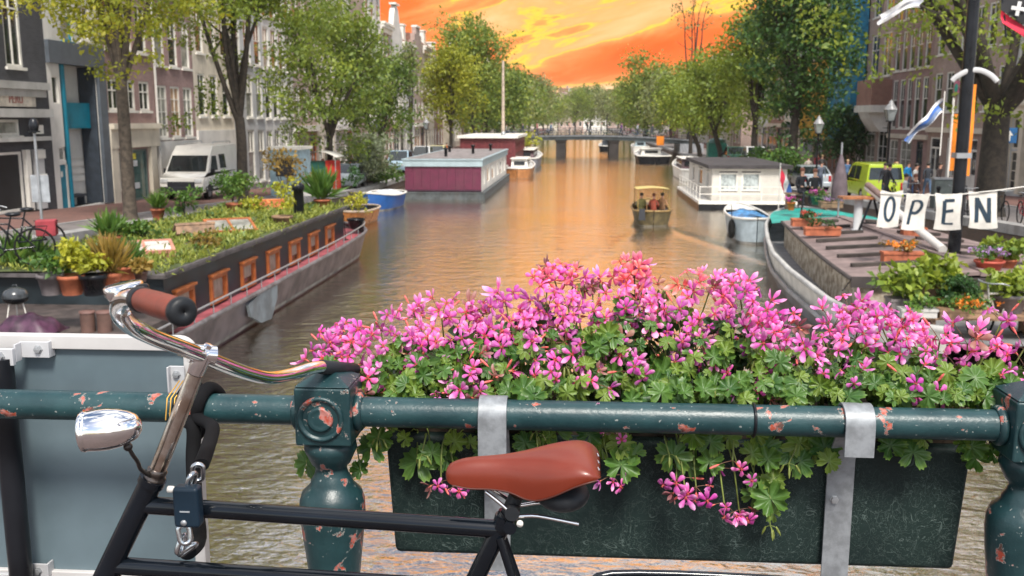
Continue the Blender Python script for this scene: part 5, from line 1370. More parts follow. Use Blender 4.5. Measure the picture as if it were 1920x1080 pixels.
# ================================================================== BOATS
def hull_mb(L, half, sheer, z0=-.35, flare=.82, n=28, bands=((0, 1, 0),), rake=(0, 0), thick=.0):
    """shell of a hull along +Y from 0 (stern) to L (bow); bands = (height fraction from, to, material)"""
    b = MB()
    for a0, a1, mi in bands:
        for s in (-1, 1):
            def fn(u, v, s=s):
                t = u; f = a0 + (a1 - a0) * v
                h = half(t); z = z0 + (sheer(t) - z0) * f
                yy = L * t + (rake[1] * f if t > .5 else -rake[0] * f) * abs(t - .5) * 2
                return (s * h * (flare + (1 - flare) * f ** .7), yy, z)
            b.grid(fn if s > 0 else (lambda u, v, fn=fn: fn(1 - u, v)), n, 5 if len(bands) == 1 else 3, mi)
    return b
def deck_mb(L, half, z, n=28, k=.97, mi=0, y0=0, y1=1):
    b = MB()
    zz = z if callable(z) else (lambda t: z)
    b.grid(lambda u, v: ((2 * v - 1) * half(y0 + (y1 - y0) * u) * k, L * (y0 + (y1 - y0) * u), zz(y0 + (y1 - y0) * u)), n, 2, mi); return b
def rail_mb(L, half, sheer, r=.05, n=40, k=1.0, t0=0, t1=1, up=0, both=True):
    b = MB()
    for s in ((-1, 1) if both else (1,)):
        b.tube([(s * half(t0 + (t1 - t0) * i / n) * k, L * (t0 + (t1 - t0) * i / n), sheer(t0 + (t1 - t0) * i / n) + up) for i in range(n + 1)], r, 8)
    return b
def roundish(hb, bow=.25, stern=.1, p=1.8, q=.75):
    def f(t):
        h = hb
        if t > 1 - bow: h = hb * max(0, 1 - ((t - 1 + bow) / bow) ** p) ** q
        if t < stern: h = hb * max(.0, 1 - ((stern - t) / stern) ** 2.5) ** .5
        return max(h, .02)
    return f
HULLD = mat('hull_dark_worn', (.035, .03, .036), .5, var=.45, vs=1.4, dirt=.0, col2=(.10, .085, .095))
HULLM = mat('hull_maroon', (.06, .022, .03), .5, var=.3, vs=1.5, dirt=.2)
BOOT = mat('hull_waterline', (.20, .19, .17), .7, var=.35, vs=2)
PINKD = mat('deck_red', (.30, .07, .085), .6, var=.25, vs=1.5, dirt=.3)
CABIN = mat('cabin_blue_black', (.022, .032, .038), .45, var=.25, vs=1.5)
TERRACE = mat('terrace_boards', (.06, .045, .04), .8, var=.3, vs=4)
BLIND = mat('beige_blind', (.34, .27, .21), .7, var=.15, vs=5)
# ---- houseboat with the planted roof
BX0, BY0, BL = -10.10, 9.0, 26.2
hb = thing('houseboat', 'long dark houseboat with planted roof and orange framed windows along the left quay', 'houseboat', (BX0, BY0, 0))
hf = roundish(2.70, .11, .04, 2.2, .55); sh = lambda t: .86 + .22 * max(0, (t - .7) / .3) ** 2
hull_mb(BL, hf, sh, bands=((0, .34, 0), (.34, .42, 1), (.42, 1, 2)), n=48).build('hull', [HULLM, BOOT, HULLD], hb)
deck_mb(BL, hf, lambda t: sh(t) - .18, 40).build('deck', PINKD, hb)
rail_mb(BL, hf, sh, .055, 60).build('gunwale', mat('gunwale_grey', (.12, .11, .115), .5, var=.3), hb)
rb = rail_mb(BL, hf, lambda t: sh(t) + .27, .022, 50, .985, .2, .95)
for k in range(20):
    t = .22 + k * .038
    for s in (-1, 1): rb.tube([(s * hf(t) * .985, BL * t, sh(t)), (s * hf(t) * .985, BL * t, sh(t) + .27)], .014, 5)
rb.build('handrail', STEEL, hb)
cx = 1.95                                     # half width of the cabin
c0, c1 = 18.1 - BY0, 32.5 - BY0
RZ = 1.74
b = MB()
ops = []
for yy in (18.55, 20.45, 22.4, 24.35, 26.3, 28.25, 30.2): ops.append((yy - BY0 - .1, yy - BY0 + .85))
zb_, zt_ = .74, 1.38
ys = sorted({c0, c1, *[v for o in ops for v in o]})
for s in (-1, 1):
    for i in range(len(ys) - 1):
        hole = any(a < (ys[i] + ys[i + 1]) / 2 < c for a, c in ops)
        for z0_, z1_ in ((.5, zb_), (zb_, zt_), (zt_, RZ)):
            if hole and z0_ == zb_: continue
            q = [(s * cx, ys[i], z0_), (s * cx, ys[i + 1], z0_), (s * cx, ys[i + 1], z1_), (s * cx, ys[i], z1_)]
            b.add(q if s > 0 else q[::-1], [(0, 1, 2, 3)])
b.bx(-cx, cx, c0 - .04, c0, .4, RZ); b.bx(-cx, cx, c1, c1 + .04, .5, RZ); b.build('cabin_wall', CABIN, hb)
f = MB(); w_ = .95; hz = zt_ - zb_
for y0_, y1_, z0_, z1_ in ((0, .09, 0, hz), (w_ - .09, w_, 0, hz), (.09, w_ - .09, 0, .09), (.09, w_ - .09, hz - .09, hz)): f.bx(-.10, .07, y0_, y1_, z0_, z1_)
f.bx(-.10, .12, -.04, w_ + .04, hz, hz + .05)
fme = f.mesh('window', OAK)
p = MB(); p.bx(-.05, -.035, .08, w_ - .08, .08, hz - .08); pme = p.mesh('pane', GLASS)
bl = MB(); bl.bx(-.034, -.025, .09, w_ - .09, hz * .36, hz - .09); blme = bl.mesh('blind', BLIND)
bl2 = MB(); bl2.bx(-.034, -.025, .09, w_ - .09, hz * .15, hz - .09); blme2 = bl2.mesh('blind', BLIND)
for s in (-1, 1):
    for k, (a, c) in enumerate(ops):
        o = put(fme, 'window', hb, (s * cx, a if s > 0 else c, zb_)); o.rotation_euler.z = 0 if s > 0 else pi
        put(pme, 'pane', o, (0, 0, 0)); put(blme if k not in (0, 1, 3) else blme2, 'blind', o, (0, 0, 0))
b = MB(); b.bx(-cx - .12, cx + .12, c0 - .2, c1 + .15, RZ, RZ + .07); b.bx(-cx - .16, -cx - .1, c0 - .2, c1 + .15, RZ + .073, RZ + .13); b.bx(cx + .1, cx + .16, c0 - .2, c1 + .15, RZ + .073, RZ + .13)
b.build('roof', mat('roof_edge_grey', (.085, .075, .075), .7, var=.3), hb)
b = MB(); b.grid(lambda u, v: ((2 * u - 1) * (cx + .09), c0 - .15 + (c1 - c0 + .28) * v, RZ + .075 + .05 * sin(u * 9) * sin(v * 23) ** 2 + .04 * sin(v * 50 + u * 4)), 10, 60); o = b.build('roof_soil', mat('moss_soil', (.05, .065, .018), .95, var=.4, vs=4), hb)
b = MB(); b.bx(-2.5, 2.5, .8, c0 - .05, .9, 1.18); b.build('terrace', TERRACE, hb)
rng = np.random.default_rng(5)
cen = []
for k in range(1150):
    x_, y_ = rng.uniform(-cx - .05, cx + .05), rng.uniform(c0 - .1, c1 + .1)
    cen.append(((x_, y_, RZ + .10), .12 + .10 * rng.random(), 15))
o = leaf_cloud('roof_grass', leaf_mat('roof_grass', (.13, .17, .025), (.27, .31, .05), (.45, .42, .09), .3, vs=1.6), cen, rng, .15, hb, hang=-1.1, aspect=4); o['kind'] = 'stuff'
cen = []
for k in range(120):
    x_, y_ = rng.uniform(-cx, cx - .1), rng.uniform(c0, c1)
    cen.append(((x_, y_, RZ + .16), .16 + .14 * rng.random(), 22))
o = leaf_cloud('roof_herbs', leaf_mat('roof_herbs', (.03, .08, .02), (.09, .16, .03), (.2, .26, .05), .3, vs=1.2), cen, rng, .11, hb, hang=-.5, aspect=1.8); o['kind'] = 'stuff'
def skylight(px, py, w_, l_, rz, tilt, fm, gm):
    c = onz(px, py, RZ + .25) - Vector((BX0, BY0, 0))
    m = MB(); 
    for x0_, x1_, y0_, y1_ in ((-w_, w_, -l_, -l_ + .07), (-w_, w_, l_ - .07, l_), (-w_, -w_ + .07, -l_ + .07, l_ - .07), (w_ - .07, w_, -l_ + .07, l_ - .07)): m.bx(x0_, x1_, y0_, y1_, 0, .07)
    m.bx(-w_ + .02, w_ - .02, -l_ + .02, l_ - .02, -.22, -.003)
    o = m.build('skylight', fm, hb, c, (tilt, 0, rz))
    m = MB(); m.bx(-w_ + .07, w_ - .07, -l_ + .07, l_ - .07, .02, .045); m2 = m.build('pane', gm, o)
    m = MB(); m.bx(-.03, .03, -l_ + .07, l_ - .07, .046, .075); m.build('glazing_bar', fm, o)
PINKW = mat('faded_frame', (.46, .20, .14), .6, var=.2, vs=4)
skylight(270, 466, .62, .5, .5, R(8), PINKW, mat('frosted_glass', (.58, .52, .48), .3, var=.1))
skylight(432, 425, .62, .5, .55, R(14), OAK, CURT)
skylight(362, 432, .5, .35, .6, R(-30), WOOD, BLIND)
skylight(505, 386, .6, .45, .5, R(16), mat('orange_lid', (.55, .19, .06), .6), OAK)
skylight(592, 352, .7, .5, .2, R(10), GREYW, GREYW)
q = onz(561, 408, RZ + .05) - Vector((BX0, BY0, 0))
b = MB(); b.lathe([(.16, 0), (.16, .85), (.20, .86), (.20, 1.02), (.12, 1.08), (0, 1.09)], 16, q); b.build('stove_pipe', BLACK, hb)
b = MB(); 
b.prism([(-1.0, .02), (-.85, -.28), (-.2, -.56), (.55, -.62), (1.05, -.2), (1.1, .12), (.3, .2)], (2.66, 21.6 - BY0, .70), (0, 1, 0), (0, 0, 1), (.07, 0, 0)); b.build('leeboard', mat('leeboard_grey', (.13, .15, .165), .6, var=.25, vs=2, dirt=.25), hb)
b = MB(); b.bx(-1.4, 1.4, 33.0 - BY0, 33.8 - BY0, .75, 1.0); b.bx(-.5, .5, 32.8 - BY0, 33.4 - BY0, 1.0, 1.35); b.build('bow_locker', PINKD, hb)
def tyre(label, p, rx=0, rz=0, R0=.27):
    b = MB(); b.tube([(R0 * cos(a), 0, R0 * sin(a)) for a in [2 * pi * k / 24 for k in range(24)]], .11, 10, closed=True)
    b.tube([(0, 0, R0 + .05), (0, .04, R0 + .7)], .015, 5)
    o = b.build('tyre_fender', RUBBER, None, p, (rx, 0, rz)); return tag(o, label, 'fender', 'tyre fenders at the bow of the planted houseboat')
tyre('tyre fender hanging on the bow side of the planted houseboat, nearer one', (-7.95, 32.0, .42), 0, 1.25)
tyre('tyre fender hanging at the very bow tip of the planted houseboat', (-8.45, 33.9, .46), 0, .9)

# ---- pots and plants
def plant_mb(rng, h_, spread, m, n, size, parent, z0, style='bush'):
    cen = []
    if style == 'bush':
        for k in range(max(6, n // 25)): cen.append(((rng.normal() * spread * .5, rng.normal() * spread * .5, z0 + h_ * (.25 + .75 * rng.random())), spread * .45, 25))
        return leaf_cloud('foliage', m, cen, rng, size, parent, aspect=1.6)
    for k in range(n // 6): cen.append(((rng.normal() * spread * .3, rng.normal() * spread * .3, z0 + h_ * .2 * rng.random()), spread * .35, 6))
    return leaf_cloud('foliage', m, cen, rng, h_, parent, hang=-2.2, aspect=9)
pot_n = [0]
def potted(label, p, r0, h_, mp, ml, ph, style='bush', n=260, size=.1, spread=None, shape='pot', cat='potted plant', group=None, flowers=None):
    pot_n[0] += 1; rng = np.random.default_rng(900 + pot_n[0])
    r = thing('potted_plant', label, cat, p, pot_n[0] * .7 if shape == 'pot' else 0, group)
    b = MB()
    if shape == 'pot': b.lathe([(r0 * .72, 0), (r0 * .98, h_ * .8), (r0 * 1.08, h_ * .8), (r0 * 1.08, h_), (r0 * .95, h_), (r0 * .9, h_ * .9), (0, h_ * .9)], 18)
    else:
        lx, ly = r0, shape
        b.bx(-lx, lx, -ly, ly, 0, h_); b.bx(-lx - .02, lx + .02, -ly - .02, ly + .02, h_ - .04, h_ + .01)
    b.build('pot', mp, r)
    plant_mb(rng, ph, spread or r0 * 1.2, ml, n, size, r, h_, style)
    if flowers:
        cen = [((rng.normal() * (spread or r0) * .55, rng.normal() * (spread or r0) * .45, h_ + ph * (.5 + .5 * rng.random())), .06, 9) for _ in range(22)]
        leaf_cloud('blossom', flowers, cen, rng, .055, r, aspect=1.1)
    return r
GREYPOT = mat('grey_pot', (.15, .13, .13), .6, var=.2)
FY = leaf_mat('plant_yellow', (.22, .25, .02), (.42, .42, .03), (.6, .5, .05), .35)
FH = leaf_mat('hosta_leaf', (.10, .17, .025), (.27, .34, .04), (.46, .46, .08), .35)
FG = leaf_mat('plant_green', (.04, .11, .02), (.11, .21, .035), (.22, .3, .05), .35)
FD = leaf_mat('plant_dark', (.015, .05, .015), (.04, .11, .025), (.09, .17, .03), .3)
FO = leaf_mat('plant_russet', (.18, .14, .03), (.32, .20, .04), (.42, .28, .06), .35)
FLP = leaf_mat('blossom_purple', (.3, .16, .45), (.5, .32, .6), (.7, .45, .7), .3)
FLR = leaf_mat('blossom_red', (.6, .06, .05), (.7, .15, .1), (.8, .3, .2), .3)
FLO = leaf_mat('blossom_orange', (.7, .17, .02), (.8, .28, .03), (.85, .4, .06), .3)
FLM = leaf_mat('blossom_magenta', (.5, .05, .35), (.7, .15, .5), (.8, .3, .6), .3)
R2 = RZ + .08
for lab, px, py, r0, h_, mp, ml, ph, st in (
    ('grey pot with light green herb at the roof edge, leftmost of the pot row', 97, 552, .21, .36, GREYPOT, FG, .35, 'bush'),
    ('terracotta pot with yellow leaved plant in the roof edge pot row', 136, 552, .22, .34, TERRA, FY, .6, 'bush'),
    ('black pot with lush yellow green plant in the roof edge pot row', 177, 553, .22, .36, BLACK, FY, .42, 'bush'),
    ('small terracotta pot with straw grass right of the black pot', 207, 546, .19, .33, TERRA, FO, .5, 'reed'),
    ('wide terracotta bowl with thin grass, right end of the pot row', 238, 524, .23, .26, TERRA, FG, .4, 'reed'),
    ('little dark pot with a pale cactus beside the bicycle bell', 265, 528, .12, .2, mat('dark_pot', (.10, .05, .04), .6), FO, .16, 'bush'),
    ('terracotta pot behind the big skylight with upright grass', 209, 468, .24, .32, TERRA, FG, .45, 'reed'),
    ('lone small terracotta pot before the white van', 297, 412, .2, .34, TERRA, FG, .4, 'reed'),
    ('terracotta pot half hidden in green shrubs near the grey trunk', 440, 398, .26, .3, TERRA, FG, .85, 'bush'),
    ('brown pot with yellow flowering sprigs beside the black stove pipe', 530, 424, .28, .3, WOOD, FY, 1.0, 'bush'),
    ('big pot with spiky green grass near the houseboat bow', 605, 390, .28, .3, TERRA, FG, .8, 'reed'),
    ('pot with dark tall shrub near the houseboat bow', 665, 372, .24, .3, GREYPOT, FD, .9, 'bush')):
    potted(lab, tuple(onz(px, py, R2)), r0, h_, mp, ml, ph, st, n=320, size=.11)
potted('yellow green conifer in a black tub on the houseboat bow deck', tuple(onz(668, 428, 1.0)), .3, .35, BLACK, FY, .9, n=420, size=.1)
def shrub(label, p, h_, spread, m, n, size, name='shrub', group=None, stem=True, cat='shrub', style='bush'):
    pot_n[0] += 1; rng = np.random.default_rng(900 + pot_n[0])
    r = thing(name, label, cat, p, 0, group)
    b = MB()
    for k in range(5): b.tube([(0, 0, -.05), (rng.normal() * spread * .2, rng.normal() * spread * .2, h_ * .5), (rng.normal() * spread * .4, rng.normal() * spread * .4, h_ * .85)], [.02, .015, .006], 5)
    b.build('stem', BARKD, r); plant_mb(rng, h_, spread, m, n, size, r, 0, style); return r
shrub('tall green herb clump on the planted roof before the white van', onz(346, 412, R2), 1.0, .42, FG, 420, .12)
shrub('grassy light clump right of the slender tree trunk on the roof', onz(256, 455, R2), .5, .45, FG, 360, .13)
shrub('broad leafy green shrub left of the black stove pipe', onz(437, 380, R2), 1.0, .75, FG, 700, .15)
shrub('russet young tree with sparse leaves above the planted roof', onz(536, 372, R2), 2.0, .75, FO, 420, .15)
shrub('yellow tipped clump in front of the orange roof hatch', onz(470, 400, R2), .45, .4, FY, 300, .12)
shrub('long grass tuft at the near left roof corner', onz(45, 500, R2), .5, .5, FG, 420, .3, style='reed')
shrub('pale flowering clump in front of the tilted skylights', onz(385, 470, R2), .4, .5, FO, 260, .1)
# terrace things
TZ = 1.18
gr = thing('kettle_grill', 'black kettle grill on white legs before the black cabin wall', 'grill', tuple(onz(33, 601, TZ)))
b = MB(); b.ball((0, 0, .42), (.22, .22, .12), 16, 8); b.build('bowl', BLACK, gr)
b = MB(); b.lathe([(.225, .43), (.22, .50), (.17, .57), (.08, .61), (0, .615)], 18); b.tube([(-.04, 0, .61), (-.04, 0, .66), (.04, 0, .66), (.04, 0, .61)], .01, 6); b.build('lid', mat('grill_enamel', (.05, .055, .06), .2), gr)
for k in range(3): b = MB(); a = k * 2.1; b.tube([(.12 * cos(a), .12 * sin(a), .36), (.2 * cos(a), .2 * sin(a), 0)], .012, 6); b.build('leg', WHITE, gr)
for k, px in enumerate((166, 197)):
    p = onz(px, 622, TZ); st = thing('stool', ['left brown cylinder stool', 'right brown cylinder stool'][k] + ' of the pair on the houseboat terrace', 'stool', tuple(p), 0, 'cylinder stools')
    b = MB(); b.lathe([(.12, 0), (.12, .33)], 18); b.build('body', mat('stool_brown', (.12, .065, .05), .7), st)
    b = MB(); b.lathe([(.13, .333), (.13, .37), (0, .375)], 18); b.build('seat', mat('stool_seat', (.17, .09, .075), .7), st)
b = MB(); p = onz(55, 622, TZ)
b.grid(lambda u, v: ((u - .5) * 1.1, (v - .5) * .7, .32 * (sin(u * pi) * sin(v * pi)) ** .5 + .03 * sin(u * 17 + v * 9)), 16, 10)
tag(b.build('tarpaulin', mat('purple_tarpaulin', (.055, .018, .04), .45, var=.4, vs=5), None, tuple(p)), 'crumpled purple tarpaulin on the terrace under the kettle grill', 'tarpaulin')

# ---- small boats on the left
def open_boat(name, label, loc_, rz, L, hbw, hmat, gmat, inner, h0=.55, cover=None, group=None, bands=None, cat='boat'):
    r = thing(name, label, cat, loc_, rz, group)
    f_ = roundish(hbw, .45, .22, 2.0, .7); s_ = lambda t: h0 + .25 * max(0, (t - .4) / .6) ** 2 + .06 * max(0, (.3 - t) / .3)
    hull_mb(L, f_, s_, z0=-.2, flare=.72, bands=bands or ((0, .25, 1), (.25, 1, 0)), n=26).build('hull', [hmat, BOOT], r)
    hull_mb(L, lambda t: f_(t) * .93, s_, z0=.12, flare=.75, n=20).build('inner_hull', inner, r)
    rail_mb(L, f_, s_, .05, 40).build('gunwale', gmat, r)
    deck_mb(L, lambda t: f_(t) * .9, .16, 16, .9).build('floor', inner, r)
    for t in (.28, .55):
        b = MB(); b.bx(-f_(t) * .92, f_(t) * .92, L * t - .14, L * t + .14, h0 - .16, h0 - .12); b.build('thwart', WOOD, r)
    deck_mb(L, f_, lambda t: s_(t) - .02, 10, .95, y0=.74, y1=.985).build('foredeck', gmat, r)
    if cover:
        b = MB(); b.grid(lambda u, v: ((2 * v - 1) * f_(.1 + .55 * u) * .85, L * (.1 + .55 * u), s_(.4) - .04 + .22 * sin(pi * v) * (.6 + .4 * sin(u * 7)) + .03 * sin(u * 21 + v * 13)), 18, 10); b.build('cover', cover, r)
    return r
BLUEP = mat('blue_hull', (.012, .075, .26), .35, var=.15, vs=2)
open_boat('rowing_boat', 'round blue boat with white gunwale moored before the purple houseboat', (-10.75, 54.5, 0), pi * .97, 4.6, 1.05, BLUEP, WHITE, mat('boat_inner_brown', (.10, .06, .045), .7), .75, mat('white_cover', (.6, .62, .66), .6))
open_boat('rowing_boat', 'varnished wooden boat with dark inside between the planted and the purple houseboats', (-10.5, 46.6, 0), pi * .96, 5.2, 1.0, mat('varnished_hull', (.30, .11, .025), .3, var=.2, vs=5), mat('beige_gunwale', (.42, .33, .25), .5), DARK, .62)
# ---- purple houseboat
PURP = mat('purple_panel', (.098, .010, .036), .65, var=.12, vs=2, dirt=.12)
FASC = mat('pale_blue_fascia', (.30, .38, .41), .5, var=.08, vs=2)
y0_ = 58.0; x0_, x1_ = -10.65, -6.0
ph_ = thing('houseboat', 'box shaped purple houseboat with pale blue roof edge', 'houseboat', ((x0_ + x1_) / 2, y0_, 0))
hw_ = (x1_ - x0_) / 2
b = MB(); b.bx(-hw_ - .12, hw_ + .22, -.15, 20.2, -.4, .38); b.bx(-hw_ - .12, hw_ + .26, -.19, 20.2, .383, .46); b.build('pontoon', mat('pontoon_grey', (.06, .07, .075), .7, var=.25, dirt=.3), ph_)
for k in range(9):
    b = MB(); wpn = 2 * hw_ / 9; b.bx(-hw_ + k * wpn + .006, -hw_ + (k + 1) * wpn - .006, 0, .05, .60, 1.98); b.build('panel', PURP, ph_)
b = MB(); b.bx(-hw_, hw_, .052, .2, .46, 2.0); b.bx(-hw_, -hw_ + .15, .2, 20, .46, 2.0); b.bx(-hw_, hw_, 19.8, 20, .46, 2.0); b.bx(-hw_, hw_, -.02, .05, .52, .59); b.build('wall', mat('purple_back', (.05, .01, .03), .6), ph_)
HW = House.__new__(House)
b = MB()
opn = [(1.2, 2.2), (3.6, 5.6), (7, 9), (11, 12.2), (13.6, 15.6), (17, 18.4)]
yy = sorted({.2, 19.8, *[v for o in opn for v in o]})
for i in range(len(yy) - 1):
    hol = any(a < (yy[i] + yy[i + 1]) / 2 < c for a, c in opn)
    for za, zc_ in ((.46, .75), (.75, 1.8), (1.8, 2.0)):
        if hol and za == .75: continue
        b.bx(hw_ - .12, hw_, yy[i], yy[i + 1], za, zc_)
b.build('wall', OFFW, ph_)
for k, (a, c) in enumerate(opn):
    f, p, s_ = window_meshes(c - a, 1.05, 'plain', WHITE, CURT if k % 2 else GLASS)
    o = put(f, 'window', ph_, (hw_ + .03, a, .75)); o.rotation_euler.z = pi / 2; put(p, 'pane', o, (0, 0, 0))
b = MB(); b.bx(-hw_ - .1, hw_ + .1, -.1, 20.1, 2.003, 2.38); b.build('roof_fascia', FASC, ph_)
b = MB(); b.bx(-hw_ - .16, hw_ + .16, -.16, 20.16, 2.383, 2.46); b.build('roof_edge', FASC, ph_)
b = MB(); b.bx(-hw_ + .05, hw_ - .05, .05, 19.9, 2.463, 2.475); b.build('roof', mat('gravel_roof', (.20, .175, .17), .95, var=.3, vs=3), ph_)
for x_, y_, h_ in ((-.25, 3.2, .45), (.9, 8.5, .5), (-1.2, 12, .35), (1.5, 15, .4)):
    b = MB(); b.lathe([(.1, 0), (.1, h_), (.16, h_ + .003), (.16, h_ + .1), (0, h_ + .12)], 12, (x_, y_, 2.475)); b.build('roof_vent', BLACK, ph_)
# ---- ark with the red walls
rh = thing('houseboat', 'dark red houseboat with flat white roof behind the purple one', 'houseboat', (-8.1, 84, 0))
REDW = mat('dark_red_wall', (.12, .018, .022), .5, var=.15)
b = MB(); b.bx(-2.5, 2.6, -.2, 14.2, -.4, .5); b.build('pontoon', GREYW, rh)
b = MB(); b.bx(-2.4, 2.4, 0, 14, .5, 3.2); b.build('wall', REDW, rh)
b = MB(); b.bx(-2.65, 2.65, -.3, 14.3, 3.203, 3.42); b.build('roof', WHITE, rh)
for k in range(4):
    f, p, s_ = window_meshes(.9, 1.0, 'plain', mat('red_frame', (.16, .03, .03), .5), CURT if k % 2 else GLASS)
    o = put(f, 'window', rh, (-2.2 + k * 1.12, -.08, 1.95)); put(p, 'pane', o, (0, 0, 0))
for k in range(6):
    o = put(f, 'window', rh, (2.48, .5 + k * 2.2, 1.9)); o.rotation_euler.z = pi / 2; put(p, 'pane', o, (0, 0, 0))
# ---- boats beyond
def barge(label, x, y, L, hbw, h0, hm, cabm, cab=(.15, .6, .9), loc_z=0, name='barge', group=None, roofm=None, rz=0, bow=.35):
    r = thing(name, label, 'boat', (x, y, 0), rz, group)
    f_ = roundish(hbw, bow, .12, 1.9, .7); s_ = lambda t: h0 + .5 * max(0, (t - .55) / .45) ** 2
    hull_mb(L, f_, s_, bands=((0, .3, 1), (.3, 1, 0)), n=24).build('hull', [hm, BOOT], r)
    deck_mb(L, f_, lambda t: s_(t) - .08, 20).build('deck', GREYW, r)
    rail_mb(L, f_, s_, .06, 30).build('gunwale', WHITE, r)
    if cab:
        a, c, hh = cab
        b = MB(); b.box((0, L * (a + c) / 2, h0 - .1 + hh / 2), (hbw * 1.25, L * (c - a), hh), 0, None, .92); b.build('cabin', cabm, r)
        b = MB(); b.bx(-hbw * .66, hbw * .66, L * a - .1, L * c + .1, h0 - .1 + hh + .003, h0 + hh - .03); b.build('cabin_roof', roofm or WHITE, r)
        for k in range(4):
            for s in (-1, 1):
                b = MB(); yk = L * (a + (c - a) * (k + .5) / 4); b.bx(s * hbw * .60, s * hbw * .635, yk - L * (c - a) * .09, yk + L * (c - a) * .09, h0 + .25 * hh, h0 + .62 * hh); b.build('window', GLASS, r)
        b = MB(); b.bx(-hbw * .4, hbw * .4, L * a - .012, L * a - .002, h0 + .2 * hh, h0 + .6 * hh); b.build('window', GLASS, r)
    return r
barge('white motor boat with orange brown hull beside the purple houseboat stern', -5.2, 79, 9.5, 1.15, .85, mat('orange_hull', (.36, .15, .05), .5), WHITE, (.3, .7, .75))
barge('grey barge with plants on deck moored left of the far bridge', -5.6, 93, 15, 1.5, 1.1, mat('grey_hull', (.16, .16, .18), .5), BR_RED if False else HULLM, (.2, .75, .8))
shrub('yellow green plant clump on the grey barge left of the far bridge', (-5.6, 100, 1.8), 1.5, 1.0, FY, 300, .25)
barge('black barge with white canopy moored right before the far bridge', 8.2, 108, 12, 1.9, .8, BLACK, WHITE, (.5, .8, .7))
barge('slim white cruiser moored behind the white houseboat', 8.9, 76, 12, 1.0, .9, WHITE, HULLM, (.35, .75, .8))
barge('small blue white boat seen through the bridge opening on the right', 9.0, 146, 8, 1.3, .8, WHITE, FASC, (.3, .7, .9))
barge('dark little boat under way beyond the middle bridge opening', 4.2, 150, 9, 1.4, .8, BLACK, NAVY, (.3, .7, .9))
# ---- white houseboat, right
wh = thing('houseboat', 'white clad houseboat with two curtained windows on the right side', 'houseboat', (9.15, 53.2, 0))
W2 = 2.0
b = MB(); b.bx(-W2 - .75, W2 + .5, -.55, 11.5, -.4, .28); b.build('pontoon', BLACK, wh)
b = MB(); b.bx(-W2 - .75, W2 + .5, -.58, 11.5, .283, .42); b.build('walkway', WHITE, wh)
CLAD = mat('cream_cladding', (.56, .53, .48), .55, var=.06, vs=2, dirt=.1)
zz = .424
rows_ = []
while zz < 2.15: rows_.append((zz, min(zz + .155, 2.17))); zz += .16
wins = [(-1.62, -.62, .95, 1.95), (-.42, .60, .95, 1.95)]
def clad(x0c, x1c, holes, put_):
    for z0c, z1c in rows_:
        segs = [(x0c, x1c)]
        for a, c, d_, e in holes:
            if z1c > d_ and z0c < e: segs = [t for s0, s1 in segs for t in ((s0, min(s1, a)), (max(s0, c), s1)) if t[1] - t[0] > .01]
        for s0, s1 in segs: put_(s0, s1, z0c, z1c)
def near_(s0, s1, z0c, z1c): b = MB(); b.bx(s0, s1, -.03, .02, z0c, z1c); b.build('plank', CLAD, wh)
clad(-W2, W2, wins, near_)
swin = [(1.2, 2.2, .95, 1.95), (4.0, 6.0, .95, 1.95), (8.0, 9.2, .95, 1.95)]
def side_(s0, s1, z0c, z1c): b = MB(); b.bx(-W2 - .03, -W2 + .02, s0, s1, z0c, z1c); b.build('plank', CLAD, wh)
clad(.023, 11, swin, side_)
b = MB(); b.bx(-W2 + .023, W2 - .01, .15, .2, .43, 2.15); b.bx(-W2 + .15, -W2 + .2, .2, 10.9, .43, 2.15); b.bx(W2 - .05, W2, .025, 11, .43, 2.15); b.bx(-W2 + .1, W2 - .06, 10.9, 11, .43, 2.15); b.build('inner_wall', DARK, wh)
for a, c, d_, e in wins:
    f, p, s_ = window_meshes(c - a, e - d_, 'plain', WHITE, mat('net_curtain', (.36, .40, .40), .3, var=.3, vs=6))
    o = put(f, 'window', wh, (a, -.06, d_)); put(p, 'pane', o, (0, 0, 0))
for a, c, d_, e in swin:
    f, p, s_ = window_meshes(c - a, e - d_, 'plain', WHITE, GLASS)
    o = put(f, 'window', wh, (-W2 - .06, c, d_)); o.rotation_euler.z = -pi / 2; put(p, 'pane', o, (0, 0, 0))
b = MB(); b.bx(-W2 - .25, W2 + .25, -.3, 11.3, 2.17, 2.36); b.build('roof', mat('dark_roof', (.045, .04, .042), .8, var=.25, vs=2), wh)
b = MB()
for k in range(5): b.bx(-W2 - .72 + k * 1.1, -W2 - .68 + k * 1.1, -.52, -.48, .42, 1.2)
for h_ in (.8, 1.2): b.bx(-W2 - .72, W2 + .4, -.515, -.485, h_, h_ + .04)
for k in range(8): b.bx(-W2 - .72, -W2 - .68, -.45 + k * 1.5, -.41 + k * 1.5, .42, 1.2)
for h_ in (.8, 1.2): b.bx(-W2 - .715, -W2 - .685, -.48, 10.5, h_, h_ + .04)
b.build('railing', WHITE, wh)
open_boat('tender', 'white tender with blue cover moored before the planked barge bow', (6.85, 37.6, 0), 0, 5.2, .80, mat('pale_blue_hull', (.36, .42, .45), .5, var=.12), WHITE, mat('teal_inner', (.02, .07, .09), .6), .95, mat('blue_cover', (.06, .22, .45), .5, var=.5, vs=4))
tyre('tyre fender hanging between the white tender and the barge bow', (6.02, 38.6, .5), 0, 1.5)
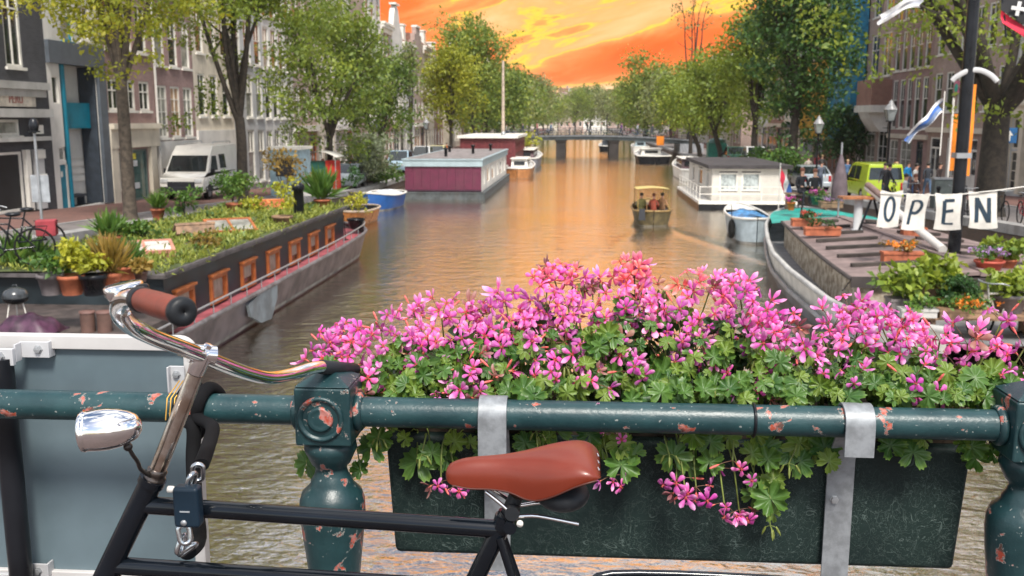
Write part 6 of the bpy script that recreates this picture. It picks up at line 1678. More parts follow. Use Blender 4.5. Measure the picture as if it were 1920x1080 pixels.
# ---- planked barge
ox, oy, OL = 8.35, 17.8, 19.8
ob_ = thing('barge', 'broad barge with planked brown roof and cream bulwarks moored at the right', 'barge', (ox, oy, 0))
OUTL = [(0, 1.6), (.03, 2.4), (.08, 2.85), (.15, 3.0), (.36, 2.95), (.52, 2.75), (.67, 2.35), (.82, 1.85), (.92, 1.30), (.975, .75), (1, .05)]
def of(t):
    t = min(1, max(0, t))
    for (a, ya), (c, yc) in zip(OUTL, OUTL[1:]):
        if t <= c: return ya + (yc - ya) * (t - a) / (c - a)
    return .05
os_ = lambda t: .98 + .5 * max(0, (t - .5) / .5) ** 2
PEEL = mat('peeling_cream', (.50, .44, .35), .8, var=.1, vs=5, col2=(.20, .15, .10), bump=.4, bs=20)
CREAMH = mat('cream_bulwark', (.53, .50, .45), .6, var=.1, vs=2, dirt=.35)
GREYH = mat('grey_barge_hull', (.12, .125, .135), .6, var=.25, vs=1.5, dirt=.2)
hull_mb(OL, of, os_, bands=((0, .5, 1), (.5, .62, 2), (.62, 1, 0)), n=56, z0=-.4, flare=.9).build('hull', [CREAMH, GREYH, BOOT], ob_)
rail_mb(OL, of, os_, .07, 60).build('gunwale', GREYW, ob_)
rail_mb(OL, of, lambda t: os_(t) - .52, .06, 60, 1.005).build('rubbing_strake', mat('strake_grey', (.23, .24, .25), .5), ob_)
deck_mb(OL, of, lambda t: os_(t) - .28, 40).build('deck', mat('grey_deck', (.17, .17, .175), .7, var=.2, dirt=.2), ob_)
r0_, r1_ = 20.0 - oy, 31.4 - oy; ra, rb_ = 5.62 - ox, 11.0 - ox
tap = lambda y_: 1 - .32 * max(0, (y_ - r0_) / (r1_ - r0_)) ** 1.3      # the roof narrows towards the bow
RZ2 = 1.58
b = MB()
for k in range(8):
    ya, yb = r0_ + .05 + (r1_ - r0_ - .1) * k / 8, r0_ + .05 + (r1_ - r0_ - .1) * (k + 1) / 8
    for s in (-1, 1): b.add([(s * 2.6 * tap(ya), ya, .5), (s * 2.6 * tap(yb), yb, .5), (s * 2.6 * tap(yb), yb, RZ2 - .05), (s * 2.6 * tap(ya), ya, RZ2 - .05)], [(0, 1, 2, 3) if s > 0 else (3, 2, 1, 0)])
b.bx(-2.6, 2.6, r0_ + .05, r0_ + .1, .5, RZ2 - .05); b.bx(-1.7, 1.7, r1_ - .1, r1_ - .05, .5, RZ2 - .05); b.build('coaming', PEEL, ob_)
PLANKR = mat('roof_mauve_brown', (.20, .145, .135), .7, var=.2, vs=2, dirt=.2)
np_ = 8; pl = (r1_ - r0_) / np_
def roofz(x_): return RZ2 + .16 * (1 - abs(x_ - (ra + rb_) / 2) / ((rb_ - ra) / 2))
mid = (ra + rb_) / 2
for k in range(np_):
    for s in (-1, 1):
        ya, yb = r0_ + k * pl + .012, r0_ + (k + 1) * pl - .012
        xa_, xb_ = (ra, mid - .14) if s < 0 else (mid + .14, rb_)
        b = MB(); za, zb2 = roofz(xa_), roofz(xb_)
        b.add([(x_ * (tap(y_) if abs(x_) > .5 else 1), y_, z_) for x_, y_, z_ in [(xa_, ya, za - .07), (xb_, ya, zb2 - .07), (xb_, yb, zb2 - .07), (xa_, yb, za - .07), (xa_, ya, za), (xb_, ya, zb2), (xb_, yb, zb2), (xa_, yb, za)]],
              [(3, 2, 1, 0), (4, 5, 6, 7), (0, 1, 5, 4), (1, 2, 6, 5), (2, 3, 7, 6), (3, 0, 4, 7)])
        b.build('hatch_board', PLANKR, ob_)
        if k:
            f0, f1 = (.12, .82) if s < 0 else (.16, .7)
            xc_, xd_ = xa_ + (xb_ - xa_) * f0, xa_ + (xb_ - xa_) * f1
            xc_ *= tap(ya) if abs(xc_) > .5 else 1; xd_ *= tap(ya) if abs(xd_) > .5 else 1
            b = MB(); zc_, zd_ = roofz(xc_), roofz(xd_)
            b.add([(xc_, ya - .09, zc_), (xd_, ya - .09, zd_), (xd_, ya + .07, zd_), (xc_, ya + .07, zc_), (xc_, ya - .09, zc_ + .07), (xd_, ya - .09, zd_ + .07), (xd_, ya + .07, zd_ + .07), (xc_, ya + .07, zc_ + .07)],
                  [(4, 5, 6, 7), (0, 1, 5, 4), (1, 2, 6, 5), (2, 3, 7, 6), (3, 0, 4, 7)])
            b.build('batten', mat('batten_dark', (.045, .035, .03), .8, var=.3), ob_)
b = MB(); b.bx(mid - .13, mid + .13, r0_, r1_, RZ2 + .06, RZ2 + .19); b.build('ridge_board', PLANKR, ob_)
b = MB(); b.bx(ra - .03, rb_ + .03, r0_ - .05, r0_ - .003, RZ2 - .2, RZ2 + .03); b.tube([(-2.74 * tap(y_), y_, RZ2 - .03) for y_ in [r0_ + (r1_ - r0_) * k / 10 for k in range(11)]], .045, 6); b.build('roof_edge', mat('edge_dark', (.05, .04, .038), .8), ob_)
b = MB(); b.grid(lambda u, v: ((2 * v - 1) * min(2.4, of((31.7 - oy + 4.4 * u) / OL) * .94), 31.7 - oy + 4.4 * u, 1.47 + .10 * sin(v * pi) + .02 * sin(u * 11 + v * 8)), 14, 10); b.build('turquoise_cover', mat('turquoise_cover', (.01, .30, .25), .5, var=.2, vs=2), ob_)
mp = onz(1788, 476, RZ2 + .1)
b = MB(); b.tube([(0, 0, -.6), (0, 0, 4), (0, 0, 9.5)], [.145, .135, .12], 16)
mast = thing('mast', 'thick black mast rising through the OPEN cloth banner', 'mast', tuple(mp)); b.build('spar', BLACK, mast)
b = MB(); b.box((0, 0, 2.3), (.34, .34, .12)); b.build('mast_band', STEEL, mast)
b = MB(); b.tube(smooth_pts([(-.38, -.1, 3.98), (-.28, -.1, 4.08), (-.05, -.1, 4.20), (.2, -.1, 4.22), (.45, -.1, 4.12), (.62, -.1, 3.97)], 5), .024, 8, flat=2.6); b.build('arched_arm', LGREY, mast)
# OPEN banner
CLOTH = mat('banner_cloth', (.60, .57, .52), .9, var=.08, vs=4, bump=.2, bs=40)
INK = mat('banner_navy', (.012, .03, .05), .8, var=.2)
YO = 21.6
def blk(s, d0): return s
letters = {
 'O': [([(.10 * cos(a), .25 * sin(a)) for a in [2 * pi * k / 22 for k in range(23)]], .032)],
 'P': [([(-.11, -.28), (-.08, .0), (-.07, .24)], .034), ([(-.07, .24), (.04, .25), (.12, .17), (.11, .06), (.03, -.03), (-.07, -.02)], .034)],
 'E': [([(-.08, .24), (-.09, 0), (-.08, -.27)], .042), ([(-.08, .24), (.13, .25)], .036), ([(-.08, .0), (.11, .03)], .034), ([(-.08, -.25), (.12, -.25)], .036)],
 'N': [([(-.14, -.27), (-.12, .27)], .042), ([(-.12, .25), (.10, -.25)], .046), ([(.11, -.27), (.13, .27)], .042)]}
def ribbon(b, pts, hw_, y):
    P = [Vector((p[0], 0, p[1])) for p in pts]; vs = []
    for i, p in enumerate(P):
        d = (P[min(i + 1, len(P) - 1)] - P[max(i - 1, 0)]).normalized(); n_ = Vector((d.z, 0, -d.x)) * hw_
        vs += [p + n_ + Vector((0, y(p.x + n_.x, p.z), 0)), p - n_ + Vector((0, y(p.x - n_.x, p.z), 0))]
    b.add(vs, [(2 * i, 2 * i + 1, 2 * i + 3, 2 * i + 2) for i in range(len(P) - 1)])
ban = [('O', 1668, 392, .05, -.18), ('P', 1716, 397, .045, -.12), ('E', 1777, 397, -.02, -.05), ('N', 1843, 394, -.03, .03)]
for k, (ch, px, py, sk, ro) in enumerate(ban):
    c = ony(px, py, YO); hw_, hh = (.24, .25, .285, .305)[k], .385
    r = thing('letter_cloth', f'white cloth lettered {ch} hanging on the banner string', 'banner', tuple(c), 0, 'cloths of the OPEN banner')
    yf = lambda x_, z_, k=k: .035 * sin(x_ * 9 + k) * (.5 - z_) + .03 * sin(z_ * 5 + k * 2)
    def fn(u, v, hw_=hw_, hh=hh, sk=sk, yf=yf, k=k):
        x_, z_ = (u - .5) * 2 * hw_, (v - .5) * 2 * hh
        x2 = x_ * (1 - .07 * sin(v * pi) + .02 * sin(v * 7 + k)) + sk * 2.0 * z_
        return (x2, yf(x_, z_), z_ - .03 * sin(u * pi) * (1 - v) + .025 * cos(u * 2 * pi) * v)
    b = MB(); b.grid(fn, 14, 16); b.grid(lambda u, v, fn=fn: (fn(1 - u, v)[0], fn(1 - u, v)[1] + .004, fn(1 - u, v)[2]), 14, 16); b.build('cloth', CLOTH, r)
    b = MB()
    for pts, w_ in letters[ch]:
        pp_ = smooth_pts([(p[0], 0, p[1]) for p in pts], 4) if len(pts) > 3 else [Vector((pts[0][0] + (pts[-1][0] - pts[0][0]) * i / 8, 0, pts[0][1] + (pts[-1][1] - pts[0][1]) * i / 8)) for i in range(9)]
        ribbon(b, [(p.x + sk * 2.0 * p.z, p.z) for p in pp_], w_, lambda x_, z_, yf=yf, sk=sk: yf(x_ - sk * 2 * z_, z_) - .006)
    b.build('letter', INK, r)
b = MB(); b.tube([ony(1650, 362, YO), ony(1700, 364, YO), ony(1750, 366, YO), ony(1805, 364, YO), ony(1870, 357, YO), ony(1935, 348, YO)], .012, 6)
tag(b.build('banner_string', WHITE), 'white string carrying the four lettered cloths', 'string')
# things on the barge roof
for k, (px, py, lx, fl_, lab) in enumerate(((1511, 424, .42, FLR, 'flower box with red blossoms nearest the turquoise cover'), (1541, 441, .47, None, 'brown flower box with green tufts on the barge roof left side'), (1690, 491, .42, FLO, 'terracotta flower box with orange blooms near the hostas'), (1712, 442, .3, FLR, 'small red flower box under the letter cloth P'))):
    potted(lab, tuple(onz(px, py, RZ2 + .10)), lx, .22, TERRA, FD if k != 2 else FO, .22, n=200, size=.08, spread=lx * .6, shape=.14, cat='flower box', flowers=fl_)
tp = onz(1607, 431, RZ2 + .12)
tb = thing('pedestal_table', 'wooden table top on a pale grey pedestal pipe on the barge roof', 'table', tuple(tp))
b = MB(); b.lathe([(.17, 0), (.17, .02), (.12, .03), (.12, .88)], 16); b.build('pedestal', LGREY, tb)
b = MB(); b.box((.1, 0, .92), (1.25, .6, .06)); b.build('table_top', mat('table_orange', (.34, .13, .05), .6, var=.3, vs=6), tb)
ps = onz(1573, 416, RZ2)
pr_ = thing('parasol', 'closed grey mauve parasol standing behind the pedestal table', 'parasol', tuple(ony(1573, 372, 31.0)))
b = MB(); b.tube([(0, 0, -.6), (0, 0, 1.75)], .03, 8); b.build('pole', STEEL, pr_)
b = MB()
n_ = 16; vs = []
for z_, r_ in ((.0, .25), (.25, .25), (.6, .21), (1.0, .13), (1.3, .06), (1.42, .02)):
    for j in range(n_): a = 2 * pi * j / n_; q = r_ * (1.0 if j % 2 else .72); vs.append((q * cos(a), q * sin(a), z_))
b.add(vs, [(i * n_ + j, i * n_ + (j + 1) % n_, (i + 1) * n_ + (j + 1) % n_, (i + 1) * n_ + j) for i in range(5) for j in range(n_)], 0, True); b.build('folded_canopy', mat('parasol_mauve', (.13, .10, .11), .9, var=.2, vs=4), pr_)
tr_ = thing('trestle', 'black A frame trestle holding the pale boom on the barge roof', 'trestle', tuple(onz(1634, 433, RZ2 + .1)))
to = Vector(tr_.location); apex = ony(1637, 366, to.y) - to
b = MB(); b.tube([ony(1609, 436, to.y - .1) - to, apex], .035, 8); b.build('leg', BLACK, tr_)
b = MB(); b.tube([ony(1653, 433, to.y + .3) - to, apex], .035, 8); b.build('leg', BLACK, tr_)
b = MB(); b.tube([ony(1618, 418, to.y - .05) - to, ony(1648, 419, to.y + .2) - to], .025, 8); b.build('brace', BLACK, tr_)
bm = thing('boom', 'pale grey boom lying slantwise from the trestle to the mast foot', 'boom', tuple(ony(1627, 352, 28.5)))
b0 = Vector(bm.location); e_ = onz(1768, 468, RZ2 + .25) - b0
b = MB(); b.tube([(0, 0, 0), e_], .10, 12); b.build('spar', WHITE, bm)
b = MB(); b.tube([Vector((0, 0, .07)), e_ * .25 + Vector((0, 0, .07))], .10, 8); b.build('furled_sail', mat('furled_brown', (.20, .13, .11), .9), bm)
b = MB(); b.tube([ony(1655, 440, 26.5), ony(1622, 490, 22.3), ony(1580, 545, 19.6)], .014, 6); tag(b.build('mooring_rope', BLACK), 'dark rope slanting down across the barge roof corner', 'rope')
b = MB(); b.tube([ony(1505, 380, 31.6), ony(1500, 412, 31.5)], .03, 6); tag(b.build('mooring_post', BLACK), 'short black post at the turquoise cover edge', 'post')
rl = MB(); 
for px in (1620, 1690): rl.tube([onz(px, 552, 1.0), onz(px, 552, 1.0) + Vector((0, 0, .45))], .025, 8)
for hh in (.25, .45): rl.tube([onz(1620, 552, 1.0) + Vector((0, 0, hh)), onz(1690, 552, 1.0) + Vector((0, 0, hh))], .02, 8)
o = rl.build('stern_rail', STEEL, ob_, (-ox, -oy, 0))
# stern planters
SZ = .70
ts = thing('plant_stand', 'low weathered wooden stand under the stern planters', 'stand', (ox + .3, 18.55, SZ))
for k in range(5): b = MB(); b.bx(-2.2, 2.4, -.42 + k * .21, -.23 + k * .21, .40, .44); b.build('plank', WOOD, ts)
for x_ in (-2.0, 0, 2.2): b = MB(); b.bx(x_ - .05, x_ + .05, -.35, .55, 0, .397); b.build('leg', WOOD, ts)
def stp(px, y_, z_=SZ + .445): p = ony(px, 560, y_); return (p.x, y_, z_)
potted('dark planter of yellow green hostas at the barge stern, left one', stp(1698, 18.6), .32, .28, GREYPOT, FH, .50, n=420, size=.18, spread=.42, shape=.2, cat='planter')
potted('wooden crate of yellow green hostas behind the boxwood ball', stp(1756, 18.95), .38, .46, WOOD, FH, .48, n=420, size=.18, spread=.42, shape=.2, cat='planter')
rr = potted('round clipped boxwood ball between the stern planters', stp(1797, 18.45), .2, .22, WOOD, FD, .01, n=10, size=.05, cat='boxwood')
rng = np.random.default_rng(77); leaf_cloud('foliage_ball', FD, [((.26 * cos(a) * sin(c_), .26 * sin(a) * sin(c_), .44 + .26 * cos(c_)), .14, 60) for a, c_ in [(rng.uniform(0, 6.28), math.acos(rng.uniform(-.8, 1))) for _ in range(38)]], rng, .055, rr, aspect=1.5)
potted('low wooden trough of marigolds before the boxwood ball', stp(1812, 18.2), .5, .16, WOOD, FG, .2, n=420, size=.08, spread=.36, shape=.13, cat='planter', flowers=FLO)
potted('grey wooden trough with low green herbs left of the marigolds', stp(1722, 18.2), .32, .16, GREYW, FG, .18, n=300, size=.08, spread=.3, shape=.13, cat='planter')
potted('red tub of lilac pansies above the right hostas', (ony(1856, 480, 20.4).x, 20.4, RZ2 + .1), .28, .24, mat('red_tub', (.4, .07, .04), .6), FG, .24, n=260, size=.08, spread=.34, flowers=FLP)
potted('yellow green hostas in a tub at the right frame edge', stp(1893, 18.8), .32, .36, GREYPOT, FH, .42, n=400, size=.18, spread=.42)
potted('yellow green hostas on the barge roof right of the mast foot', (ony(1880, 490, 21.0).x, 21.0, RZ2 + .1), .3, .2, TERRA, FH, .36, n=300, size=.16, spread=.4)
# ================================================================== STREET: vehicles, people, lamps, signs, bicycles, flags
def onq(px, py):                                  # where a sight line meets the sloping street
    v = ray(px, py); lo, hi = 3.0, 400.0
    for _ in range(60):
        m_ = (lo + hi) / 2; p = v * (m_ / v.y)
        if CAMZ + p.z > qz(m_): lo = m_
        else: hi = m_
    return Vector((v.x * lo / v.y, lo, qz(lo)))
def atq(x, y): return (x, y, qz(y))
def arc_cut(xc, r_, z0, n=8): return [(xc - r_ * cos(pi * k / n), z0 + r_ * sin(pi * k / n)) for k in range(n + 1)]
def vehicle(label, cat, loc_, rz, L, W_, prof, belt, glass, m, wheel_x, wr=.32, lights=True, plate=True, name='parked_car', group=None, bumper=None, tum=.13, mir=True, top=None):
    """prof: side outline (x, z) from the front bottom over the roof to the rear bottom; belt: height where the sides begin to lean in"""
    r = thing(name, label, cat, loc_, rz, group)
    H = max(z for _, z in prof)
    hw_ = lambda z: W_ / 2 - (0 if z <= belt else (z - belt) / (H - belt) * tum) - (.05 if z < .35 else 0)
    zb = prof[0][1]
    bottom = []
    for xc in sorted(wheel_x, reverse=True): bottom += [(x_, z_) for x_, z_ in reversed(arc_cut(xc, wr * 1.13, zb))]
    poly = prof + bottom
    b = MB(); n = len(poly)
    V = [(-hw_(z), x, z) for x, z in poly] + [(hw_(z), x, z) for x, z in poly]
    fs = [(i, (i + 1) % n, n + (i + 1) % n, n + i) for i in range(n)]
    b.add(V, fs); 
    me_poly = [i for i in range(n)]
    low = [i for i in range(n) if poly[i][1] <= belt + 1e-6]; up = [i for i in range(n) if poly[i][1] >= belt - 1e-6]
    for s, o in ((1, 0), (-1, n)):
        for idx in (low, up):
            f = [o + i for i in idx]
            b.f.append(tuple(f if s < 0 else f[::-1])); b.m.append(0); b.s.append(False)
    b.build('body', m, r, bevel=.035, seg=2)
    b = MB(); b.bx(-W_ / 2 + .12, W_ / 2 - .12, .15, L - .15, zb + .02, zb + wr * 1.2); b.build('underbody', DARK, r)
    for nm, pts, kind in glass:
        if kind == 'side':
            for s in (-1, 1):
                b = MB(); b.add([(s * (hw_(z) + .012), x, z) for x, z in (pts if s < 0 else pts[::-1])], [tuple(range(len(pts)))]); b.build('side_window', CARGLASS, r)
        else:
            (xa, za), (xb_, zb2) = pts; d = Vector((0, xb_ - xa, zb2 - za)).normalized(); nn = Vector((0, -d.z, d.y)) * .014 * (1 if kind == 'front' else -1)
            q = [Vector((-hw_(za) + .09, xa, za)) + nn, Vector((hw_(za) - .09, xa, za)) + nn, Vector((hw_(zb2) - .08, xb_, zb2)) + nn, Vector((-hw_(zb2) + .08, xb_, zb2)) + nn]
            b = MB(); b.add(q if kind == 'front' else q[::-1], [(0, 1, 2, 3)]); b.build(nm, CARGLASS, r)
    for xc in wheel_x:
        for s in (-1, 1):
            b = MB(); b.lathe([(wr * .55, -.09), (wr * .95, -.1), (wr, -.07), (wr, .07), (wr * .95, .1), (wr * .55, .09)], 20, (s * (W_ / 2 - .13), xc, wr), (s, 0, 0)); w_ = b.build('wheel', RUBBER, r)
            b = MB(); b.lathe([(wr * .62, .085), (wr * .55, .105), (wr * .2, .09), (0, .1)], 16, (s * (W_ / 2 - .13), xc, wr), (s, 0, 0), caps=False); b.build('rim', STEEL, w_)
    zl = belt * .80
    if lights:
        for s in (-1, 1):
            b = MB(); b.box((s * (W_ / 2 - .22), prof[1][0] + .03, zl * .93), (.34, .12, .17)); b.build('headlight', mat('lamp_glass', (.55, .56, .56), .15, spec=.8), r, bevel=.02)
            b = MB(); b.box((s * (W_ / 2 - .12), L - .04, zl), (.16, .12, .36)); b.build('tail_light', mat('tail_red', (.35, .012, .012), .25), r, bevel=.02)
    if plate:
        b = MB(); b.box((0, -.032, .52), (.5, .02, .11)); b.build('number_plate', mat('plate_pale', (.55, .5, .35), .5), r)
        b = MB(); b.box((0, L + .032, .62), (.5, .02, .11)); b.build('number_plate', mat('plate_yellow', (.6, .42, .05), .5), r)
    bm_ = bumper or m
    for y_ in (-.015, L + .015):
        b = MB(); b.box((0, y_, zb + .16), (W_ - .08, .14, .26)); b.build('bumper', bm_, r, bevel=.03)
    if mir:
        fx = glass[0][1][0][0] + .35 if glass else L * .3
        for s in (-1, 1):
            b = MB(); b.box((s * (W_ / 2 + .1), fx, belt + .1), (.18, .1, .2)); b.build('mirror', BLACK, r, bevel=.02)
    return r
VANW = mat('van_white', (.70, .67, .62), .3, var=.05, vs=1, coat=.4, dirt=.1)
VB = mat('bumper_dark', (.018, .02, .026), .6)
van = vehicle('white high roofed delivery van parked on the left quay facing the bridge', 'van', atq(-17.75, 41.8), .02, 5.0, 1.98,
        [(0, .34), (-.02, .75), (.05, 1.02), (.62, 1.22), (1.28, 2.02), (1.75, 2.40), (4.9, 2.44), (5.0, 1.2), (5.0, .34)], 1.2,
        [('windscreen', [(.66, 1.27), (1.24, 1.97)], 'front'), ('', [(.98, 1.3), (1.42, 1.95), (1.95, 1.95), (1.95, 1.3)], 'side'), ('', [(2.3, 1.35), (2.3, 2.0), (3.1, 2.0), (3.1, 1.35)], 'side')], VANW, (.85, 4.1), .33, name='parked_van', bumper=VB)
b = MB(); b.bx(-.62, .62, -.06, -.03, .62, .86); b.build('grille', VB, van)
b = MB(); b.tube([(-.7, 2.2, 2.47), (-.7, 2.2, 2.56), (-.7, 4.6, 2.56), (-.7, 4.6, 2.47)], .02, 6); b.tube([(.7, 2.2, 2.47), (.7, 2.2, 2.56), (.7, 4.6, 2.56), (.7, 4.6, 2.47)], .02, 6); b.build('roof_rack', STEEL, van)
b = MB(); b.bx(.99, 1.003, .3, 4.95, .38, .62); b.bx(-1.003, -.99, .3, 4.95, .38, .62); b.build('side_moulding', VB, van)
def hatch(label, loc_, rz, m, L=4.0, W_=1.7, H=1.46, group=None):
    return vehicle(label, 'car', loc_, rz, L, W_, [(0, .25), (-.02, .6), (.12, .74), (.95, .92), (1.75, H), (3.2, H - .02), (L - .12, .98), (L, .85), (L, .25)], .92,
        [('windscreen', [(1.0, .96), (1.70, H - .05)], 'front'), ('rear_window', [(L - .17, 1.02), (3.26, H - .06)], 'rear'), ('', [(1.25, .97), (1.82, H - .08), (2.45, H - .08), (2.45, .97)], 'side'), ('', [(2.53, .97), (2.53, H - .08), (3.1, H - .09), (3.55, .99)], 'side')], m, (.78, L - .75), .31, group=group)
LIME = mat('lime_paint', (.40, .52, .02), .3, var=.05, coat=.5)
gv = vehicle('lime green small van parked on the right quay with its rear to us', 'van', atq(13.5, 51.8), pi, 4.4, 1.8,
        [(0, .28), (-.02, .7), (.1, .86), (.95, 1.02), (1.5, 1.78), (2.0, 1.86), (4.28, 1.84), (4.4, 1.0), (4.4, .28)], 1.0,
        [('windscreen', [(1.0, 1.06), (1.46, 1.7)], 'front'), ('rear_window', [(4.385, 1.12), (4.30, 1.68)], 'rear'), ('', [(1.2, 1.06), (1.62, 1.68), (2.3, 1.7), (2.3, 1.06)], 'side'), ('', [(2.4, 1.06), (2.4, 1.7), (3.2, 1.7), (3.2, 1.06)], 'side')], LIME, (.85, 3.5), .32, name='parked_van')
gv.location = atq(14.5, 51.5)
SILV = mat('silver_paint', (.42, .47, .50), .3, metal=.3, var=.05, coat=.5)
DKC = mat('dark_car_paint', (.02, .025, .035), .25, var=.1, coat=.5)
WHC = mat('white_car_paint', (.66, .66, .64), .3, var=.05, coat=.5)
LBC = mat('light_blue_paint', (.30, .42, .50), .3, var=.05, coat=.5)
GRC = mat('green_car_paint', (.02, .10, .07), .3, var=.1, coat=.5)
hatch('pale silver blue hatchback parked left of the round bush', atq(-14.15, 56.3), 0.06, SILV)
hatch('dark car parked close to the round grey bush', atq(-14.3, 63.5), 0, DKC)
hatch('white light blue car behind the round bush near purple houseboat', atq(-14.5, 75), 0, LBC, L=4.5, H=1.75)
hatch('white car parked beyond the purple houseboat', atq(-14.5, 86), 0, WHC, H=1.8)
hatch('small pale yellow car by the far left trees', atq(-14.6, 96), 0, mat('pale_yellow_paint', (.55, .5, .25), .3), H=1.6)
hatch('silver hatchback parked left of the lime green van', atq(14.0, 62.5), pi, SILV, L=4.2)
hatch('black station car parked behind the white houseboat roof', atq(14.2, 72), pi, DKC, L=4.6, H=1.7)
hatch('white van shaped car under the light green right trees', atq(14.3, 84), pi, WHC, L=4.8, H=2.0)
hatch('dark green car parked among the far right trunks', atq(14.4, 95), pi, GRC, H=1.7)
hatch('white car close to the right end of the far bridge', atq(14.3, 104), pi, WHC, H=1.7)
shrub('round grey green bush on the left quay', atq(-13.5, 60.6), 3.1, 1.45, LEAF_B, 3600, .2)
rng = np.random.default_rng(12)
shrub('bright green low bush at the foot of the round grey bush', atq(-12.75, 62.5), 1.3, .9, FG, 700, .2)
shrub('dark green bushes by the blue netting on the right pavement', atq(20.5, 79), 5.0, 2.0, FD, 2600, .3)
shrub('bright green hedge plants behind the white houseboat, left clump', (12.7, 70, .9), 1.7, 1.3, FG, 900, .25)
shrub('bright green hedge plants behind the white houseboat, right clump', (12.9, 62, 1.0), 1.9, 1.2, FG, 900, .25)
# electricity box and stall on the left quay
st = thing('stall', 'small stall with white awning, green side and red front on the left quay', 'stall', atq(-14.4, 52.5))
b = MB(); b.bx(-.75, .35, 0, 1.2, 0, 1.7); b.build('counter_box', mat('stall_green', (.02, .12, .09), .6), st)
b = MB(); b.bx(.353, .95, -.05, .9, .0, 1.75); b.build('counter_box', mat('stall_red', (.5, .03, .02), .5), st)
b = MB(); b.grid(lambda u, v: (-1.0 + 2.1 * u, -.5 + 1.9 * v, 1.95 + .32 * sin(u * pi)), 10, 4); b.build('awning', WHITE, st)
for x_ in (-.95, 1.0): b = MB(); b.tube([(x_, -.4, 0), (x_, -.4, 1.95)], .025, 6); b.build('pole', STEEL, st)
# container / blue kiosk
kk = thing('kiosk', 'pale blue kiosk beside the second quay tree', 'kiosk', atq(-15.2, 47.0))
b = MB(); b.bx(-.2, 1.3, 0, 2, 0, 2.3); b.build('wall', mat('kiosk_blue', (.30, .42, .47), .5), kk)
b = MB(); b.bx(-.3, 1.4, -.1, 2.1, 2.303, 2.45); b.build('roof', WHITE, kk)
b = MB(); b.bx(.1, 1.0, -.02, -.003, 1.0, 1.9); b.build('window', GLASS, kk)
gb = thing('recycling_bin', 'green street container standing among the right trees', 'container', atq(13.6, 98))
b = MB(); b.bx(-.9, .9, 0, 1.6, .1, 1.9); b.build('body', mat('container_green', (.01, .13, .10), .5), gb, bevel=.06)
b = MB(); b.lathe([(.95, 0), (.9, .25), (.5, .45), (0, .5)], 16, (0, .8, 1.905)); b.build('lid', GRC, gb)

# ---- lamps
def lantern(label, loc_, H=4.0, group='lantern posts on the right quay'):
    r = thing('street_lamp', label, 'street lamp', loc_, 0, group)
    b = MB(); b.lathe([(.14, 0), (.14, .5), (.09, .6), (.075, .9), (.055, 1.0), (.045, H - .75), (.09, H - .72), (.05, H - .62)], 12); b.tube([(-.32, 0, H - .95), (.32, 0, H - .95)], .02, 6); b.build('post', BLACK, r)
    b = MB()
    V = []
    for z_, w_ in ((H - .62, .13), (H - .1, .24)): V += [(-w_, -w_, z_), (w_, -w_, z_), (w_, w_, z_), (-w_, w_, z_)]
    b.add(V, [(0, 1, 5, 4), (1, 2, 6, 5), (2, 3, 7, 6), (3, 0, 4, 7)]); b.build('lantern_glass', mat('lantern_glass', (.22, .24, .24), .15, spec=.8), r)
    b = MB()
    for sx in (-1, 1):
        for sy in (-1, 1): b.tube([(sx * .135, sy * .135, H - .62), (sx * .245, sy * .245, H - .1)], .016, 5)
    b.lathe([(.2, H - .66), (.2, H - .62)], 12); b.build('lantern_frame', BLACK, r)
    b = MB(); b.lathe([(.30, H - .1), (.28, H - .04), (.17, H + .12), (.1, H + .2), (.1, H + .27), (.04, H + .32), (0, H + .4)], 14); b.build('lantern_cap', mat('cap_pale', (.26, .26, .26), .4), r)
    return r
p = onx(1662, 330, 14.6); lantern('old lantern post standing left of the OPEN mast', atq(14.6, p.y), 4.35)
p = onx(1530, 330, 13.6); lantern('smaller looking lantern post before the yellow netting', atq(13.6, p.y), 4.0)
p = onx(800, 300, -13.6); lantern('slim lantern post on the left quay behind the purple houseboat', atq(-13.6, p.y), 4.0, 'lantern posts on the left quay')
fl0 = thing('flagpole', 'tall pale pole rising from the red houseboat before the broad left tree', 'pole', (-6.9, 86.0, 3.42))
b = MB(); tp_ = ony(945, 114, 86.0).z - 3.42; b.tube([(0, 0, 0), (0, 0, tp_)], [.16, .11], 10); b.build('mast_tube', mat('pale_pole', (.45, .36, .28), .6), fl0)
b = MB(); b.lathe([(.2, 0), (.2, .3), (.14, .33)], 10); b.build('foot', STEEL, fl0)

# ---- signs
sp_ = thing('signpost', 'grey post carrying the grey back of a road sign over parked bicycles', 'sign post', atq(-13.75, 23.6))
so_ = Vector(sp_.location)
zt_ = onx(18, 232, -13.75).z - so_.z
b = MB(); b.tube([(0, 0, -.1), (0, 0, zt_ - .2)], .035, 10); b.build('post', STEEL, sp_)
b = MB(); b.ball((0, 0, zt_ - .05), (.12, .12, .2), 10, 8); b.lathe([(.14, zt_ - .22), (.14, zt_ - .18)], 10); b.build('lamp_head', BLACK, sp_)
za, zc_ = onx(20, 388, -13.75).z - so_.z, onx(20, 334, -13.75).z - so_.z
b = MB(); b.bx(-.24, .24, .04, .06, za, zc_); b.build('sign_plate', mat('sign_back_pale', (.33, .35, .37), .5), sp_, bevel=.008)
def rsign(label, px, py, w_, h_, m, y, name='road_sign', post=True):
    c = ony(px, py, y); r = thing(name, label, 'sign', tuple(c))
    b = MB(); b.bx(-w_ / 2, w_ / 2, -.02, .02, -h_ / 2, h_ / 2); b.build('plate', m, r, bevel=.01)
    if post:
        b = MB(); b.tube([(0, .05, h_ / 2), (0, .05, qz(y) - c.z)], .035, 8); b.build('post', STEEL, r)
    return r
BLUES = mat('sign_blue', (.01, .10, .26), .4)
rs = rsign('blue square road sign with a white upward arrow at the right edge', 1892, 254, .62, .62, BLUES, 41.0)
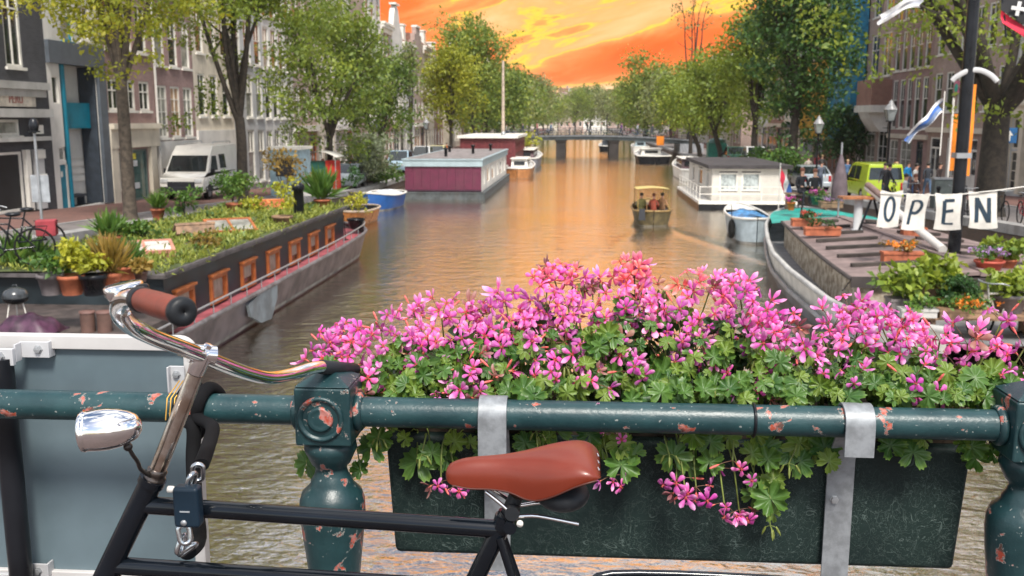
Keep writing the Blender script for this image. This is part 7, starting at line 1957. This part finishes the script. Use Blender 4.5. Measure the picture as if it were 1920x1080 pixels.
b = MB(); b.prism([(-.045, -.22), (.045, -.22), (.045, .0), (.15, .0), (0, .2), (-.15, 0), (-.045, 0)], (0, -.022, 0), (1, 0, 0), (0, 0, 1), (0, -.01, 0)); b.build('arrow', WHITE, rs)
ORB = mat('orange_board', (.75, .22, .01), .6, var=.1)
rsign('orange square board on the right abutment of the far bridge', 1238, 264, .9, 1.1, ORB, 120, post=False)
ob2 = thing('orange_banner', 'tall narrow orange banner on a white pole left of the mast', 'banner', atq(16.2, onx(1777, 330, 16.2).y))
b = MB(); b.tube([(0, 0, 0), (0, 0, 4.6)], .05, 8); b.build('pole', WHITE, ob2)
z1_, z0_ = onx(1777, 214, 16.2).z - ob2.location.z, onx(1777, 320, 16.2).z - ob2.location.z
b = MB(); b.grid(lambda u, v: (.05 + .5 * u, .04 * sin(u * 6 + v * 4), z0_ + (z1_ - z0_) * v), 6, 12); b.build('cloth', ORB, ob2)
ob3 = thing('orange_banner', 'slim orange banner strip right of the mast', 'banner', (9.35, 24.4, 1.7))
b = MB(); b.grid(lambda u, v: (.02 + .14 * u, .02 * sin(v * 9), ony(1810, 330, 24.4).z - 1.7 + 2.2 * v), 3, 12); b.build('cloth', ORB, ob3)
b = MB(); b.tube([(0, 0, 0), (0, 0, 4.2)], .02, 6); b.build('pole', STEEL, ob3)
# ---- flags
def flag(label, px, py, y, w_, h_, mats_, fn, rot=0, pole=None, name='flag'):
    r = thing(name, label, 'flag', tuple(ony(px, py, y)), rot)
    k = len(mats_)
    for i, m in enumerate(mats_):
        b = MB(); b.grid(lambda u, v, i=i: fn(u, (i + v) / k), 16, max(3, 12 // k)); b.build('stripe' if k > 1 else 'cloth', m, r)
    if pole: b = MB(); b.tube(pole, .018, 6); b.build('pole', WHITE, r)
    return r
FW = mat('flag_white', (.62, .61, .6), .8); FR_ = mat('flag_red', (.55, .02, .05), .8); FBU = mat('flag_blue', (.03, .10, .33), .8); FBK = mat('flag_black', (.012, .012, .014), .8); FBG = mat('flag_greyblue', (.12, .17, .28), .8, var=.25)
flag('drooping blue and white flag beside the lantern post', 1770, 190, 30, 1.0, 1.2, [FW, FBG, FBG, FBU, FBG, FW], lambda u, v: (-.05 - u * .95 + .06 * sin(v * 9), .10 * sin(u * 7 + v * 3), .1 - u * 1.05 - v * .42 * (1 - .3 * u) + .04 * sin(u * 11)), pole=[(0, 0, -1.6), (0, 0, .3)])
flag('pale folded flag caught by the top frame edge', 1728, 4, 26, 1, .5, [FW, mat('flag_grey', (.35, .36, .40), .8), FW], lambda u, v: (-u * 1.0 + .05 * sin(v * 6), .1 * sin(u * 8), .12 - .36 * u ** 1.5 - .26 * v + .06 * sin(u * 5)), pole=[(0, 0, .12), (.5, 0, .2), (1.1, 0, .25)])
cf = thing('flag', 'black and red flag with white crosses at the top right corner', 'flag', tuple(ony(1900, 0, 20)))
cfo = Vector(cf.location)
def patch(c4, m, nm, dy=0):
    P4 = [ony(px, py, 20) - cfo for px, py in c4]
    b = MB(); b.grid(lambda u, v: (P4[0].lerp(P4[1], u)).lerp(P4[3].lerp(P4[2], u), v) + Vector((0, dy + .05 * sin(u * 6 + v * 3), 0)), 12, 8); return b.build(nm, m, cf)
patch([(1876, -62), (1990, -60), (1990, -25), (1882, -32)], FR_, 'stripe'); patch([(1882, -32), (1990, -25), (1990, 95), (1877, 19)], FBK, 'stripe'); patch([(1877, 19), (1990, 95), (1990, 122), (1880, 43)], FR_, 'stripe')
for qx, qy in ((1906, 17), (1962, 40)):
    p = ony(qx, qy, 20) - cfo + Vector((0, -.08, 0)); M_ = Matrix.Rotation(R(8), 3, 'Y'); b = MB(); b.box(p, (.07, .006, .27), 0, M_); b.box(p + Vector((0, -.004, 0)), (.27, .006, .07), 0, M_); b.build('cross', FW, cf)
b = MB(); b.tube([ony(1870, -90, 20.05) - cfo, ony(1884, 40, 20.05) - cfo, ony(1886, 70, 20.05) - cfo], .02, 6); b.build('pole', BLACK, cf)
nf = flag('Dutch striped flag hanging slack at the barge bow', 1463, 318, 36.8, 1, .8, [FR_, FW, FBU], lambda u, v: (.02 + v * .42 + .03 * sin(u * 8), .06 * sin(u * 5 + v * 8), .1 - u * .70 - v * .75), pole=[(0, 0, -1.9), (0, 0, .25)])

# ---- people
SKIN = mat('skin', (.50, .27, .19), .5, var=.06); HAIRS = {'dark': mat('hair_dark', (.025, .017, .012), .6), 'red': mat('hair_auburn', (.14, .04, .02), .6), 'grey': mat('hair_grey', (.3, .29, .28), .6), 'blond': mat('hair_blond', (.35, .24, .12), .6)}
SHOE = mat('shoes', (.03, .025, .025), .6)
POSES = {}
def pose_mesh(pose):
    if pose in POSES: return POSES[pose]
    J = {}
    if pose == 'sit':
        J.update(pel=(0, 0, .50), spi=(0, .03, .70), che=(0, .02, .92), nec=(0, 0, 1.08), he0=(0, -.02, 1.17), he1=(0, -.03, 1.30))
        leg = lambda s: [('hip', (s * .10, -.03, .47)), ('kne', (s * .12, -.44, .50)), ('ank', (s * .12, -.42, .10)), ('toe', (s * .13, -.58, .04))]
        arm = lambda s: [('sho', (s * .18, .01, 1.0)), ('elb', (s * .23, -.02, .73)), ('wri', (s * .14, -.24, .68)), ('han', (s * .10, -.33, .68))]
    else:
        ln = -.05 if pose != 'lean' else -.22
        J.update(pel=(0, 0, .93), spi=(0, ln * .4, 1.14), che=(0, ln, 1.35), nec=(0, ln * 1.3, 1.49), he0=(0, ln * 1.5 - .02, 1.58), he1=(0, ln * 1.6 - .03, 1.71))
        st_ = .0 if pose in ('stand', 'lean') else .22
        leg = lambda s: [('hip', (s * .09, 0, .90)), ('kne', (s * .10, -.03 - s * st_ * .7, .50)), ('ank', (s * .10, .03 - s * st_ + (.06 if s < 0 else 0), .09)), ('toe', (s * .11, -.13 - s * st_, .04))]
        arm = lambda s: [('sho', (s * .18, ln, 1.42)), ('elb', (s * .25, ln + .03 + s * st_ * .5, 1.16)), ('wri', (s * .24, ln - .08 + s * st_ * .8, .93)), ('han', (s * .23, ln - .12 + s * st_ * .9, .84))]
    rad = dict(pel=(.145, .11), spi=(.13, .10), che=(.155, .105), nec=(.052, .055), he0=(.075, .085), he1=(.072, .085), hip=(.085, .09), kne=(.058, .06), ank=(.04, .045), toe=(.035, .03), sho=(.062, .062), elb=(.043, .043), wri=(.030, .032), han=(.035, .025))
    names, vs, es, seg = [], [], [], []
    def addv(n_, p): names.append(n_); vs.append(p); return len(vs) - 1
    ids = {k: addv(k, J[k]) for k in ('pel', 'spi', 'che', 'nec', 'he0', 'he1')}
    for a, c, m in (('pel', 'spi', 0), ('spi', 'che', 0), ('che', 'nec', 0), ('nec', 'he0', 2), ('he0', 'he1', 2)): es.append((ids[a], ids[c])); seg.append(m)
    for s in (-1, 1):
        pv = ids['pel']
        for (n_, p), m in zip(leg(s), (1, 1, 1, 3)): q = addv(n_, p); es.append((pv, q)); seg.append(m); pv = q
        pv = ids['che']
        for (n_, p), m in zip(arm(s), (0, 0, 0, 2)): q = addv(n_, p); es.append((pv, q)); seg.append(m); pv = q
    me = bpy.data.meshes.new('pose'); me.from_pydata(vs, es, [])
    o = bpy.data.objects.new('pose', me); COL.objects.link(o)
    o.modifiers.new('skin', 'SKIN'); sv_ = me.skin_vertices[0].data
    for i, n_ in enumerate(names): sv_[i].radius = rad[n_]; sv_[i].use_root = (n_ == 'pel')
    s_ = o.modifiers.new('sub', 'SUBSURF'); s_.levels = 1
    bpy.context.view_layer.update()
    out = bpy.data.meshes.new_from_object(o.evaluated_get(bpy.context.evaluated_depsgraph_get()))
    bpy.data.objects.remove(o)
    mi = []
    for p in out.polygons:
        c = p.center; best = None
        for (a, e), m in zip(es, seg):
            A, B = Vector(vs[a]), Vector(vs[e]); t = max(0, min(1, (c - A).dot(B - A) / (B - A).length_squared)); d = (c - A.lerp(B, t)).length - .03
            if best is None or d < best[0]: best = (d, m)
        mi.append(best[1])
    out.materials.clear()
    for m in (WHITE, WHITE, SKIN, SHOE): out.materials.append(m)
    out.polygons.foreach_set('material_index', mi); out.polygons.foreach_set('use_smooth', [True] * len(mi)); out.update()
    POSES[pose] = (out, J); return POSES[pose]
cm_ = {}
def cloth_m(c):
    k = tuple(c)
    if k not in cm_: cm_[k] = mat('cloth%d' % len(cm_), c, .85, var=.15, vs=6)
    return cm_[k]
def person(label, pose, loc_, rz, top_c, leg_c, hair='dark', hat=None, group=None, sc=1.0):
    me, J = pose_mesh(pose)
    r = thing('person', label, 'person', loc_, rz, group); r.scale = (sc,) * 3
    o = put(me, 'body', r, (0, 0, 0))
    for i, m in ((0, cloth_m(top_c)), (1, cloth_m(leg_c))): o.material_slots[i].link = 'OBJECT'; o.material_slots[i].material = m
    h0, h1 = Vector(J['he0']), Vector(J['he1'])
    b = MB(); c = h0.lerp(h1, .75) + Vector((0, .025, .015)); b.ball(c, (.092, .10, .095), 12, 8); b.build('hair', HAIRS[hair], o)
    b = MB(); b.ball(h0.lerp(h1, .45) + Vector((0, -.088, 0)), (.014, .02, .02), 6, 5)
    b.build('nose', SKIN, o)
    if hat:
        b = MB(); b.lathe([(.17, .0), (.17, .02), (.10, .025), (.095, .12), (.05, .14), (0, .14)], 14, h1 + Vector((0, .0, .01))); b.build('hat', cloth_m(hat), o)
    return r
p = ony(1503, 352, 36.6); person('woman in black with red scarf sitting at the barge bow, left of the two', 'sit', (p.x, p.y, p.z - .62), .25, (.015, .015, .02), (.02, .02, .03), 'red')
p = ony(1527, 354, 36.4); person('woman in black top sitting at the barge bow, right of the two', 'sit', (p.x, p.y, p.z - .62), -.1, (.014, .014, .017), (.02, .02, .025), 'red')
bn = thing('bench', 'low dark bench at the barge bow under the two women', 'bench', (ony(1515, 352, 36.5).x, 36.65, ony(1515, 352, 36.5).z - .20))
b = MB(); b.bx(-.8, .8, -.2, .25, -.05, 0); b.build('seat', WOOD, bn)
for s in (-1, 1): b = MB(); b.bx(s * .7 - .04, s * .7 + .04, -.15, .2, -.9, -.053); b.build('leg', WOOD, bn)
potted('green pot of magenta petunias in front of the two women', tuple(ony(1532, 384, 34.0)), .22, .3, mat('pot_green', (.02, .09, .05), .6), FG, .2, n=240, size=.08, flowers=FLM)
potted('orange pot of magenta flowers by the Dutch flag', tuple(ony(1483, 394, 33.6)), .14, .28, mat('pot_orange', (.55, .14, .02), .6), FG, .15, n=160, size=.08, flowers=FLM)
potted('pot of blue and magenta flowers in a small wooden box on the turquoise cover', tuple(ony(1557, 389, 33.0)), .36, .2, WOOD, FG, .14, n=140, size=.08, shape=.2, flowers=FLP)
p = onx(1655, 345, 12.95); person('man in black jacket and dark hat walking before the lime green van', 'walk', atq(12.98, 42.0), 1.6, (.014, .014, .018), (.02, .02, .025), hat=(.05, .045, .045))
person('person in bright blue hooded jacket standing by the house fronts', 'stand', atq(18.0, onx(1701, 320, 18).y), .5, (.01, .22, .50), (.05, .07, .12))
person('person in pink white top behind the lime green van', 'stand', atq(16.6, onx(1680, 320, 16.6).y), 0, (.55, .42, .40), (.06, .06, .08), 'blond')
person('man in dark t shirt and jeans walking away along the house fronts', 'walk', atq(17.2, onx(1741, 320, 17.2).y), pi, (.02, .025, .035), (.06, .10, .17))
person('person in dark coat beside the white post', 'walk', atq(17.8, onx(1760, 320, 17.8).y), .6, (.03, .02, .02), (.03, .03, .04))
person('person in white shirt sitting on the quay right of the lime van', 'sit', atq(13.4, onx(1698, 345, 13.4).y), 1.2, (.62, .60, .57), (.05, .10, .2), 'dark')
person('dark haired person sitting next to the white shirted one', 'sit', atq(13.6, onx(1716, 345, 13.6).y), .4, (.10, .05, .04), (.03, .03, .05), 'red')
person('person in red jacket far along the left quay', 'walk', atq(-15.5, 68), 0, (.35, .03, .06), (.04, .04, .06))
person('person in orange vest on the left quay beyond the red houseboat', 'stand', atq(-14.2, 102), .2, (.6, .15, .02), (.04, .05, .08))
person('small walker in black under the right trees', 'walk', atq(15.6, 86), 2.8, (.02, .02, .025), (.03, .03, .04))
person('small walker in white under the right trees', 'walk', atq(16.2, 92), .2, (.5, .48, .45), (.05, .06, .1))
person('couple half in dark red, walking by the corner house', 'walk', atq(17.2, 72), .1, (.22, .03, .04), (.03, .03, .05))
more = [(13.6, 56, 'stand', .3, (.10, .12, .16), 'dark coat beside the silver hatchback'), (15.2, 66, 'walk', 2.9, (.35, .30, .26), 'beige jacket behind the closed parasol'), (16.4, 61, 'walk', .1, (.08, .16, .30), 'blue shirt among the lantern posts'),
        (17.0, 54, 'stand', 1.2, (.40, .06, .06), 'red top by the orange banner'), (14.0, 45.5, 'stand', -.8, (.05, .05, .06), 'black clothes by the utility box'), (14.6, 43.5, 'walk', .9, (.45, .44, .42), 'pale shirt near the mast'),
        (16.0, 78, 'stand', 0, (.5, .2, .05), 'orange top by the yellow netting'), (15.4, 80.5, 'walk', 3, (.06, .25, .45), 'light blue top by the yellow netting'), (16.8, 69, 'walk', 2.6, (.05, .05, .05), 'black coat before the oriel house'),
        (-16.2, 60, 'walk', .1, (.12, .12, .14), 'grey coat behind the round bush'), (-15.9, 92, 'stand', .1, (.3, .28, .27), 'pale coat far along the left quay')]
for x_, y_, ps_, rz_, c_, lb in more: person('pedestrian in ' + lb, ps_, atq(x_, y_), rz_, c_, (.04, .05, .08), random.choice(['dark', 'blond', 'red']))
# ---- the small tour boat
eb = open_boat('tour_boat', 'small open boat with yellow canopy carrying three people down the canal', (3.35, 44.0, 0), 0, 4.8, .88, mat('olive_hull', (.10, .075, .03), .6, var=.3), mat('wood_trim', (.25, .16, .06), .5), mat('boat_floor', (.12, .08, .05), .7), .62)
b = MB(); b.grid(lambda u, v: ((u - .5) * 1.5, .3 + 3.2 * v, 1.66 + .06 * sin(u * pi) - .12 * v), 10, 6); b.build('canopy', mat('canopy_yellow', (.50, .40, .14), .7, var=.1), eb)
b = MB()
for x_, y_ in ((-.7, .4), (.7, .4), (-.7, 3.4), (.7, 3.4)): b.tube([(x_, y_, .5), (x_ * 1.02, y_, 1.64)], .022, 6)
b.build('canopy_frame', mat('frame_brass', (.3, .2, .06), .5), eb)
b = MB(); b.box((-.55, -.18, .55), (.3, .28, .5), 0, None, .8); b.build('outboard_motor', VB, eb)
for k, (x_, y_, c, hr, ds) in enumerate(((-.5, 1.2, (.26, .24, .09), 'dark', 'olive shirt at the left'), (.05, .9, (.34, .07, .04), 'red', 'dark red jacket in the middle'), (.48, 1.35, (.45, .24, .12), 'dark', 'tan jacket at the right'))):
    person(f'passenger in {ds} of the yellow canopied boat', 'sit', (3.35 + x_, 44.0 + y_, .14), pi * (.9 if k else 1.1), c, (.05, .05, .06), hr, sc=.95)
# ---- parked bicycles
bk_n = [0]
def bike_src():
    r = thing('parked_bicycle', 'x', 'bicycle')
    for x_ in (-.52, .52):
        b = MB(); b.tube([(x_ + .34 * cos(a), 0, .34 + .34 * sin(a)) for a in [2 * pi * k / 20 for k in range(20)]], .022, 6, closed=True)
        for k in range(8): a = 2 * pi * k / 8; b.tube([(x_, 0, .34), (x_ + .33 * cos(a), 0, .34 + .33 * sin(a))], .003, 3, caps=False)
        b.build('wheel', RUBBER, r)
    b = MB()
    for p, q in (((-.40, 0, .9), (-.34, 0, .62)), ((-.36, 0, .80), (.12, 0, .78)), ((-.34, 0, .64), (.02, 0, .3)), ((.16, 0, .92), (.0, 0, .28)), ((.0, 0, .3), (.52, 0, .34)), ((.13, 0, .76), (.52, 0, .34)), ((-.34, 0, .62), (-.52, 0, .34))): b.tube([p, q], .018, 6)
    b.tube([(.3, 0, .72), (.75, 0, .72), (.62, 0, .4)], .012, 5); b.build('frame', FRAME, r)
    b = MB(); b.tube(smooth_pts([(-.22, -.28, .98), (-.36, -.26, 1.02), (-.42, -.1, 1.0), (-.42, .1, 1.0), (-.36, .26, 1.02), (-.22, .28, .98)], 3), .014, 6); b.tube([(-.42, 0, 1.0), (-.39, 0, .86)], .014, 6); b.build('handlebar', STEEL, r)
    b = MB(); b.ball((.2, 0, .96), (.14, .09, .045), 10, 6); b.build('saddle', BLACK, r)
    return r
bks = bike_src(); bkk = kids_of(bks); first = [True]
def park(label, loc_, rz, group, sc=1.0, frame=None):
    if first[0]: first[0] = False; r = bks; r.location = loc_; r.rotation_euler = (0, 0, rz); r['label'] = label; r['group'] = group
    else: r = dup(bks, bkk, loc_, rz, label, group, sc)
    if frame:
        for c in r.children:
            if c.name.startswith('frame'): c.material_slots[0].link = 'OBJECT'; c.material_slots[0].material = frame
    return r
def frm(k): return [None, mat('frame_red', (.3, .02, .03), .4), mat('frame_blue', (.03, .10, .25), .4), mat('frame_grey', (.25, .26, .27), .4), mat('frame_green', (.03, .16, .10), .4), mat('frame_pale', (.5, .48, .44), .4)][k % 6]
gq = 'bicycles parked along the quays'
p_ = onq(38, 482); pb = park('dark bicycle leaning on the grey signpost with red pannier bags', tuple(p_), .35, gq)
for s in (-1, 1): b = MB(); b.bx(.35, .72, s * .10 - .06, s * .10 + .06, .42, .74); b.build('pannier_bag', mat('red_bag', (.28, .03, .04), .7), pb, bevel=.02)
park('dark bicycle half cut by the left frame edge', tuple(onq(10, 500)), .5, gq)
park('bicycle with pale frame parked at the right quay edge, nearest the mast', atq(12.95, 26.5), 1.3, gq, 1, frm(5))
park('red framed bicycle parked at the right quay railing', atq(13.4, 30.0), 1.4, gq, 1, frm(1))
park('black bicycle parked behind the red one at the right quay', atq(13.5, 32.0), 1.5, gq, 1)
park('grey bicycle parked behind the letter cloth N', atq(13.4, 34.5), 1.5, gq, 1, frm(3))
park('blue bicycle parked right of the lime green van', atq(13.4, 40), 1.2, gq, 1, frm(2))
park('black bicycle parked right behind the blue one', atq(13.6, 43), 1.4, gq, 1)
park('grey bicycle leaning at the massive tree trunk', atq(14.0, 36.6), .6, gq, 1, frm(3))
park('silver bicycle standing on the barge stern by the right hostas', (8.05, 18.6, .72), .5, 'bicycles on the barges', 1.05, frm(5))
for k in range(5): park(f'{ords[k]} bicycle in the row under the right trees past the lime van', atq(13.3 + .2 * (k % 2), 66 + k * 5.5), 1.5, 'bicycles in the right tree row', 1, frm(k + 2))
for k in range(4): park(f'{ords[k]} bicycle in the row before the left pale houses', atq(-13.6, 70 + k * 6.5), 1.5, 'bicycles in the left tree row', 1, frm(k))
for k in range(26):
    x_ = -11.5 + k * .92 + random.uniform(-.2, .2)
    park(f'{ords[k // 6]} {"black red blue grey green pale".split()[k % 6]} bicycle from the left along the far bridge railing', (x_, BY + .7 + random.uniform(0, .5), arch(x_)), random.uniform(-.4, .4) + (pi if k % 2 else 0), f'{"black red blue grey green pale".split()[k % 6]} bicycles along the far bridge railing', 1, frm(k))
tops = [(.4, .38, .36), (.05, .06, .1), (.35, .05, .08), (.08, .16, .3), (.5, .3, .25), (.02, .02, .02), (.3, .28, .2), (.15, .05, .2), (.45, .45, .5), (.1, .1, .12)]
nm_ = ['white', 'navy', 'red', 'blue', 'pink', 'black', 'beige', 'purple', 'pale grey', 'charcoal']
for k in range(10):
    x_ = -10.5 + k * 2.25 + random.uniform(-.5, .5)
    person(f'tiny pedestrian in {nm_[k]} top on the far bridge', 'walk' if k % 2 else 'stand', (x_, BY + 2.6 + random.uniform(0, 3), arch(x_)), random.choice((1.6, -1.6)), tops[k], (.04, .05, .08), 'dark', group='pedestrians on the far bridge')
# white gate posts and railing on the right quay edge
for k, y_ in enumerate((29, 31.4, 33.8, 36.2)):
    b_ = thing('bollard', f'{ords[k]} short dark bollard from the right edge of the right quay', 'bollard', atq(13.05, y_), 0, 'bollards along the right quay')
    b = MB(); b.lathe([(.09, 0), (.09, .1), (.06, .14), (.055, .85), (.085, .88), (.085, .95), (.03, 1.0), (0, 1.0)], 12); b.build('shaft', BLACK, b_)
bx3 = thing('utility_box', 'grey utility box behind the letter cloth E', 'cabinet', atq(14.6, 39.5))
b = MB(); b.bx(-.5, .5, 0, .45, 0, 1.15); b.build('body', mat('box_grey', (.13, .15, .14), .6), bx3, bevel=.02)
b = MB(); b.bx(-.55, .55, -.05, .5, 1.153, 1.22); b.build('lid', STEEL, bx3)

hz = MB(); hz.bx(-705, 705, -70, 905, -3.2, 26.0)
m = bpy.data.materials.new('haze_air'); m.use_nodes = True; m.node_tree.nodes.clear()
o_ = m.node_tree.nodes.new('ShaderNodeOutputMaterial'); v_ = m.node_tree.nodes.new('ShaderNodeVolumePrincipled')
v_.inputs['Density'].default_value = .00016; v_.inputs['Color'].default_value = (1, .93, .84, 1); v_.inputs['Anisotropy'].default_value = .2
m.node_tree.links.new(v_.outputs[0], o_.inputs['Volume'])
tag(hz.build('haze', m), None, None, None, 'stuff')
